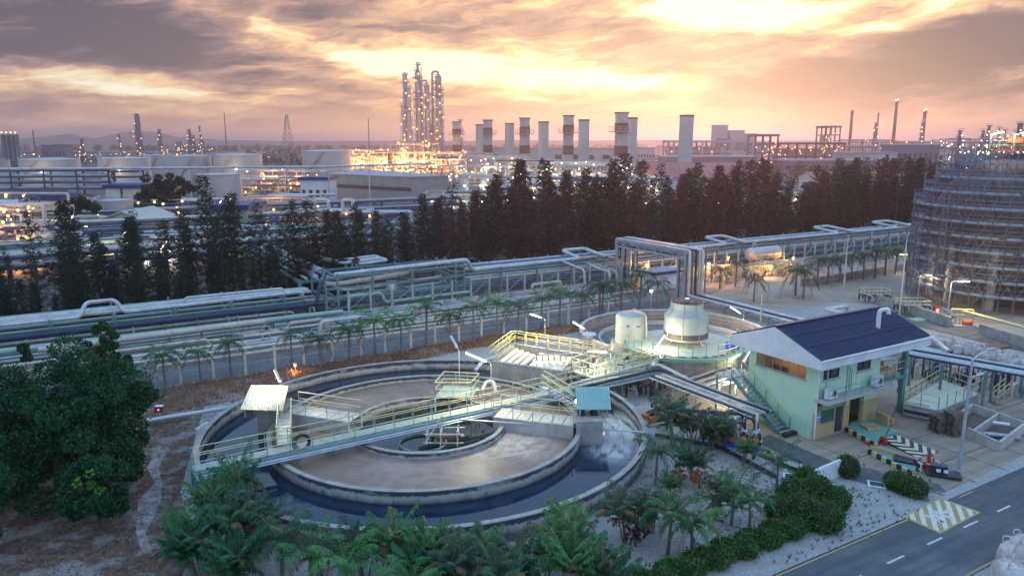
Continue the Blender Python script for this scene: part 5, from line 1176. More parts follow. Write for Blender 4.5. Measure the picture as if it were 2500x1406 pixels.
tube_lamp(1752, 985, 0, 1.7, (1, -.1), 'lit lamp under the level pipe bundle before the staircase', 140, -.05, True)
tube_lamp(1808, 930, 1.0, 1.5, (.6, .6), 'white tube lamp fixed at the stair landing', 100, .9, True)
tube_lamp(1652, 815, 1.9, 1.6, (.1, .4), 'white upright tube lamp between the vessel and cooling tower', 45, 1.0, True)
tube_lamp(690, 972, 2.9, 1.0, (-.35, .5), 'white tube lamp on top of the cream corrugated canopy', 130, .55, True)
tube_lamp(520, 1050, 1.2, .5, (-.3, -.6), 'white tube lamp lying on the rim of the round basin', 0, -.15, False)
# warm lights that the bridge, ramp and deck fixtures throw under their rails
def small_lamp(p, lab, col, mat_, power, h=2.2, r=.12, name='lamp_post', group=None):
    t = thing(name, lab, 'lamp', p, group); MB().tube([p, p + Vector((0, 0, h))], .035, 6).build('pole', STEEL, t); MB().box(p + Vector((0, 0, h + .1)), (.3, .3, .08)).build('lamp_hood', STEEL, t)
    MB().ball(p + Vector((0, 0, h - .06)), r, 10, 6).build('lamp_bulb', mat_, t)
    if power: lamp_light('lamp_light', p + Vector((0, 0, h - .3)), power, col, .2, t)
    return t
SOD = (1.0, .50, .16); WRM = (1.0, .90, .58)
small_lamp(G(722, 925), 'orange lamp on a short post in the dry grass', SOD, LAMP_O, 90, 1.3)
small_lamp(G(1588, 770), 'yellow lamp on a thin pole between the palms and white vessel', WRM, LAMP_W, 90, 3.0, .18)
for i, (u, v, h, pw, lab) in enumerate(((78, 75.6, 3.2, 1000, 'brightest orange lamp over the pump skid'), (70.6, 80.4, 3.0, 500, 'orange lamp seen through the pipe portal'), (84, 77.6, 3.3, 700, 'orange lamp beside the horizontal vessel platform'), (97, 76.4, 2.4, 600, 'orange lamp at the far end of the horizontal vessel'), (90, 74.9, 1.6, 400, 'low orange lamp under the horizontal vessel'))):
    small_lamp(W(u, v, 0), lab, SOD, LAMP_O, pw, h, .2, group='orange lamps of the pump skid')
for px, py, h, lab, pw, ax in ((2310, 795, 5.0, 'bright yellow street lamp in front of the scaffolded sphere', 900, .9), (2240, 735, 3.4, 'yellow lamp at the foot of the scaffold by the fence', 300, 1), (2180, 668, 3.0, 'small yellow lamp behind the row of roadside palms', 150, 1)):
    p = G(px, py); t = thing('street_lamp', lab, 'street lamp', p); MB().tube([p, p + Vector((0, 0, h)), p + Vector((ax, -.2, h + .1))], .06, 8, .3).build('pole', STEEL, t, True)
    MB().box(p + Vector((ax + .3, -.25, h + .15)), (1.3, .35, .1)).build('lamp_hood', STEEL, t); MB().box(p + Vector((ax + .3, -.25, h + .05)), (1.2, .3, .1)).build('lamp_glass', LAMP_W, t)
    lamp_light('lamp_light', p + Vector((ax + .3, -.3, h - .3)), pw, (1, .82, .45), .3, t)
for px, py, h, lab in ((2195, 770, 9.0, 'plain tall grey pole rising behind the blue roof'), (2058, 725, 8.2, 'white pole among the roadside palms'), (1722, 740, 0, ''), (2122, 640, 5.5, 'thin white pole behind the palm row by the rack')):
    if not h: continue
    p = G(px, py); t = MB().tube([p, p + Vector((0, 0, h))], [.11, .07], 10).build('pole', CONC_L, None, True); tag(t, lab, 'pole')
t = MB()
# ---------------------------------------------------------------- scaffolded sphere tank
SC_ = (63.4, 95.0, 0.0); RS, ZS = 8.9, 9.6
sp = thing('sphere_tank', 'huge brown spherical storage tank on columns wrapped in scaffolding', 'storage tank', SC_)
SPM = mat('weathered_sphere_steel', (.34, .22, .17), (.24, .155, .13), .7, .35, streak=.35, grime=(.18, .12, .11))
MB().lathe(SC_, [(max(.01, RS * math.sin(math.pi * i / 40)), ZS - RS * math.cos(math.pi * i / 40)) for i in range(41)], 64).build('shell', SPM, sp, True)
for k in range(10):
    a = R(12 + 36 * k); MB().tube([(SC_[0] + 8.3 * math.cos(a), SC_[1] + 8.3 * math.sin(a), 0), (SC_[0] + 8.3 * math.cos(a), SC_[1] + 8.3 * math.sin(a), ZS - 2)], .5, 16).build('column', CONC_L, sp, True)
mb = MB().lathe(SC_, [(.01, 19.0), (3.6, 19.0), (3.6, 18.85), (.01, 18.85)], 32); mb.build('top_platform', ORANGE, sp)
railing(sp, [Vector((SC_[0] + 3.5 * math.cos(R(i * 30)), SC_[1] + 3.5 * math.sin(R(i * 30)), 19.0)) for i in range(13)], 1.2, 1.0, .05, [RAILY, RAILG])
scf = thing('scaffolding', 'dense blue-grey tube scaffolding in rings all round the brown sphere', 'scaffolding', SC_)
SCM = mat('scaffold_tube', (.20, .23, .30), (.13, .155, .215), .45, 2, metal=.2); SCD = mat('scaffold_boards', (.33, .34, .38), (.24, .25, .29), .75, 1.5)
r2 = random.Random(8)
lv = [2.0 + 1.7 * k for k in range(10)]
def rad(z):
    if z < 13.2: return 11.2
    return max(4.2, 2.4 + math.sqrt(max(0, RS ** 2 - (z - ZS) ** 2)) * 1.0)
def pt(a, r, z): return Vector((SC_[0] + r * math.cos(a), SC_[1] + r * math.sin(a), z))
NS = 46
for k, z in enumerate(lv):
    z1 = lv[k + 1] if k + 1 < len(lv) else z + 1.2; zb = z - (1.7 if k else 2.0); Ro = rad(z); Ri = Ro - 1.5; mb = MB(); N_ = NS
    for i in range(N_):
        a, b = 2 * math.pi * i / N_, 2 * math.pi * (i + 1) / N_
        for rr in (Ro, Ri):
            for zz in (z, z + .55, z + 1.05): mb.beam(pt(a, rr, zz), pt(b, rr, zz), .055)
            mb.beam(pt(a, rr, zb), pt(a, rr, z + 1.25 + r2.uniform(-.1, .6)), .06)
        mb.beam(pt(a, Ro + .3, z), pt(a, Ri - .3, z), .055); mb.beam(pt(a, Ro, z + 1.0), pt(a, Ri, z + 1.0), .05)
        if r2.random() < .7: mb.beam(pt(a, Ro, zb), pt(b, Ro, z + .9), .05)
        if r2.random() < .2: mb.beam(pt(b, Ro, zb), pt(a, Ro, z + .9), .05)
        if r2.random() < .3: mb.beam(pt(a, Ro, zb), pt(a, Ri, z), .05)
    mb.build('scaffold_tier', SCM, scf); mb = MB()
    for i in range(N_):
        a, b = 2 * math.pi * i / N_, 2 * math.pi * (i + (.97 if r2.random() < .8 else .55)) / N_
        mb.beam(pt(a, Ro - .06, z + .2), pt(b, Ro - .06, z + .2), .03, .26)
        mb.slab([pt(a, Ri + .1, z + .05), pt(a, Ro - .1, z + .05), pt(b, Ro - .1, z + .05), pt(b, Ri + .1, z + .05)], .06)
    mb.build('deck_boards', SCD, scf)
for a in (R(200), R(262)):
    mb = MB()
    for s_ in (-.35, .35): mb.beam(pt(a + s_ / 11, 11.45, 0), pt(a + s_ / 11, 11.45, 14), .06)
    for i in range(34): mb.beam(pt(a - .35 / 11, 11.45, .4 + i * .4), pt(a + .35 / 11, 11.45, .4 + i * .4), .04)
    mb.build('ladder', SCM, scf)
for px, py, lab in ((2412, 392, 'tube lamp on a pole at the left edge of the sphere top'), (2470, 392, 'tube lamp over the lit cabin on the sphere top')):
    p = D(px, py, 93.5); p.z = 19.0; t = thing('lamp_post', lab, 'lamp', p); MB().tube([p, p + Vector((0, 0, 1.9))], .05, 8).build('pole', STEEL, t)
    MB().beam(p + Vector((0, 0, 1.9)), p + Vector((1.5, 0, 2.2)), .22, .12).build('lamp_tube', LAMP_W, t); lamp_light('lamp_light', p + Vector((.7, -.5, 1.6)), 160, (1, .85, .5), .3, t)
p = D(2470, 405, 93); p.z = 19.0; t = thing('site_cabin', 'small lit cabin frame on top of the scaffolded sphere', 'cabin', p)
MB().box(p + Vector((1.6, 1, .9)), (3.6, 2.4, .1)).build('floor', STEEL, t); MB().box(p + Vector((1.6, 1, 2.0)), (4.0, 2.8, .12)).build('roof', STEEL, t)
MB().box(p + Vector((1.6, 1.6, 1.0)), (3.0, .3, 1.2)).build('orange_sheet', ORANGE, t); legs(t, [p + Vector((x, y, 2.0)) for x in (-.1, 1.6, 3.3) for y in (0, 2)], 19.0, .1, STEEL, 'post')
# bund wall, pump and platforms in front of the sphere
for (a, b, h, lab) in (((1955, 700), (2230, 655), 1.0, 'low brown bund wall behind the sandy strip by the sphere'), ((2140, 742), (2320, 800), 1.2, 'dark bund wall in front of the sphere columns'), ((2390, 815), (2560, 868), 1.1, 'grey concrete bund along the side road in front of the sphere')):
    p, q_ = G(*a), G(*b); o = MB().beam(p + Vector((0, 0, h / 2)), q_ + Vector((0, 0, h / 2)), .25, h).build('bund_wall', CONC); tag(o, lab, 'wall')
q = [G(2090, 748, .8), G(2160, 735, .8), G(2215, 775, .8), G(2140, 790, .8)]
for i, (cx, cy, w_, lab, m_) in enumerate(((2135, 738, 3.2, 'dark valve frame with yellow top rails behind the roof ridge', RACKG), (2225, 765, 3.4, 'pale railed tank top at the corner behind the blue roof', TEALP))):
    p = G(cx, cy); t = thing('valve_station_cage', lab, 'pipework', p); mb = MB()
    for x in (-w_ / 2, 0, w_ / 2):
        for y in (-1, 1): mb.beam(p + Vector((x, y, 0)), p + Vector((x, y, 1.7)), .09)
    mb.build('frame', m_, t)
    railing(t, [p + Vector((x, y, .8)) for x, y in ((-w_ / 2, -1), (w_ / 2, -1), (w_ / 2, 1), (-w_ / 2, 1), (-w_ / 2, -1))], .9, 1.0, .03, [RAILY, m_])
    for k in range(8): MB().tube([p + Vector((-w_ / 2 + k * w_ / 7, -.8, .3)), p + Vector((-w_ / 2 + k * w_ / 7, -.8, .9)), p + Vector((-w_ / 2 + k * w_ / 7, .8, .9)), p + Vector((-w_ / 2 + k * w_ / 7, .8, .3))], .1, 8, .2).build('branch_pipe', [PIPE_N, DARK, PIPE_W][k % 3], t, True)
p = G(2340, 795); t = thing('fire_pump', 'cream pipe set with an orange pump beside the bright street lamp', 'pump', p)
MB().tube([p + Vector((-1, 0, .4)), p + Vector((-1, 0, 1.9)), p + Vector((1.2, -.5, 1.9)), p + Vector((1.2, -.5, .3))], .1, 8, .2).build('outlet_pipe', RAILY, t, True); MB().tube([p + Vector((.2, -.3, .5)), p + Vector((1.1, -.6, .5))], .28, 12).build('motor', ORANGE, t, True)
MB().box(p + Vector((.3, -.3, .1)), (2.4, 1.0, .2)).build('plinth', CONC_L, t)
for k in range(3): MB().tube([p + Vector((-.6 + k * .5, .5, 0)), p + Vector((-.6 + k * .5, .5, 1.2)), p + Vector((-.6 + k * .5, -.4, 1.2))], .07, 8, .15).build('branch_pipe', PIPE_C, t, True)
pipe([G(2350, 758, 1.6), G(2560, 815, 1.6)], .14, RAILY, 'cream pipe running right from the fire pump along the sphere bund', group='pipes by the sphere')
p = G(2285, 772); t = thing('fire_extinguisher_box', 'red box beside the small steps at the sphere bund', 'box', p); MB().box(p + Vector((0, 0, .6)), (.7, .4, 1.2)).build('box', REDP, t); MB().box(p + Vector((0, -.21, .7)), (.4, .02, .5)).build('front_panel', WHITE, t)
p = G(2300, 776); mb = MB()
for k in range(5): mb.box(p + Vector((.3 + .3 * k, .3, .12 + .22 * (4 - k))), (.35, 1.1, .08))
tag(mb.build('steps', STEEL), 'small steel steps next to the red box at the sphere bund', 'steps')
for px, py, lab in ((2245, 782, 'green steel plate lying by the side road'), (2430, 848, 'rusty steel tray lying on the verge of the side road')):
    p = G(px, py); o = MB().box(p + Vector((0, 0, .1)), (2.6, 1.3, .2), R(20)).build('steel_plate', GREENF if px < 2300 else RUST); tag(o, lab, 'steel plate')
# ---------------------------------------------------------------- vegetation
def frond(mb, p, az, L, lift, droop, r_, leaf=.5, n=16, w=.05, vee=.5):
    """arching rachis with two rows of narrow leaflets"""
    d = Vector((math.cos(az), math.sin(az), 0)); s_ = Vector((-d.y, d.x, 0)); pts = []
    for i in range(n + 1):
        t = i / n; x = L * (t - .12 * t * t); z = L * (lift * t - droop * t * t); pts.append(p + d * x + Vector((0, 0, z)))
    for i in range(n):
        a, b = pts[i], pts[i + 1]; mb.add([a + s_ * .02, a - s_ * .02, b - s_ * .015, b + s_ * .015], [(0, 1, 2, 3)])
        if i < 2: continue
        t = i / n; ll = leaf * L * (.35 + .65 * math.sin(min(1, t * 1.25) * math.pi * .5)) * (1 - .55 * max(0, t - .6) / .4)
        for sg in (-1, 1):
            j = r_.uniform(-.28, .28); ll_ = ll; ll = ll * r_.uniform(.7, 1.15)
            tip = a + s_ * (sg * ll * .75) + d * (ll * (.45 + j)) + Vector((0, 0, ll * (vee * (1 - t) - .35 - .25 * t + j * .5)))
            md = a.lerp(tip, .55) + Vector((0, 0, ll * .12)); e = d * w
            mb.add([a - e * .5, a + e * .5, md + e, md - e], [(0, 1, 2, 3)]); mb.add([md - e, md + e, tip], [(0, 1, 2)]); ll = ll_
PALM1 = leafmat('palm_leaf', (.014, .070, .036), (.045, .190, .066), .5, .9, .3)
PALM2 = leafmat('palm_leaf_bright', (.026, .110, .038), (.09, .29, .075), .5, .9, .3)
PALM3 = leafmat('palm_leaf_dull', (.020, .062, .040), (.055, .150, .075), .55, .9, .3)
DEADF = leafmat('dead_palm_frond', (.16, .10, .055), (.28, .19, .10), .8, .9, .15)
TRK = mat('grey_palm_trunk', (.17, .15, .15), (.10, .09, .09), .85, 3)
STEM = mat('green_cane_stem', (.15, .17, .11), (.10, .11, .08), .7, 2)
def palm(name, H, nf, L, m, seed, multi=1, spread=.0, lean=.1, leaf=.30, n=16, droop=(.5, .95), lift=(.2, 1.15), tr=.11, w=.05):
    r_ = random.Random(seed); t = bpy.data.objects.new(name, None); COL.objects.link(t); OFF[t.name] = Vector((0, 0, 0)); t.empty_display_size = .3
    crown = MB()
    for k in range(multi):
        a0 = r_.uniform(0, 6.28); q = Vector((math.cos(a0), math.sin(a0), 0)) * (spread * .35 * (k > 0)); h = H * (1 if k == 0 else r_.uniform(.55, .95))
        top = q + Vector((math.cos(a0), math.sin(a0), 0)) * (lean * h + spread * r_.uniform(.4, 1) * (multi > 1)) + Vector((0, 0, h))
        MB().tube([q, q.lerp(top, .5) * 1.0 + Vector((0, 0, h * .04)), top], [tr, tr * .65], 7, .4).build('trunk' if multi == 1 else 'stem', TRK if multi == 1 else STEM, t, True)
        for i in range(nf):
            f_ = (i + .5) / nf; az = i * 2.39996 + r_.uniform(-.3, .3)
            crown.k = 1 if f_ < .22 and r_.random() < .55 else 0
            frond(crown, top, az, L * r_.uniform(.75, 1.15), lift[0] + (lift[1] - lift[0]) * f_ + r_.uniform(-.1, .1), r_.uniform(*droop), r_, leaf, n, w)
    crown.build('crown', [m, DEADF], t); return t
def place(proto, used, loc, rz, sc, label, group):
    if proto.name not in used:
        used.add(proto.name); proto.location = loc; proto.rotation_euler.z = rz; proto.scale = (sc, sc, sc); o = proto; o['label'] = label; o['group'] = group
    else: o = dup(proto, loc, rz, sc, label, group)
    o['category'] = 'palm'; return o
used = set()
rowp = [palm('palm_tree', 2.9, 22, 1.5, PALM1, 1, leaf=.36, lean=.02, n=20, w=.04, droop=(.75, 1.25), lift=(-.1, 1.7)), palm('palm_tree', 3.1, 20, 1.6, PALM2, 2, leaf=.36, lean=.03, n=20, w=.04, droop=(.7, 1.2), lift=(0, 1.8)), palm('palm_tree', 2.7, 20, 1.5, PALM3, 3, leaf=.36, lean=.03, n=20, w=.04, droop=(.75, 1.3), lift=(-.1, 1.6)), palm('palm_tree', 3.0, 16, 1.55, PALM1, 4, leaf=.34, lean=.06, n=20, w=.04, droop=(.7, 1.1), lift=(.1, 1.9))]
row = [(405, 960, 1.05, 0), (492, 938, .85, 1), (565, 920, 1.0, 0), (713, 898, .95, 1), (784, 905, 1.05, 2), (853, 890, 1.1, 0), (918, 880, 1.25, 1), (982, 870, 1.1, 1), (1042, 858, 1.35, 1), (1101, 848, 1.1, 0), (1158, 840, 1.25, 1), (1215, 829, 1.25, 1), (1267, 824, 1.25, 2), (1319, 806, 1.15, 1), (1366, 800, 1.25, 1), (1418, 790, 1.2, 2), (1464, 776, 1.4, 2), (1516, 768, 1.25, 2), (1560, 755, 1.35, 2), (1604, 760, 1.25, 2)]
for i, (px, py, s, k) in enumerate(row):
    place(rowp[3 if i % 5 == 3 else k], used, G(px, py), rnd.uniform(0, 6.28), s * rnd.uniform(.95, 1.05), nth(i) + ' slim palm counted from the leafy tree in the row before the far road fence', 'palms along the far road fence')
for i, (px, py, s) in enumerate(((1994, 698, 1.25), (2020, 694, 1.3), (2049, 689, 1.15), (2078, 686, 1.2), (2107, 683, 1.35), (2135, 680, 1.4), (2160, 673, 1.35), (2185, 669, 1.3), (2211, 664, 1.45))):
    place(rowp[(0, 2, 0)[i % 3]], used, G(px, py), rnd.uniform(0, 6.28), s, nth(i) + ' palm counted from the junction in the row along the sandy strip', 'palms along the sandy strip')
for px, py, s, lab in ((1942, 722, 1.2, 'farther palm of the pair at the road junction fence'), (1961, 730, 1.3, 'nearer palm of the pair at the road junction fence'), (1757, 706, 1.0, 'small palm leaning by the orange-lit road behind the cooling tower'), (1795, 700, 1.15, 'taller palm beside the orange-lit road behind the cooling tower'), (1840, 737, 1.0, 'small palm at the navy pipe elbow behind the white gable'), (1470, 765, 1.2, 'extra palm behind the palm row at the round reddish basin')):
    place(rowp[2], used, G(px, py), rnd.uniform(0, 6.28), s, lab, 'palms near the road junction')
# foreground palms: feather palms and cane clumps
fg = [palm('areca_palm', 1.6, 13, 1.3, PALM2, 11, 4, .5, .05, .30, 32, (.4, .85), (.5, 1.9), .045, .03), palm('areca_palm', 1.7, 13, 1.35, PALM1, 12, 5, .55, .05, .30, 32, (.4, .85), (.5, 1.9), .045, .03),
      palm('areca_palm', 2.2, 12, 1.3, PALM3, 13, 5, .6, .05, .32, 30, (.45, .95), (.4, 1.7), .045, .03), palm('coconut_palm', 2.3, 17, 2.0, PALM1, 14, 1, 0, .06, .30, 34, (.55, 1.05), (.3, 1.7), .11, .032), palm('coconut_palm', 1.8, 16, 1.95, PALM2, 15, 1, 0, .08, .30, 34, (.55, 1.05), (.3, 1.7), .11, .032)]
FG = [(498, 1235, 0, 1.0, 'fan-topped cane palm nearest the footbridge foot'), (560, 1215, 1, 1.05, 'broad cane palm covering the basin rim below the footbridge end'), (545, 1290, 1, 1.05, 'dense cane palm in front of the footbridge foot'), (610, 1320, 2, 1.1, 'dark cane palm at the basin rim beside the lamp reflection'), (490, 1350, 1, 1.0, 'drooping cane palm over the gravel left of the group'),
      (690, 1360, 3, .95, 'feather palm with one raised frond against the dark water'), (760, 1385, 4, 1.0, 'feather palm arching over the rim beside the raised frond palm'), (850, 1400, 4, .95, 'small feather palm drooping at the bottom edge before the basin'), (935, 1330, 0, 1.0, 'bright cane palm standing up before the dark basin water'), (990, 1375, 1, .85, 'low dark cane palm between two bright ones'),
      (1060, 1340, 0, .95, 'narrow bright cane palm before the middle of the basin front'), (1010, 1440, 4, .8, 'yellowish young palm at the bottom edge'), (1190, 1345, 0, .9, 'bright slender cane palm with a fan top before the basin'), (1140, 1420, 2, .95, 'dark spiky cane palm at the bottom edge below the slender one'), (1240, 1440, 2, 1.0, 'dense dark cane palm at the bottom middle'),
      (1385, 1290, 0, 1.0, 'bright cane palm overlapping the basin rim at the front right'), (1330, 1350, 0, .9, 'yellow-green cane palm beside the curved basin rim'), (1440, 1345, 1, .95, 'big cane palm covering the basin rim'), (1415, 1400, 0, 1.15, 'large bright cane palm in front of the hedge start'), (1480, 1390, 1, 1.0, 'cane palm at the hedge start'), (1530, 1320, 2, .9, 'dark stemmed cane clump left of the gravel path'), (1590, 1290, 2, .85, 'second dark stemmed cane clump by the basin wall'),
      (1600, 1175, 3, .85, 'palm with a thick trunk just outside the foam end of the basin'), (1630, 1345, 3, .9, 'feather palm with a big crown over the hedge'), (1690, 1345, 4, .9, 'bushy feather palm over the middle of the hedge'), (1650, 1085, 2, 1.15, 'tallest cane palm with a bright green top beside the teal canopy'), (1690, 1075, 2, .85, 'cane palm leaning behind the tallest one'), (1730, 1090, 1, .9, 'dark cane palm before the pipe bundle'), (1765, 1085, 2, .75, 'dark cane palm beside the blue pump skid'),
      (1690, 1155, 1, .8, 'cane palm on two long bare stems in the gravel'), (1745, 1255, 2, .75, 'cane clump of five bare stems in open gravel'), (1785, 1275, 3, .8, 'single palm with a curved trunk beside the hose loop'), (1830, 1300, 3, .8, 'palm growing out of the hedge near the clipped mounds'), (1810, 1130, 0, .65, 'bright young palm in front of the orange motor skid'), (1895, 1195, 3, .75, 'palm at the white framed drain by the lane'), (1640, 1210, 0, .6, 'small palm beside the red-leaved shrub'), (650, 1270, 2, .85, 'dull cane palm leaning towards the dark channel water'), (455, 1290, 0, .85, 'bright cane palm at the gravel edge nearest the footpath'), (590, 1400, 1, 1.0, 'cane palm low at the bottom edge below the lamp reflection'), (890, 1350, 2, .85, 'dull cane palm between the feather palms and the bright one'), (1100, 1370, 1, .9, 'cane palm in the gap before the middle of the basin'), (1290, 1390, 1, .95, 'cane palm before the basin wall, right of the dense dark one')]
fu = set()
for i, (px, py, k, s, lab) in enumerate(FG): place(fg[k], fu, G(px, py + (max(0, min(1, (py - 1180) / 60)) * 62 if px < 1520 else 8)), rnd.uniform(0, 6.28), s, lab, 'palms in front of the round basin')

# leafy things: many small leaves in clumps
def leaves(mb, c, rx, ry, rz, n, size, r_, up=.5, shell=.55):
    for i in range(n):
        u = r_.uniform(-1, 1); a = r_.uniform(0, 2 * math.pi); q = math.sqrt(1 - u * u); rr = shell + (1 - shell) * r_.random() ** .5 + (r_.random() < .16) * r_.random() * .38
        p = Vector((c[0] + rx * rr * q * math.cos(a), c[1] + ry * rr * q * math.sin(a), c[2] + rz * rr * u))
        d = Vector((r_.gauss(0, 1), r_.gauss(0, 1), r_.gauss(0, .6) + up)).normalized(); e = d.cross(Vector((r_.gauss(0, 1), r_.gauss(0, 1), r_.gauss(0, 1)))).normalized(); s = size * r_.uniform(.6, 1.3)
        f = d.cross(e) * .5; mb.add([p - e * s, p + f * s, p + e * s, p - f * s], [(0, 1, 2, 3)])
LEAF = leafmat('broad_leaf', (.008, .042, .020), (.028, .140, .050), .5, .7, .25)
LEAFL = leafmat('lime_leaf', (.05, .14, .02), (.12, .28, .04), .5, .9, .25)
HEDGE = leafmat('hedge_leaf', (.020, .075, .016), (.060, .165, .030), .55, 1.6, .2)
BARK = mat('brown_bark', (.09, .07, .06), (.05, .04, .035), .9, 3)
def broadtree(name, base, label, clumps, lf, seed, trunk_r=.25, size=.17, per=700, extra=None):
    r_ = random.Random(seed); base = Vector(base); t = thing(name, label, 'tree', base); crown = MB(); tr = MB()
    top = base + Vector((0, 0, max(c[2] for c in clumps) * .45)); tr.tube([base, top], [trunk_r, trunk_r * .6], 8)
    for c in clumps:
        cc = base + Vector(c[:3]); tr.tube([top, top.lerp(cc, .5) + Vector((0, 0, .3)), cc], [trunk_r * .45, .04], 6, .4)
        for k in range(7):
            d = Vector((r_.gauss(0, 1), r_.gauss(0, 1), r_.gauss(0, .8))).normalized() * c[3] * r_.uniform(.35, .85); s = c[3] * r_.uniform(.3, .5)
            leaves(crown, cc + d, s, s, s * .75, int(per / 7), size, r_)
    tr.build('trunk', BARK, t, True); crown.build('crown', lf, t); 
    if extra: extra(t, r_)
    return t
def lime(t, r_):
    mb = MB(); b = OFF[t.name]
    for k in range(9): leaves(mb, b + Vector((r_.uniform(-1.2, 1.2), r_.uniform(-1.3, -.2), r_.uniform(1.6, 3.6))), .22, .22, .22, 26, .12, r_)
    mb.build('young_shoots', LEAFL, t)
b0_ = G(150, 1230)
broadtree('leafy_tree', b0_, 'biggest broad dark green tree filling the near corner', [(-3.5, 2.0, 5.2, 2.6), (-1.0, 3.5, 6.4, 2.6), (1.4, 3.0, 6.2, 2.2), (2.2, 1.5, 5.0, 1.9), (.5, .5, 5.2, 2.4), (-2.5, -.5, 4.0, 2.5), (2.0, -.3, 3.6, 2.0), (2.9, 3.4, 5.0, 1.4), (-5.0, .5, 4.2, 2.4), (0, -1.5, 3.0, 2.2), (2.4, 3.0, 2.8, 1.8), (1.0, 1.5, 3.8, 2.6), (-1.6, 1.8, 3.6, 2.6), (2.2, 1.2, 2.0, 2.2), (-.4, 2.2, 5.0, 2.6), (1.9, 2.6, 4.6, 1.9), (-3.0, 1.0, 2.2, 2.4), (-5.5, 4.0, 5.2, 2.4), (-7.5, 2.5, 4.6, 2.6), (2.6, 1.8, 1.8, 1.6)], LEAF, 41, .3, .10, 5200)
broadtree('leafy_tree', G(245, 1290), 'smaller round tree with lime shoots in front of the biggest tree', [(-.6, 0, 2.6, 1.3), (.6, .2, 2.8, 1.3), (0, -.5, 1.8, 1.3), (.9, -.3, 1.6, 1.1), (-.9, -.2, 1.5, 1.1), (0, .2, 3.4, 1.0)], LEAF, 42, .1, .085, 2600, lime)
broadtree('leafy_tree', G(-60, 1340), 'dark tree at the frame edge below the biggest tree', [(0, 0, 3.0, 1.6), (.8, .5, 4.0, 1.6), (.6, -.6, 2.0, 1.5), (-1, 1, 4.5, 1.8)], LEAF, 43, .15, .10, 2600)
broadtree('leafy_tree', G(262, 960), 'upright dark tree rising behind the biggest tree', [(0, 0, 3.0, 1.2), (.2, .2, 4.4, 1.0), (0, 0, 5.4, .7), (.9, .2, 2.6, 1.0), (1.5, .3, 2.4, .8)], LEAF, 44, .12, .10, 2200)
broadtree('leafy_tree', G(70, 940), 'thin dark sapling standing before the near end of the pipes', [(0, 0, 3.2, .6), (0, .1, 2.4, .6)], LEAF, 45, .06, .14, 500)
broadtree('leafy_tree', G(220, 920), 'small sapling among the low cream pipes', [(0, 0, 2.2, .6), (.1, .1, 3.0, .4)], LEAF, 46, .05, .14, 420)
for lab, px, py, s, lf in (('red-leaved small shrub on the gravel', 1655, 1185, .5, leafmat('red_leaf', (.30, .045, .02), (.4, .09, .03))), ('rust-red shrub beside the bare cane stems', 1705, 1195, .6, leafmat('rust_leaf', (.30, .08, .03), (.42, .13, .04))), ('dark purple shrub at the hedge start', 1552, 1335, .6, leafmat('purple_leaf', (.05, .02, .03), (.09, .03, .04)))):
    r_ = random.Random(int(px)); b = G(px, py); t = thing('shrub', lab, 'shrub', b); mb = MB(); leaves(mb, b + Vector((0, 0, s * 1.3)), s, s, s * .8, 130, .13, r_, .5, .1); mb.build('foliage', lf, t)
    mb = MB(); 
    for k in range(3): mb.tube([b, b + Vector((r_.uniform(-.3, .3), r_.uniform(-.3, .3), s * 1.6))], .025, 5)
    mb.build('stem', BARK, t)
def bush(label, name, lumps, seed, n=1500, size=.085, cat='hedge', lf=HEDGE):
    r_ = random.Random(seed); b = Vector((lumps[0][0], lumps[0][1], 0)); t = thing(name, label, cat, b); mb = MB(); core = MB()
    for x, y, z, rx, ry, rz in lumps:
        leaves(mb, (x, y, z), rx, ry, rz, int(n * rx * ry), size, r_, .8, .82)
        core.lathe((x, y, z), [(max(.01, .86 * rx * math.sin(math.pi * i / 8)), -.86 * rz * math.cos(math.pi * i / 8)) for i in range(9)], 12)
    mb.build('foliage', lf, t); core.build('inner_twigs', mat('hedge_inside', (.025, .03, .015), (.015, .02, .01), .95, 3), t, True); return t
def lump(px, py, rx, rz, z=None):
    p = G(px, py); return (p.x, p.y, rz * .75 if z is None else z, rx, rx, rz)
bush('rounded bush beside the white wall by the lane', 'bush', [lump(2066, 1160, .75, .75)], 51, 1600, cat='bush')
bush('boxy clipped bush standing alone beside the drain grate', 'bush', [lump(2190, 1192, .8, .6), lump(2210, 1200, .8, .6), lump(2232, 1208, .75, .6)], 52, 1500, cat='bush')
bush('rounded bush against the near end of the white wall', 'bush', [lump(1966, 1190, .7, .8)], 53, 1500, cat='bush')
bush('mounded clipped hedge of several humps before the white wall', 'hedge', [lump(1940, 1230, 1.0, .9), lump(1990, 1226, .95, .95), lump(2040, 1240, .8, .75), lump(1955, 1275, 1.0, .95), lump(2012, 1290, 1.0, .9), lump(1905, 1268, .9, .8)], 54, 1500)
hl = []
for i in range(26):
    f_ = i / 25; u = 20.5 + (32.6 - 20.5) * f_; w_ = W(u, 23.35 + .3 * math.sin(i * 1.7), 0); hl.append((w_.x, w_.y, .38, .64, .64, .5 + .1 * math.sin(i * 2.3)))
bush('long low clipped hedge running beside the near road', 'hedge', hl, 55, 1500)
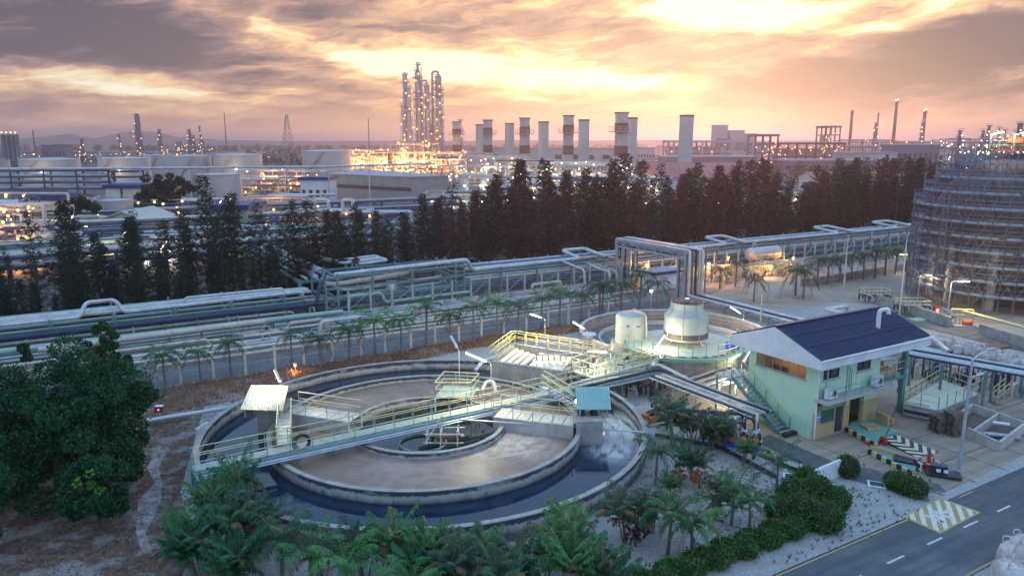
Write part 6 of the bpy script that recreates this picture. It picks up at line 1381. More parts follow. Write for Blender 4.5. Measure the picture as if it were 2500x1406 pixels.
# dry grass bank
r_ = random.Random(61); GRASS = leafmat('dry_grass_blades', (.22, .115, .07), (.36, .20, .12), .9, .5, .1)
DRYM = mat('dry_grass_soil', (.20, .115, .085), (.12, .075, .06), .95, 1.2, bump=.6, c3=(.26, .20, .18))
mb = MB(); nu, nv = 120, 8
for i in range(nu + 1):
    for j in range(nv + 1):
        u = -2 + 52 * i / nu; v0 = 59.6 if u < 12 else (60.5 + min(3.0, (u - 12) * .14)); v = v0 + (65.7 - v0) * j / nv
        h = .5 * math.sin(math.pi * j / nv) * (.6 + .4 * math.sin(u * .9) + .25 * math.sin(u * 2.3 + j)); mb.v.append(tuple(W(u, v, max(-.02, h) + .01)))
for i in range(nu):
    for j in range(nv): a = i * (nv + 1) + j; mb.f.append((a, a + nv + 1, a + nv + 2, a + 1)); mb.mi.append(0)
gpts = list(mb.v); o = mb.build('grass_bank', DRYM, None, True); o['kind'] = 'structure'
mb = MB()
for k in range(15000):
    p = Vector(gpts[r_.randrange(len(gpts))]) + Vector((r_.uniform(-.4, .4), r_.uniform(-.4, .4), -.03)); h = r_.uniform(.1, .34); a = r_.uniform(0, 6.28); e = Vector((math.cos(a), math.sin(a), 0)) * .05
    tip = p + Vector((r_.uniform(-.18, .18), r_.uniform(-.18, .18), h)); mb.add([p - e, p + e, tip], [(0, 1, 2)])
o = mb.build('dry_grass', GRASS); tag(o, 'dry brown grass on the bank between basin and fence', 'grass', kind='stuff')
mb = MB()                        # leaf litter and tufts on the gravel and the dirt
for k in range(7000):
    px, py = r_.choice(((r_.uniform(0, 470), r_.uniform(1000, 1406)), (r_.uniform(0, 470), r_.uniform(1000, 1406)), (r_.uniform(1500, 1900), r_.uniform(1080, 1300)), (r_.uniform(330, 600), r_.uniform(960, 1120)))); p = G(px, py, .03)
    a = r_.uniform(0, 6.28); s = r_.uniform(.04, .11); e = Vector((math.cos(a), math.sin(a), r_.uniform(-.2, .4))) * s; f_ = Vector((-math.sin(a), math.cos(a), r_.uniform(0, .5))) * s * .5; mb.add([p - e, p + f_, p + e, p - f_], [(0, 1, 2, 3)])
o = mb.build('fallen_leaves', leafmat('dead_leaf', (.12, .07, .05), (.30, .22, .16), .8, .5, .05)); tag(o, 'scattered dead leaves on gravel and soil', 'leaves', kind='stuff')
mb = MB()
for k in range(110):
    f_ = r_.random(); p = G(1900 + 330 * f_ + r_.gauss(0, 25), 1385 - 140 * f_ - abs(r_.gauss(0, 14)), .01) if k % 2 else G(r_.gauss(2110, 45), r_.gauss(1225, 22), .01)
    for q in range(4):
        a = r_.uniform(0, 6.28); e = Vector((math.cos(a), math.sin(a), 0)) * .03; mb.add([p - e, p + e, p + Vector((r_.uniform(-.15, .15), r_.uniform(-.15, .15), r_.uniform(.08, .22)))], [(0, 1, 2)])
o = mb.build('weed_tufts', leafmat('weed_blade', (.10, .06, .05), (.24, .13, .09), .8, .5, .1)); tag(o, 'dark and reddish weed tufts on the verge', 'weeds', kind='stuff')
p = G(1800, 1252, .03); o = MB().tube([p + Vector((1.3 * math.cos(R(a)) - .5, .95 * math.sin(R(a)), .02)) for a in range(-40, 250, 12)], .03, 6).build('garden_hose', DARK, None, True); tag(o, 'dark hose curled in a loop on the gravel between palms', 'hose')

# casuarina belt: tapering feathery conifer-like trees
CAS = leafmat('casuarina_needles', (.012, .026, .020), (.034, .056, .036), .8, .25, .15)
CAS2 = leafmat('casuarina_needles_brown_flare', (.045, .022, .022), (.098, .050, .044), .8, .25, .15)  # brown needles reddened: warm flare glow put into their colour
def casuarina(H, seed, m, dens=1.0):
    r_ = random.Random(seed); t = bpy.data.objects.new('casuarina_tree', None); COL.objects.link(t); OFF[t.name] = Vector((0, 0, 0)); t.empty_display_size = .3
    MB().tube([(0, 0, 0), (r_.uniform(-.15, .15), r_.uniform(-.15, .15), H * .5), (r_.uniform(-.3, .3), r_.uniform(-.3, .3), H * .98)], [.17, .03], 6, 1.0).build('trunk', BARK, t, True)
    mb = MB(); nb = int(120 * dens)
    for i in range(nb):
        f = (i + r_.random()) / nb; z = H * (.07 + .91 * f); a = i * 2.4 + r_.uniform(-.5, .5); L = (1 - f) ** .8 * H * .165 * r_.choice((.45, .7, 1.0, 1.0, 1.45)) + .35
        d = Vector((math.cos(a), math.sin(a), 0)); b0 = Vector((0, 0, z)); tip = b0 + d * L + Vector((0, 0, L * r_.uniform(.25, .8)))
        mb.add([b0 + Vector((0, 0, .03)), b0 - Vector((0, 0, .03)), tip], [(0, 1, 2)])
        for k in range(int((7 + L * 8) * dens)):
            q = b0.lerp(tip, r_.uniform(.15, 1.05)) + Vector((r_.gauss(0, .13), r_.gauss(0, .13), r_.gauss(0, .1)))
            s = r_.uniform(.35, .75); g = Vector((r_.gauss(0, .4) + d.x * .4, r_.gauss(0, .4) + d.y * .4, r_.uniform(-.5, .5))).normalized() * s; e = g.cross(Vector((r_.gauss(0, 1), r_.gauss(0, 1), r_.gauss(0, 1)))).normalized() * r_.uniform(.05, .11)
            mb.add([q - e, q + e, q + g * .8 + e * .5, q + g - Vector((0, 0, s * .2)), q + g * .8 - e * .5], [(0, 1, 2, 3, 4)])
    mb.build('crown', m, t); return t
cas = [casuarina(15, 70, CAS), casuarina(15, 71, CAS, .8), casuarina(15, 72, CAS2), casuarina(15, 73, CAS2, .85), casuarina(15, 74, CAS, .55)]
cu = set(); spots = []
r_ = random.Random(77)
for v0, step, u0, u1 in ((103, 2.9, 31, 203), (109, 3.1, 36, 210), (116, 3.5, 44, 222)):
    u = u0
    while u < u1:
        spots.append((u + r_.uniform(-.9, .9), v0 + r_.uniform(-1.6, 1.6))); u += step * r_.uniform(.75, 1.25)
left = []
for v0, step in ((93, 2.1), (96.5, 2.5), (101, 2.9), (106, 3.4), (112, 4.4)):
    u = -34
    while u < 33:
        left.append((u + r_.uniform(-1, 1), v0 + r_.uniform(-1.5, 1.5))); u += step * r_.uniform(.7, 1.3)
def ctree(u, v, H, k, lab, grp):
    p = W(u, v, 0); pr_ = cas[k]; s = H / 15
    if pr_.name not in cu: cu.add(pr_.name); o = pr_; o.location = p; o.rotation_euler.z = r_.uniform(0, 6.28); o.scale = (s * 1.05, s * 1.05, s)
    else: o = dup(pr_, p, r_.uniform(0, 6.28), (s * r_.uniform(.9, 1.25), s * r_.uniform(.9, 1.25), s))
    o['label'] = lab; o['category'] = 'tree'; o['group'] = grp
for u, v in spots:
    pv = 1.0 if u > 58 else .74
    H = r_.choice((r_.uniform(9, 13), r_.uniform(12, 15.5), r_.uniform(13.5, 17.8))) * pv * (1.0 if u < 125 else .93) + .03 * (v - 104)
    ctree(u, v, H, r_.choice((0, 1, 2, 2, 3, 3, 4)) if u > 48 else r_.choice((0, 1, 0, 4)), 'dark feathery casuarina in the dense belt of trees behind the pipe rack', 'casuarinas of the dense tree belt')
for i, (u, v) in enumerate(left):
    big = 16 < u < 27
    ctree(u, v, (r_.uniform(3.6, 7.5) if v < 99 else r_.choice((r_.uniform(6, 9), r_.uniform(8, 11.5), r_.uniform(9, 13.5)))) * (1.2 if big else 1), r_.choice((0, 4, 1, 4) if v > 101 else (0, 1, 0)), 'thin dark feathery casuarina with plant lights showing through, behind the near pipe rack', 'casuarinas of the thin tree belt')
# ---------------------------------------------------------------- the plant behind the trees
def bulbs(parent, pts, m, r, name='lamp'):
    if not pts: return
    o0 = OFF[parent.name]; first = None
    for p in pts:
        p = Vector(p)
        if first is None:
            first = MB().ball((0, 0, 0), r, 8, 5).build('lamp', m); first.parent = parent; first.location = p - o0
        else:
            c = first.copy(); COL.objects.link(c); c.parent = parent; c.location = p - o0
LIT = {'o': (LAMP_O, SOD), 'w': (LAMP_W, WRM)}
def block(name, label, x, y, L, Dp, H, lv, seed, m, pm, nl, kind, power=0, lr=.32, vessels=0, cat='pipework', group=None, dens=1.0):
    """an open steel structure of several floors with pipes, vessels and lamps; (x, y) is the middle of its footprint"""
    r_ = random.Random(seed); t = thing(name, label, cat, (x, y, 0), group); nb = max(2, round(L / 5)); mb = MB(); w = .22 + L * .003
    for i in range(nb + 1):
        for yy in (-Dp / 2, Dp / 2):
            mb.beam((x - L / 2 + L * i / nb, y + yy, 0), (x - L / 2 + L * i / nb, y + yy, H * r_.choice((1, 1, .8, .65))), w)
    for k in range(lv):
        z = H * (k + 1) / lv * .97
        for yy in (-Dp / 2, Dp / 2): mb.beam((x - L / 2, y + yy, z), (x + L / 2, y + yy, z), w, w * 1.3)
        for i in range(nb + 1): mb.beam((x - L / 2 + L * i / nb, y - Dp / 2, z), (x - L / 2 + L * i / nb, y + Dp / 2, z), w)
    for i in range(nb):
        if r_.random() < .4: mb.beam((x - L / 2 + L * i / nb, y - Dp / 2, 0), (x - L / 2 + L * (i + 1) / nb, y - Dp / 2, H * .5), w * .7)
    mb.build('frame', m, t)
    for k in range(int((3 + L / 4) * dens)):
        z = H * (r_.randrange(lv) + 1) / lv + .2; a = x - L / 2 + r_.uniform(-1, L * .5); b = a + r_.uniform(.3, .9) * L; yy = y + r_.uniform(-.5, .5) * Dp; rr = r_.uniform(.1, .34) * (1 + L / 120)
        pts = [(a, yy, z)]; pts += [(a, yy, z), (b, yy, z)] if r_.random() < .5 else [(b, yy, z), (b, yy, z * r_.uniform(.3, .7)), (b + r_.uniform(1, 4), yy, z * .5)]
        pts = [q for i, q in enumerate(pts) if i == 0 or q != pts[i - 1]]
        MB().tube(pts, rr, 8, .4).build('pipe_run', r_.choice(pm), t, True)
    for k in range(int(L / 6 * dens)):
        a = x + r_.uniform(-.5, .5) * L; yy = y + r_.uniform(-.5, .3) * Dp; MB().tube([(a, yy, 0), (a, yy, H * r_.uniform(.4, 1.1)), (a + r_.uniform(-2, 2), yy, H * .9)], r_.uniform(.1, .25), 7, .3).build('riser', r_.choice(pm), t, True)
    for k in range(vessels):
        a = x + r_.uniform(-.45, .45) * L; yy = y - Dp * r_.uniform(.1, .5); vr = r_.uniform(.8, 1.6); vh = H * r_.uniform(.35, .9)
        MB().lathe((a, yy, 0), [(vr, 0), (vr, vh), (vr * .7, vh + vr * .5), (.01, vh + vr * .65)], 16).build('vessel', r_.choice(pm), t, True, 40)
    lm, lc = LIT[kind]
    bulbs(t, [(x + r_.uniform(-.5, .5) * L, y - Dp / 2 - r_.uniform(0, .6), H * r_.uniform(.1, 1.02)) for k in range(nl)], lm, lr)
    if power:
        for k in range(1 + int(L > 22)): lamp_light('lamp_light', (x + (k - .3) * L * .35, y - Dp / 2 - 3, H * .55), power, lc, 1.0, t)
    return t
PMW = [PIPE_W, PIPE_C, STEEL, PIPE_B]; PMO = [PIPE_C, CREAM, COLM, PIPE_W, RUST]; PMM = [COLM, DARK, PIPE_C, RACKG, STEEL]; PMB = [PIPE_B, RACKB, STEEL, PIPE_W]
def tankcyl(px0, px1, ptop, Y, z0, label, m=TANKW, stair=True, dome=.06, name='storage_tank'):
    a, b = D(px0, ptop, Y), D(px1, ptop, Y); r = (b.x - a.x) / 2; cx = (a.x + b.x) / 2; c = (cx, Y + r, 0); t = thing(name, label, 'storage tank', c); H = a.z
    MB().lathe(c, [(r, z0), (r, H)], 56).build('shell', m, t, True); MB().lathe(c, [(r + .12, H - .15), (r + .12, H + .1), (r, H + .12), (r * .5, H + r * dome * .8), (.01, H + r * dome)], 56).build('roof', m, t, True, 40)
    for z in (H * .33, H * .66): MB().lathe(c, [(r, z), (r + .06, z), (r + .06, z + .18), (r, z + .18)], 56).build('girth_ring', m, t)
    if stair:
        mb = MB(); n = 14; a0, a1 = R(230 + 20 * math.sin(px0)), R(290 + 20 * math.sin(px0))
        P0 = [Vector((cx + (r + .5) * math.cos(a0 + (a1 - a0) * i / n), c[1] + (r + .5) * math.sin(a0 + (a1 - a0) * i / n), .3 + (H - .3) * i / n)) for i in range(n + 1)]
        for p, q in zip(P0, P0[1:]): mb.beam(p, q, .7, .25); mb.beam(p + Vector((0, 0, 1)), q + Vector((0, 0, 1)), .08)
        mb.build('stairway', COLM, t)
    if name == 'storage_tank':
        nr = 18; mb = MB()
        for i in range(40):
            p = Vector((cx + r * math.cos(i * .15708), c[1] + r * math.sin(i * .15708), H)); q = Vector((cx + r * math.cos((i + 1) * .15708), c[1] + r * math.sin((i + 1) * .15708), H)); mb.beam(p + Vector((0, 0, 1)), q + Vector((0, 0, 1)), .07); mb.beam(p, p + Vector((0, 0, 1)), .06)
        mb.build('roof_railing', STEEL, t)
    return t, c, r, H
tl = [(-30, 8, 395, 345, 'cut-off white tank at the far edge of the tank farm'), (12, 148, 391, 330, 'first wide white tank from the cluster of tall silos'), (212, 332, 388, 325, 'white tank with a stairway above the blue pipe bridge'), (336, 400, 380, 372, 'white tank half hidden behind the one with pipes up its side'), (392, 492, 382, 340, 'white tank with pipes up its side in the middle of the tank farm'), (500, 617, 379, 335, 'white tank with a long stairway at the open end of the tank farm'), (722, 842, 370, 400, 'lone white tank beside the orange-lit plant')]
for i, (a, b, p, Y, lab) in enumerate(tl):
    t, c, r, H = tankcyl(a, b, p, Y, 0, lab)
    if i in (2, 5, 1): bulbs(t, [(c[0] + r * .3, c[1] - r - .6, H * .55)], LAMP_W, .55); lamp_light('lamp_light', (c[0] + r * .3, c[1] - r - 9, H * .7), 1200, (1, .75, .42), .6, t)
t, c, r, H = tankcyl(455, 566, 428, 204, 0, 'nearest cream tank with ladders beside the thin trees', TANKW, False, .03)
for k, a in enumerate((R(205), R(222))):
    p = Vector((c[0] + (r + .25) * math.cos(a), c[1] + (r + .25) * math.sin(a), 0)); mb = MB()
    for s_ in (-.3, .3): mb.beam(p + Vector((s_, 0, 0)), p + Vector((s_, 0, H + 1.2)), .09)
    for i in range(int(H / .5)): mb.beam(p + Vector((-.3, 0, .5 * i)), p + Vector((.3, 0, .5 * i)), .07)
    mb.build('ladder', RUST, t)
t, c, r, H = tankcyl(222, 300, 492, 158, 0, 'small white tank behind the blue-roofed building', TANKW, False, .1)
# buildings
def hall(label, x0, x1, y0, y1, h, wall, roof, rise=0.0, name='building', cat='building', ridge='x', fascia=None, bands=None, win=0, over=.5):
    t = thing(name, label, cat, ((x0 + x1) / 2, (y0 + y1) / 2, 0)); MB().prism([(x0, y0), (x1, y0), (x1, y1), (x0, y1)], 0, h).build('wall', wall, t); mb = MB(); o = over
    if rise:
        if ridge == 'x':
            ym = (y0 + y1) / 2; A = [(x0 - o, y0 - o, h), (x1 + o, y0 - o, h), (x1 + o, ym, h + rise), (x0 - o, ym, h + rise), (x1 + o, y1 + o, h), (x0 - o, y1 + o, h)]
            mb.slab([A[0], A[1], A[2], A[3]], .15); mb.slab([A[3], A[2], A[4], A[5]], .15)
            for x in (x0, x1): MB().add([(x, y0, h - .01), (x, y1, h - .01), (x, ym, h + rise - .16)], [(0, 1, 2)]).build('gable', fascia or wall, t)
        else:
            xm = (x0 + x1) / 2; A = [(x0 - o, y0 - o, h), (xm, y0 - o, h + rise), (xm, y1 + o, h + rise), (x0 - o, y1 + o, h), (x1 + o, y0 - o, h), (x1 + o, y1 + o, h)]
            mb.slab([A[0], A[1], A[2], A[3]], .15); mb.slab([A[1], A[4], A[5], A[2]], .15)
            for y in (y0, y1): MB().add([(x0, y, h - .01), (x1, y, h - .01), (xm, y, h + rise - .16)], [(0, 1, 2)]).build('gable', fascia or wall, t)
        n = 14
        for i in range(n + 1):        # sheet ribs
            f = i / n
            if ridge == 'x': a = x0 - o + (x1 - x0 + 2 * o) * f; mb.beam((a, y0 - o, h + .05), (a, ym, h + rise + .05), .14, .12)
            else: a = y0 - o + (y1 - y0 + 2 * o) * f; mb.beam((x0 - o, a, h + .05), (xm, a, h + rise + .05), .14, .12); mb.beam((x1 + o, a, h + .05), (xm, a, h + rise + .05), .14, .12)
    else: mb.prism([(x0 - o, y0 - o), (x1 + o, y0 - o), (x1 + o, y1 + o), (x0 - o, y1 + o)], h, h + .9)
    mb.build('roof', roof, t)
    if bands:
        for z0, z1, m in bands: MB().box(((x0 + x1) / 2, y0 - .06, (z0 + z1) / 2), (x1 - x0, .12, z1 - z0)).build('wall_band', m, t)
    for k in range(win):
        a = x0 + (x1 - x0) * (k + .5) / win; MB().box((a, y0 - .05, h * .55), ((x1 - x0) / win * .45, .1, h * .25)).build('window', GLASSD, t)
    return t
def hx(px0, px1, ptop, Y): a, b = D(px0, ptop, Y), D(px1, ptop, Y); return a.x, b.x, a.z
x0, x1, h = hx(257, 343, 460, 185); hall('white block with a blue roof band and an orange lamp beside the dark round tree', x0, x1, 185, 196, h, CREAM, BLUEROOF, bands=[(0, .5, RUST)], win=0)
m_ = MB().box(((x0 + x1) / 2 - .4, 184.9, h / 2), (.5, .14, h)).build('dark_strip', DARK, bpy.data.objects['building'])
x0, x1, h = hx(70, 160, 488, 150); hall('low blue roofed shed left of the small white tank', x0, x1, 150, 160, h, CREAM, BLUEROOF, 1.0)
x0, x1, h = hx(248, 352, 530, 135); hall('cream shed with a plain sloping roof among the thin trees', x0, x1, 135, 146, h - .6, CREAM, CREAM, 1.6, ridge='y')
x0, x1, h = hx(522, 602, 512, 140); hall('shed with a blue roof edge and green-lit open side behind the thin trees', x0, x1, 140, 150, h, mat('wall_painted_green_light', (.30, .36, .30)), BLUEROOF)  # green light on the shed is put into the wall colour
x0, x1, h = hx(732, 800, 440, 225); hall('white block with a blue roof band beside the grey warehouse', x0, x1, 225, 236, h, WHITE, BLUEROOF, win=4)
# grey warehouse, seen at a corner
a, b, c_ = D(798, 422, 262), D(1005, 434, 236), D(1094, 430, 246); z = 9.3
P_ = [(D(798, 470, 262).x, 262), (D(1005, 470, 236).x, 236), (D(1094, 470, 246).x, 246), (D(1094, 470, 246).x - 30, 292), (D(798, 470, 262).x + 6, 296)]
t = thing('warehouse', 'big grey flat-roofed warehouse with a dark band on its wall', 'warehouse', (P_[1][0] - 10, 260, 0)); MB().prism(P_, 0, 9.0).build('wall', mat('grey_wall_cladding', (.36, .31, .29), (.30, .26, .25), .7, .3), t); cx = sum(p[0] for p in P_) / 5; cy = sum(p[1] for p in P_) / 5
MB().prism([(cx + (p[0] - cx) * 1.01, cy + (p[1] - cy) * 1.01) for p in P_], 9.0, 9.4).build('roof', GROOF, t)
p, q = Vector((*P_[0], 5.4)), Vector((*P_[1], 5.4)); d = (q - p).normalized(); n_ = Vector((d.y, -d.x, 0)) * .1; MB().beam(p + n_, q + n_, .1, 1.1).build('wall_band', mat('brown_band', (.13, .08, .08)), t)
for k in range(9): MB().lathe((P_[0][0] + 4 + k * 4.1, 275 + (k * 7) % 12, 9.4), [(.5, 0), (.5, .5), (.75, .6), (.5, .95), (.01, 1.0)], 10).build('roof_vent', STEEL, t, True)
# red roofs
x0, x1, h = hx(1610, 1835, 425, 236); hall('red roofed hall partly hidden by the casuarinas', x0, x1, 236, 262, h - 1, WHITE, REDROOF, 4.2, fascia=REDROOF, over=1.2)
x0, x1, h = hx(1800, 1900, 432, 205); hall('red roofed hall with a white gable edge facing the trees', x0, x1, 205, 232, h - 1.5, REDROOF, REDROOF, 3.4, ridge='y', fascia=REDROOF, over=1.0)
x0, x1, h = hx(1840, 1905, 470, 190); hall('small white annex below the red gable', x0, x1, 190, 198, h, WHITE, CREAM, .8)
x0, x1, h = hx(1985, 2300, 425, 250); hall('long red roof strip seen through the trees on the right', x0, x1, 250, 262, h - 1, CREAM, REDROOF, 1.5)
# blue pipe bridges on the left
def bridge(label, p0, p1, posts, tiers, dep, m, npipe, seed, name='pipe_bridge', pm=PMB):
    """pipe bridge along a straight line; tiers are heights"""
    p0, p1 = Vector(p0), Vector(p1); r_ = random.Random(seed); d = (p1 - p0).normalized(); n_ = Vector((-d.y, d.x, 0)) * dep; t = thing(name, label, 'pipe bridge', p0)
    for k in range(posts):
        q = p0.lerp(p1, k / (posts - 1)); mb = MB()
        for o in (Vector(), n_): mb.beam(q + o, q + o + Vector((0, 0, tiers[-1] + .3)), .4)
        for z in tiers: mb.beam(q + Vector((0, 0, z)), q + n_ + Vector((0, 0, z)), .3)
        mb.build('portal', m, t)
    for z in tiers:
        for o in (Vector(), n_): MB().beam(p0 + o + Vector((0, 0, z)), p1 + o + Vector((0, 0, z)), .3, .38).build('stringer', m, t)
    for k in range(npipe):
        z = r_.choice(tiers) + .35; o = n_ * r_.uniform(.1, .9); a, b = (0, 1) if r_.random() < .6 else (r_.uniform(0, .4), r_.uniform(.6, 1))
        MB().tube([p0.lerp(p1, a) + o + Vector((0, 0, z)), p0.lerp(p1, b) + o + Vector((0, 0, z))], r_.uniform(.12, .3), 8).build('pipe_run', r_.choice(pm), t, True)
    return t
A = lambda px, Y: Vector((D(px, 400, Y).x, Y, 0))
bridge('tall blue steel pipe bridge of four tiers in front of the tank farm', A(-60, 188), A(262, 192), 5, [8.4, 9.9, 11.4, 12.9], 4, RACKB, 12, 3)
bridge('blue pipe bridge tier stepping down from the tall one towards the dark round tree', A(262, 192), A(348, 194), 2, [9.4, 11.2, 12.6], 4, RACKB, 5, 4)
o = MB().tube([D(-40, 413, 186), D(340, 411, 192), D(800, 407, 224), D(1062, 400, 250)], .32, 10).build('pipe', PIPE_W, None, True); tag(o, 'long pale pipe crossing the whole left half above the blue bridge', 'pipe')
t = thing('pipe_trestle', 'row of slim steel trestles carrying the long pale pipe', 'trestle', D(340, 411, 192) * 1); OFF[t.name] = Vector(t.location)
for px, py, Y in ((340, 411, 192), (460, 410, 201), (580, 409, 209), (700, 408, 217), (800, 407, 224), (900, 404.6, 233), (1000, 402, 243)):
    p = D(px, py, Y); MB().beam((p.x, p.y + .4, 0), (p.x, p.y + .4, p.z - .3), .3).build('leg', STEEL, t)
# low pipe bridges and process clutter behind the thin trees
bridge('low pipe bridge of pale pipes just behind the thin trees', W(-40, 122, 0), W(46, 122, 0), 14, [3.0, 4.4], 4, RACKB, 12, 6, pm=PMM)
bridge('double-tier pipe bridge close behind the thin trees', W(-50, 133, 0), W(60, 133, 0), 18, [2.2, 3.4, 4.6], 5, RACKG, 18, 16, pm=PMM)
bridge('pale pipe bridge running between sheds behind the thin trees', W(-60, 146, 0), W(70, 146, 0), 16, [3.6, 5.0, 6.2], 5, RACKB, 14, 7, pm=PMM)
bridge('farther pipe bridge towards the grey warehouse', W(-30, 176, 0), W(90, 176, 0), 12, [4.0, 5.6], 5, RACKB, 12, 8, pm=PMM)
bridge('pipes running away from the rack between the two tree belts', W(29, 90, 0), W(29, 128, 0), 6, [3.3], 5, RACKG, 12, 9, pm=[PIPE_W, PIPE_C, PIPE_B, PIPE_N])
for k, (x, y, z) in enumerate(((31.2, 92.5, 3.7), (32.6, 95, 3.7))):
    o = MB().tube([W(31.5, y, z), W(31.5, y, z + .7), W(36.5, y + .5, z + .9), W(36.5, y + 2.4, z + .9), W(31, y + 2.2, z + .7), W(31, y + 12, z)], .22, 10, .5).build('pipe', PIPE_W, None, True); tag(o, ['pale hairpin pipe loop above the pipes between the tree belts', 'second pale hairpin loop behind the first between the tree belts'][k], 'pipe')
pp = D(805, 495, 150); o = MB().tube([pp + Vector((-3, 0, -3)), pp + Vector((-3, 0, .6)), pp + Vector((-.3, 0, .6)), pp + Vector((-.3, 0, -1.6)), pp + Vector((2.6, 0, -1.6)), pp + Vector((2.6, 0, .6)), pp + Vector((4.6, 0, .6)), pp + Vector((4.6, 0, -5))], .33, 10, .6).build('pipe', PIPE_W, None, True); tag(o, 'fat pale U-shaped pipe loop in front of the grey warehouse', 'pipe')
sp_ = [(40, 590, 'orange-lit process frame at the frame edge behind the thin trees', 126, 16, 8, 9.5, 3, 'o', 26, 2600), (25, 560, 'orange-lit pipe structure behind the first one', 150, 18, 8, 10, 3, 'o', 22, 2600), (110, 600, 'orange-lit low frame behind the casuarina saplings', 122, 12, 7, 5, 2, 'o', 10, 1500), (170, 560, 'pipe frame with white tube lamps behind the thin trees', 142, 14, 7, 6, 2, 'w', 6, 900), (340, 600, 'blue-lit pipe frame among the thin trees', 122, 16, 7, 5, 2, 'w', 7, 900), (420, 560, 'orange-lit pipe rack foot of the nearest cream tank', 168, 16, 8, 7, 3, 'o', 12, 1700),
       (470, 600, 'green-lit pump row behind the thin trees', 126, 16, 7, 4, 2, 'w', 8, 900), (560, 600, 'orange-lit pump row before the shed with the green-lit side', 132, 13, 6, 5, 2, 'o', 10, 1600), (640, 560, 'pipe frame between the green-lit shed and the warehouse', 162, 18, 8, 6, 2, 'o', 9, 1500), (700, 520, 'pipe frame below the white block with the blue band', 198, 20, 8, 6, 2, 'o', 12, 1500), (830, 560, 'frame of pipes in front of the warehouse behind the trees', 152, 20, 8, 6, 2, 'o', 8, 1300), (640, 470, 'distant pipe racks between the cream tank and lone white tank', 270, 34, 10, 7, 3, 'o', 16, 2200), (690, 440, 'pipe racks before the lone white tank', 330, 36, 10, 8, 3, 'o', 14, 2200), (200, 520, 'pipe frame below the blue pipe bridge', 175, 22, 8, 7, 3, 'o', 10, 1400), (60, 500, 'blue pipe stack beneath the tall pipe bridge', 178, 24, 8, 6, 3, 'w', 6, 800)]
for i, (px, py, lab, Y, L, Dp, H, lv_, kd, nl, pw) in enumerate(sp_):
    block('process_unit', lab, D(px, py, Y).x, Y, L, Dp, H, lv_, 100 + i, RACKB if i % 3 else COLM, PMO if kd == 'o' and i % 2 == 0 else PMM, nl, kd, pw, .16 + Y * .0006, 2, group='process units behind the thin trees', dens=1.7)
for i, (px, py, Y) in enumerate(((395, 605, 110), (450, 603, 112), (327, 648, 104), (305, 570, 118), (178, 528, 140), (510, 490, 190), (540, 492, 190), (560, 490, 190))):
    p = D(px, py, Y); t = thing('tube_lamp', nth(i) + ' slanted white tube lamp from the bottom among the thin trees', 'lamp', (p.x, p.y, 0), 'white tube lamps behind the thin trees'); MB().beam((p.x, p.y, 0), p, .08).build('pole', STEEL, t); MB().beam(p - Vector((.35, 0, .3)), p + Vector((.35, 0, .45)), .16).build('lamp_tube', LAMP_W, t)
# dark round trees in the plant
for i, (px, py, Y, lab, k) in enumerate(((372, 424, 184, 'dark round-topped tree beside the nearest cream tank', 1.15), (418, 420, 192, 'dark broad tree touching the nearest cream tank', 1.1), (398, 462, 168, 'dark tree below the round-topped pair', 1.0), (190, 470, 148, 'dark bushy tree in front of the low blue roofed shed', .75))):
    p = D(px, py, Y); h = p.z
    broadtree('round_tree', (p.x, p.y, 0), lab, [(x * k, y * k, z, r * k) for x, y, z, r in ((0, 0, h - 2.4 * k, 2.6), (2.6, .5, h - 3.6 * k, 2.4), (-2.6, 0, h - 3.6 * k, 2.5), (0, -1.5, h - 5.0 * k, 2.8), (2.4, -1, h * .42, 2.4), (-2.4, -1, h * .42, 2.4), (0, -1, h * .3, 2.4))], LEAF if i == 3 else CAS, 80 + i, .3, .40, 620)
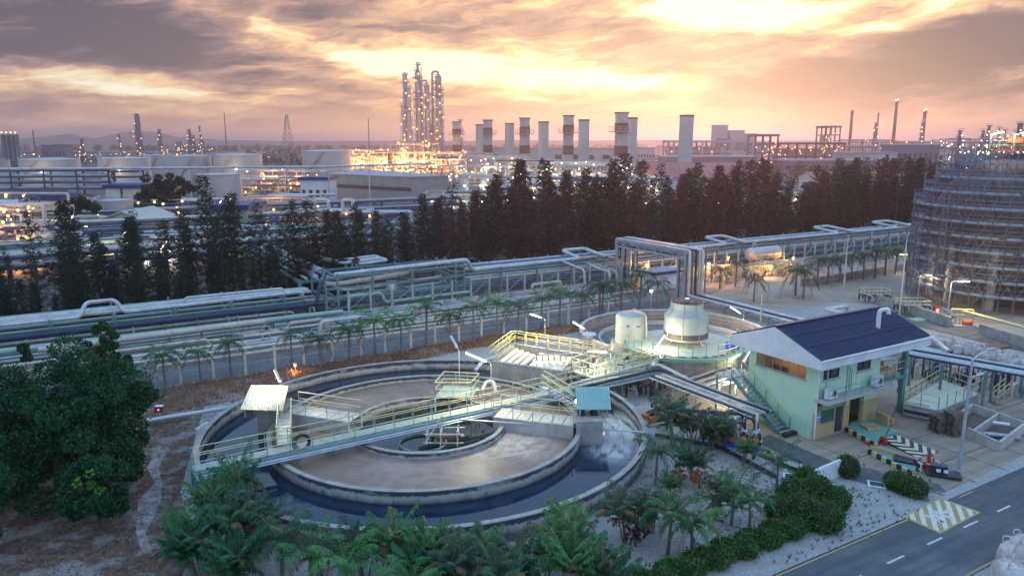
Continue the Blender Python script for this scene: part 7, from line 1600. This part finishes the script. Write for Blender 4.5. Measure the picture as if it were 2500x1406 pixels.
# ---------------------------------------------------------------- columns and stacks in the middle distance
def column(label, px, ptop, Y, wpx, seed, name='distillation_column', plats=6, kind='o', goose=0, base=0.0, neck=None, m=COLM, nl=10, lr=.36, group=None, cat='column', ladder=True):
    r_ = random.Random(seed); p = D(px, ptop, Y); r = wpx / 2 / F * Y; H = p.z; c = (p.x, p.y, 0); t = thing(name, label, cat, (p.x, p.y, base), group)
    prof = [(r, base), (r, H * .62), (r * (.86 if neck is None else 1), H * .66), (r * (.86 if neck is None else 1), H - r * .6), (r * .5, H - .2), (.01, H)]
    if neck: prof = [(r, base), (r, H * neck), (r * .4, H * neck + r * .8), (r * .4, H * .97), (r * .25, H * .99), (.01, H)]
    MB().lathe(c, prof, 20).build('shell', m, t, True, 30)
    for k in range(plats):
        z = base + (H - base) * (.22 + .76 * k / max(1, plats - 1)) * (1 if not neck or k < plats - 1 else .985); rr = r * (1.0 if z < H * (neck or .98) else .5); a0 = r_.uniform(0, 6.28); mb = MB()
        mb.ring((c[0], c[1], 0), rr, rr + 1.5, z, z + .45, 14, a0, a0 + r_.choice((3.6, 4.6, 6.2))); mb.ring((c[0], c[1], 0), rr + 1.3, rr + 1.5, z + 1.3, z + 1.55, 14, a0, a0 + 4.4); 
        mb.build('platform', m, t)
    if ladder:
        for s_ in (-1, 1): MB().tube([(c[0] + s_ * (r + .5), c[1] - r * .3, base), (c[0] + s_ * (r + .5), c[1] - r * .3, H * r_.uniform(.6, .97))], .16 + .08 * (s_ > 0), 6).build('riser', m, t)
    if goose:
        x = c[0] + goose * (r + 1.5); MB().tube([(c[0], c[1], H - .5), (c[0], c[1], H + 2.2), (x, c[1] - .5, H + 2.2), (x, c[1] - .5, H * .3), (x, c[1] - .5, base)], r * .32, 10, 2.0).build('overhead_pipe', m, t, True)
    lm, lc = LIT[kind]; bulbs(t, [(c[0] + r_.choice((-1, -.4, .3, 1)) * (r + .7), c[1] - r - .6, base + (H - base) * min(.97, .1 + .86 * (k + r_.uniform(-.4, .4)) / max(1, nl))) for k in range(nl)], lm, lr)
    return t, c, r, H
g_ = 'tall lit columns of the refinery'
column('leftmost tall column with a slender shoulder beside the tallest tower', 988, 178, 480, 13, 1, plats=11, nl=12, group=g_); column('fat shorter column pressed against the shouldered one', 997, 212, 476, 12, 2, plats=4, nl=8, group=g_)
column('tallest tower of the refinery, ending in a thin pinnacle', 1019, 150, 480, 14, 3, plats=13, nl=18, neck=.9, group=g_); column('plain column with a gooseneck, right of the tallest tower', 1042, 206, 482, 14, 4, plats=9, goose=-1, nl=12, group=g_)
column('stout column with a large gooseneck pipe, last of the tall group', 1070, 184, 484, 17, 5, plats=13, goose=-1, nl=18, group=g_); column('thin low vessel tower beside the striped stack nearest the tall columns', 1124, 292, 470, 6, 6, plats=5, nl=6, group=g_); column('slim shaft clinging to the foot of the leftmost tall column', 981, 258, 472, 5, 9, plats=4, nl=5, group=g_)
for i, (px, Y, L, H, nl, lab) in enumerate(((905, 470, 40, 15, 46, 'brightest orange-lit pipe structure at the foot of the tall columns'), (950, 455, 34, 14, 40, 'orange-lit structure beside the grey warehouse roof'), (870, 490, 26, 13, 30, 'orange-lit structure next to the lone white tank'), (1005, 445, 26, 19, 34, 'orange-lit frame right under the leftmost tall column'), (1080, 440, 28, 14, 26, 'orange-lit frame under the stout column'), (790, 430, 20, 9, 14, 'low steaming orange-lit unit behind the lone white tank'), (960, 380, 36, 9, 24, 'orange-lit row above the warehouse roof'))):
    block('process_unit', lab, D(px, 400, Y).x, Y, L, 14, H, 4, 200 + i, COLM, PMO, nl, 'o', 9000, .40, 3, group='orange-lit units of the refinery')
# striped stacks and plain chimneys
def striped(px, ptop, w, Y, label, seed):
    p = D(px, ptop, Y); r = w / 2 / F * Y; H = p.z; c = (p.x, p.y, 0); t = thing('striped_stack', label, 'exhaust stack', c, 'banded square stacks of the power plant'); a = R(31)
    bands = [(0, .455, 0), (.455, .585, 1), (.585, .755, 0), (.755, .875, 1), (.875, 1.0, 0)]
    for z0, z1, k in bands: MB().box((c[0], c[1], H * (z0 + z1) / 2), (2 * r * (1 if k else .94), 2 * r * (1 if k else .94), H * (z1 - z0)), 0).build('red_band' if k else 'pale_panel', STRIPE_R if k else TANKW, t)
    mb = MB()
    for z0, z1 in ((.585, .755), (.875, .995)): mb.beam((c[0] - r, c[1] - r - .1, H * z1), (c[0] + r, c[1] - r - .1, H * z0), .45)
    mb.build('brace', COLM, t); z = H * .765; mb = MB()
    mb.box((c[0], c[1], z), (2 * r + 4, 2 * r + 4, .3)); 
    for s_ in (-1, 1):
        for q in (1.0, 2.0): mb.beam((c[0] - r - 2, c[1] + s_ * (r + 2), z + q), (c[0] + r + 2, c[1] + s_ * (r + 2), z + q), .12); mb.beam((c[0] + s_ * (r + 2), c[1] - r - 2, z + q), (c[0] + s_ * (r + 2), c[1] + r + 2, z + q), .12)
        for q in (-1, -.3, .3, 1): mb.beam((c[0] + q * (r + 2), c[1] + s_ * (r + 2), z), (c[0] + q * (r + 2), c[1] + s_ * (r + 2), z + 2), .12)
    mb.build('platform', COLM, t); MB().box((c[0], c[1], H + .15), (2 * r + .5, 2 * r + .5, .5)).build('cap_ring', STRIPE_R, t)
    MB().ring((c[0], c[1], 0), r * 1.3, r * 1.5, H * .06, H * .26, 20).build('base_casing', STEEL, t, True)
for i, (px, pt_, w, Y, lab) in enumerate(((1518, 277, 29, 317, 'nearest and largest banded square stack, overlapping a plain chimney'), (1388, 284, 25, 349, 'banded square stack second from the large lone chimney'), (1281, 290, 25, 385, 'banded square stack third from the large lone chimney'), (1191, 295, 22, 422, 'banded square stack overlapping the farthest plain chimney'), (1115, 299, 20, 460, 'banded square stack beside the thin low vessel tower'), (1049, 304, 18, 500, 'banded square stack in front of the tall columns'))): striped(px, pt_, w, Y, lab, i)
for i, (px, pt_, w, Y, lab) in enumerate(((1677, 281, 33, 328, 'nearest plain round chimney standing alone before the trees'), (1543, 287, 27, 366, 'plain round chimney half behind the largest banded stack'), (1426, 292, 26, 392, 'third plain round chimney from the lone nearest one'), (1327, 297, 25, 430, 'fourth plain round chimney from the lone nearest one'), (1244, 301, 22, 467, 'fifth plain round chimney from the lone nearest one'), (1171, 304, 19, 500, 'farthest and thinnest plain round chimney'))):
    p = D(px, pt_, Y); r = w / 2 / F * Y; t = thing('chimney', lab, 'chimney', (p.x, p.y, 0), 'plain round chimneys of the power plant'); MB().lathe((p.x, p.y, 0), [(r, 0), (r, p.z - .8)], 32).build('shaft', TANKW, t, True); MB().lathe((p.x, p.y, 0), [(r, p.z - .8), (r + .12, p.z - .75), (r + .12, p.z), (r - .3, p.z), (r - .3, p.z - 3)], 32).build('rim', STRIPE_R, t)
    for z in (.3, .5, .7): MB().lathe((p.x, p.y, 0), [(r, p.z * z), (r + .05, p.z * z), (r + .05, p.z * z + .15), (r, p.z * z + .15)], 32).build('seam_ring', CREAM, t)
for i, (px, Y, L, H, nl, pw, lab) in enumerate(((1140, 400, 30, 12, 18, 9000, 'greenish-lit pipe unit at the foot of the farthest chimneys'), (1215, 365, 32, 13, 22, 12000, 'white-lit machinery between the farther banded stacks'), (1290, 330, 30, 12, 22, 12000, 'white-lit machinery under the third banded stack'), (1365, 300, 28, 12, 20, 12000, 'white-lit machinery under the second banded stack'), (1450, 290, 28, 12, 20, 12000, 'white-lit pipework with steam between the two nearest banded stacks'), (1540, 270, 26, 10, 14, 8000, 'white-lit pipework in front of the largest banded stack'), (1210, 270, 32, 8, 10, 6000, 'low pipe racks just behind the tree belt beside the warehouse'), (1330, 240, 34, 9, 12, 6000, 'pipe racks just behind the tree belt below the second stack'), (1460, 225, 30, 9, 12, 6000, 'pipe racks close behind the tree belt below the largest stack'), (1600, 250, 24, 8, 8, 5000, 'pipe racks behind the trees beside the lone chimney'), (1740, 215, 22, 5, 6, 3000, 'low lit yard behind the trees below the red roofs'), (1950, 225, 26, 5, 7, 3000, 'lit yard glimpsed behind the right half of the tree belt'), (2120, 235, 30, 5, 6, 3000, 'lit yard glimpsed behind the right end of the tree belt'), (1150, 215, 26, 6, 7, 4000, 'frame of pipes behind the tree belt next to the warehouse corner'))):
    block('process_unit', lab, D(px, 400, Y).x, Y, L, 12, H, 3, 300 + i, COLM, PMO if i < 6 else PMW, nl, 'w', pw * .12, .28, 3, group='white-lit units of the power plant')
# ---------------------------------------------------------------- far skyline
FAR = mat('hazy_far_steel', (.17, .16, .19), (.12, .115, .14), .7, .02); FARB = mat('far_blue_frame', (.06, .06, .16), (.05, .05, .13), .7, .05); FARW = mat('far_pale_wall', (.46, .41, .42), (.38, .34, .36), .7, .05)
def mast(label, px, ptop, Y, w, lattice=False, m=FAR):
    p = D(px, ptop, Y); t = thing('lattice_mast' if lattice else 'mast', label, 'mast', (p.x, p.y, 0)); H = p.z
    if not lattice: MB().tube([(p.x, p.y, 0), (p.x, p.y, H)], [w, w * .5], 6).build('pole', m, t)
    else:
        mb = MB(); n = 9
        for sx, sy in ((-1, -1), (1, -1), (1, 1), (-1, 1)): mb.beam((p.x + sx * w, p.y + sy * w, 0), (p.x + sx * w * .12, p.y + sy * w * .12, H), .55)
        for i in range(n):
            f0, f1 = i / n, (i + 1) / n; w0, w1 = w * (1 - .88 * f0), w * (1 - .88 * f1)
            mb.beam((p.x - w0, p.y - w0, H * f0), (p.x + w1, p.y - w1, H * f1), .32); mb.beam((p.x + w0, p.y - w0, H * f0), (p.x - w1, p.y - w1, H * f1), .32); mb.beam((p.x - w1, p.y - w1, H * f1), (p.x + w1, p.y - w1, H * f1), .32)
        mb.build('lattice', m, t)
    return t
mast('tallest thin mast on the skyline left of the lattice tower', 547, 275, 900, .9); mast('lattice steel tower on the skyline beyond the lone white tank', 699, 280, 1000, 7.5, True); mast('thin mast between the lattice tower and the tall columns', 899, 290, 700, .7); mast('short mast near the silo cluster on the far left', 80, 318, 900, 1.2)
for i, (px, pt_, Y, w, lab) in enumerate(((333, 278, 900, 13, 'tallest blunt dark column on the left skyline, leaning over the tank farm'), (341, 331, 880, 9, 'short column at the foot of the blunt dark column'), (388, 316, 900, 8, 'knobbly dark column right of the blunt one'), (461, 316, 880, 8, 'dark lit column with a bulky head'), (472, 331, 885, 6, 'short lit column beside the bulky-headed one'), (487, 308, 900, 4, 'slender flare-like column on the left skyline'), (290, 328, 860, 5, 'slim dark column left of the blunt one'), (199, 340, 760, 7, 'stubby lit column left of the slim dark one'), (495, 344, 800, 6, 'small lit column closing the left refinery'), (440, 347, 820, 6, 'small lit column under the bulky-headed one'), (432, 348, 900, 3, 'thin small column before the bulky-headed one'))):
    column(lab, px, pt_, Y, w, 400 + i, 'refinery_column', 4, 'o', 0, 0, None, FAR, 5, .5, 'columns of the left skyline', 'column', i < 6)
for i, (px, Y, L, H, nl, lab) in enumerate(((300, 820, 60, 9, 18, 'low lit refinery frames beneath the blunt dark column'), (400, 800, 60, 10, 20, 'low lit refinery frames beneath the knobbly column'), (470, 790, 50, 16, 20, 'lit frames beneath the bulky-headed column'), (60, 800, 70, 9, 18, 'low lit frames beside the silo cluster'), (140, 780, 60, 10, 18, 'low lit frames under the short mast'), (200, 760, 50, 10, 14, 'low lit frames under the stubby column'), (620, 760, 60, 5, 8, 'pale low sheds and lamps before the lattice tower'))):
    block('refinery_unit', lab, D(px, 380, Y).x, Y, L, 16, H, 3, 500 + i, FAR, [FAR, FARW, STEEL], nl, 'o', 0, .42, 3, group='lit frames of the left skyline')
t = thing('silo_cluster', 'cluster of tall dark silos at the far left skyline', 'silo', D(22, 380, 620) * 1); OFF[t.name] = Vector(t.location)
for k in range(4):
    p = D(6 + k * 11, 328, 620); MB().lathe((p.x, p.y, 0), [(1.75, 3), (1.75, p.z - .5), (.4, p.z + .6), (.01, p.z + .7)], 14).build('silo', FAR, t, True)
bulbs(t, [D(4 + 11 * k, 326, 617) for k in range(4)], LAMP_O, .6); p = D(22, 372, 620); MB().box((p.x, p.y, 2), (17, 6, 4)).build('base_frame', FAR, t)
for i, (a, b, pt_, Y, lab) in enumerate(((130, 158, 353, 700, 'dark square building on the left skyline'), (100, 117, 354, 720, 'pair of small dark silos beside the dark square building'))):
    x0, x1, h = hx(a, b, pt_, Y); hall(lab, x0, x1, Y, Y + 12, h - .9, FAR, FAR, win=3)
# right skyline
for i, (px, pt_, Y, w, lab, rb) in enumerate(((2081, 270, 800, 6.5, 'plain brown stack left of the tallest right-hand chimney', 0), (2190, 246, 900, 7, 'tallest red-topped chimney on the right skyline', 1), (2259, 270, 900, 8, 'thick chimney with a pale band under a red top', 2), (2145, 276, 950, 4, 'thin leaning-looking stack between the brown and the tallest chimney', 0))):
    p = D(px, pt_, Y); r = w / 2 / F * Y; t = thing('chimney', lab, 'chimney', (p.x, p.y, 0), 'tall chimneys of the right skyline'); SB = mat('brown_stack', (.22, .12, .11), (.17, .10, .10), .7, .05)
    MB().tube([(p.x, p.y, 0), (p.x, p.y, p.z)], [r * 1.25, r * .85], 16).build('shaft', SB, t, True); MB().lathe((p.x, p.y, p.z - 4), [(r * .9, 0), (r * 1.05, .2), (r * 1.05, 4), (r * .7, 4.1)], 16).build('rim', REDP if rb else SB, t)
    if rb == 2: MB().lathe((p.x, p.y, p.z - 14), [(r * .95, 0), (r * 1.02, .2), (r * 1.0, 5), (r * .9, 5.1)], 16).build('pale_band', FARW, t)
    if rb: bulbs(t, [(p.x, p.y - r * 1.2, p.z + .3), (p.x - r, p.y - r, p.z - 1)], emit('red_beacon_glow', (1, .18, .1), 12), .9)
def frame(label, px0, px1, ptop, Y, floors, m, nl, kind, name='steel_frame_building', dep=18, lr=.36):
    x0, x1, h = hx(px0, px1, ptop, Y); t = thing(name, label, 'building', ((x0 + x1) / 2, Y, 0)); n = max(3, round((x1 - x0) / 7)); mb = MB()
    for i in range(n + 1):
        for yy in (0, dep): mb.beam((x0 + (x1 - x0) * i / n, Y + yy, 0), (x0 + (x1 - x0) * i / n, Y + yy, h), .9)
    for k in range(floors + 1):
        z = h * k / floors
        for yy in (0, dep): mb.beam((x0, Y + yy, z), (x1, Y + yy, z), .8, .9)
    mb.build('frame', m, t); MB().prism([(x0 - 1, Y - 1), (x1 + 1, Y - 1), (x1 + 1, Y + dep + 1), (x0 - 1, Y + dep + 1)], h, h + 1.2).build('roof', m, t); MB().box(((x0 + x1) / 2, Y + dep * .8, h * .42), (x1 - x0 - 3, .5, h * .8)).build('inner_wall', FARW, t)
    r_ = random.Random(int(px0)); bulbs(t, [(r_.uniform(x0, x1), Y - .8, h * r_.uniform(.1, .95)) for k in range(nl)], LIT[kind][0], lr); return t
frame('long white gridded building behind the lone chimney, left part', 1632, 1672, 347, 560, 3, FARW, 4, 'o'); frame('long white gridded building behind the lone chimney, right part', 1690, 1790, 347, 560, 3, FARW, 8, 'o')
frame('violet steel framed building with lamps on every floor', 1846, 1900, 332, 560, 4, FARB, 24, 'o'); frame('low violet framed wing extending right of the tall violet building', 1900, 2062, 352, 570, 2, FARB, 34, 'o'); frame('square lit tower frame standing beside the brown stack', 2016, 2052, 311, 640, 5, FAR, 26, 'o')
for i, (a, b, pt_, Y, m, lab) in enumerate(((1750, 1778, 305, 700, FARW, 'tall pale block on the skyline behind the violet frames'), (1788, 1818, 318, 690, FARW, 'pale block with a crown of frames next to the tall one'), (1818, 1848, 326, 700, FARW, 'lower pale block touching the violet framed building'), (1620, 1850, 381, 500, FAR, 'long low violet hall in front of the white gridded building'), (2060, 2190, 372, 520, FARW, 'long pale roof in front of the brown stack'), (2180, 2295, 352, 560, mat('far_teal_roof', (.10, .16, .24), (.08, .13, .20)), 'long teal roofed hall under the thick chimney'), (1910, 2190, 390, 470, FAR, 'long blue louvred hall behind the right trees'), (2290, 2460, 362, 600, FARW, 'long pale low hall at the right end of the skyline'), (1150, 1500, 361, 620, FARW, 'long low pale hall behind the plain chimneys'), (1535, 1600, 360, 640, FARW, 'low pale hall right of the largest banded stack'))):
    x0, x1, h = hx(a, b, pt_, Y); hall(lab, x0, x1, Y, Y + 18, max(1.5, h - .9), m, GROOF if i > 2 else m, win=9)
for i, (px, Y, L, H, nl, lab) in enumerate(((2110, 700, 50, 22, 16, 'grey lit structure between brown stack and tallest chimney'), (2160, 720, 60, 20, 20, 'grey lit structure at the foot of the tallest chimney'), (2240, 720, 60, 20, 36, 'bright lit structure at the foot of the thick chimney'), (2285, 700, 40, 18, 30, 'bright lit structure right of the thick chimney'), (2350, 520, 34, 22, 34, 'brightly lamped refinery frame nearest the sphere'), (2400, 500, 36, 20, 36, 'brightly lamped refinery frame above the sphere platform'), (2460, 500, 40, 22, 40, 'brightly lamped refinery frame at the right frame edge'), (1980, 650, 60, 11, 26, 'low lamp-dotted structure behind the violet wing'), (1400, 640, 70, 9, 14, 'low lamp-dotted structures behind the plain chimneys'), (1560, 620, 50, 9, 12, 'low lamp-dotted structures beside the largest banded stack'))):
    block('refinery_unit', lab, D(px, 380, Y).x, Y, L, 16, H, 4, 600 + i, FAR, [FAR, FARW, STEEL], int(nl * .6), 'w' if i > 1 else 'o', 0, .36, 3, group='lit frames of the right skyline')
for i, (px, pt_, Y, w, lab) in enumerate(((2402, 318, 520, 7, 'lamp-ringed column nearest the sphere'), (2416, 306, 540, 7, 'tallest lamp-ringed column above the sphere'), (2440, 312, 560, 4, 'thin column right of the lamp-ringed pair'), (2455, 316, 560, 4, 'second thin column right of the lamp-ringed pair'), (2492, 300, 500, 14, 'fat dark tower cut by the right frame edge'), (2252, 300, 900, 5, 'lit lattice tower beside the thick chimney'), (2139, 300, 900, 7, 'lit lattice tower beside the thin stack'), (2345, 318, 520, 8, 'lamp-dotted tower at the left of the bright refinery'))):
    column(lab, px, pt_, Y, w, 700 + i, 'refinery_column', 6, 'w', 0, 0, None, FAR, 8, .42, 'columns of the right skyline')
# far woods
def wood(px0, px1, Y, h, label, seed, dep=120, m=None):
    r_ = random.Random(seed); x0, x1 = D(px0, 400, Y).x, D(px1, 400, Y).x; mb = MB(); n = int((x1 - x0) / (h * .35))
    for i in range(n):
        x = r_.uniform(x0, x1); y = Y + r_.uniform(0, dep); hh = h * r_.uniform(.7, 1.15); leaves(mb, (x, y, hh * .55), h * .45, h * .45, hh * .45, 60, h * .11, r_, .4, .6)
    o = mb.build('far_wood', m or CAS); tag(o, label, 'trees', kind='stuff')
wood(-60, 960, 560, 8, 'dark far wood behind the tank farm', 1, 260); wood(520, 980, 900, 11, 'dark wood on the horizon below the lattice tower', 2, 300); wood(1560, 2100, 420, 8, 'dark trees before the violet framed buildings', 3, 60); wood(1880, 2330, 300, 8, 'dark trees behind the right tree belt', 4, 60); wood(-80, 2600, 1500, 14, 'wooded horizon band', 5, 600); wood(2180, 2420, 330, 13, 'dark trees left of the sphere top', 6, 40)

# ---------------------------------------------------------------- dusk haze
mb = MB().box((0, 5500, 43), (26000, 13200, 90)); o = mb.build('haze', None)
m = bpy.data.materials.new('dusk_haze'); m.use_nodes = True; nt = m.node_tree; nt.nodes.clear(); v = nt.nodes.new('ShaderNodeVolumePrincipled'); v.inputs['Density'].default_value = .00030; v.inputs['Color'].default_value = (.95, .80, .84, 1); v.inputs['Anisotropy'].default_value = .74
ou = nt.nodes.new('ShaderNodeOutputMaterial'); nt.links.new(v.outputs[0], ou.inputs['Volume']); o.data.materials[0] = m; o['kind'] = 'stuff'; o['label'] = 'thin pinkish dusk haze over the plant'; o['category'] = 'haze'
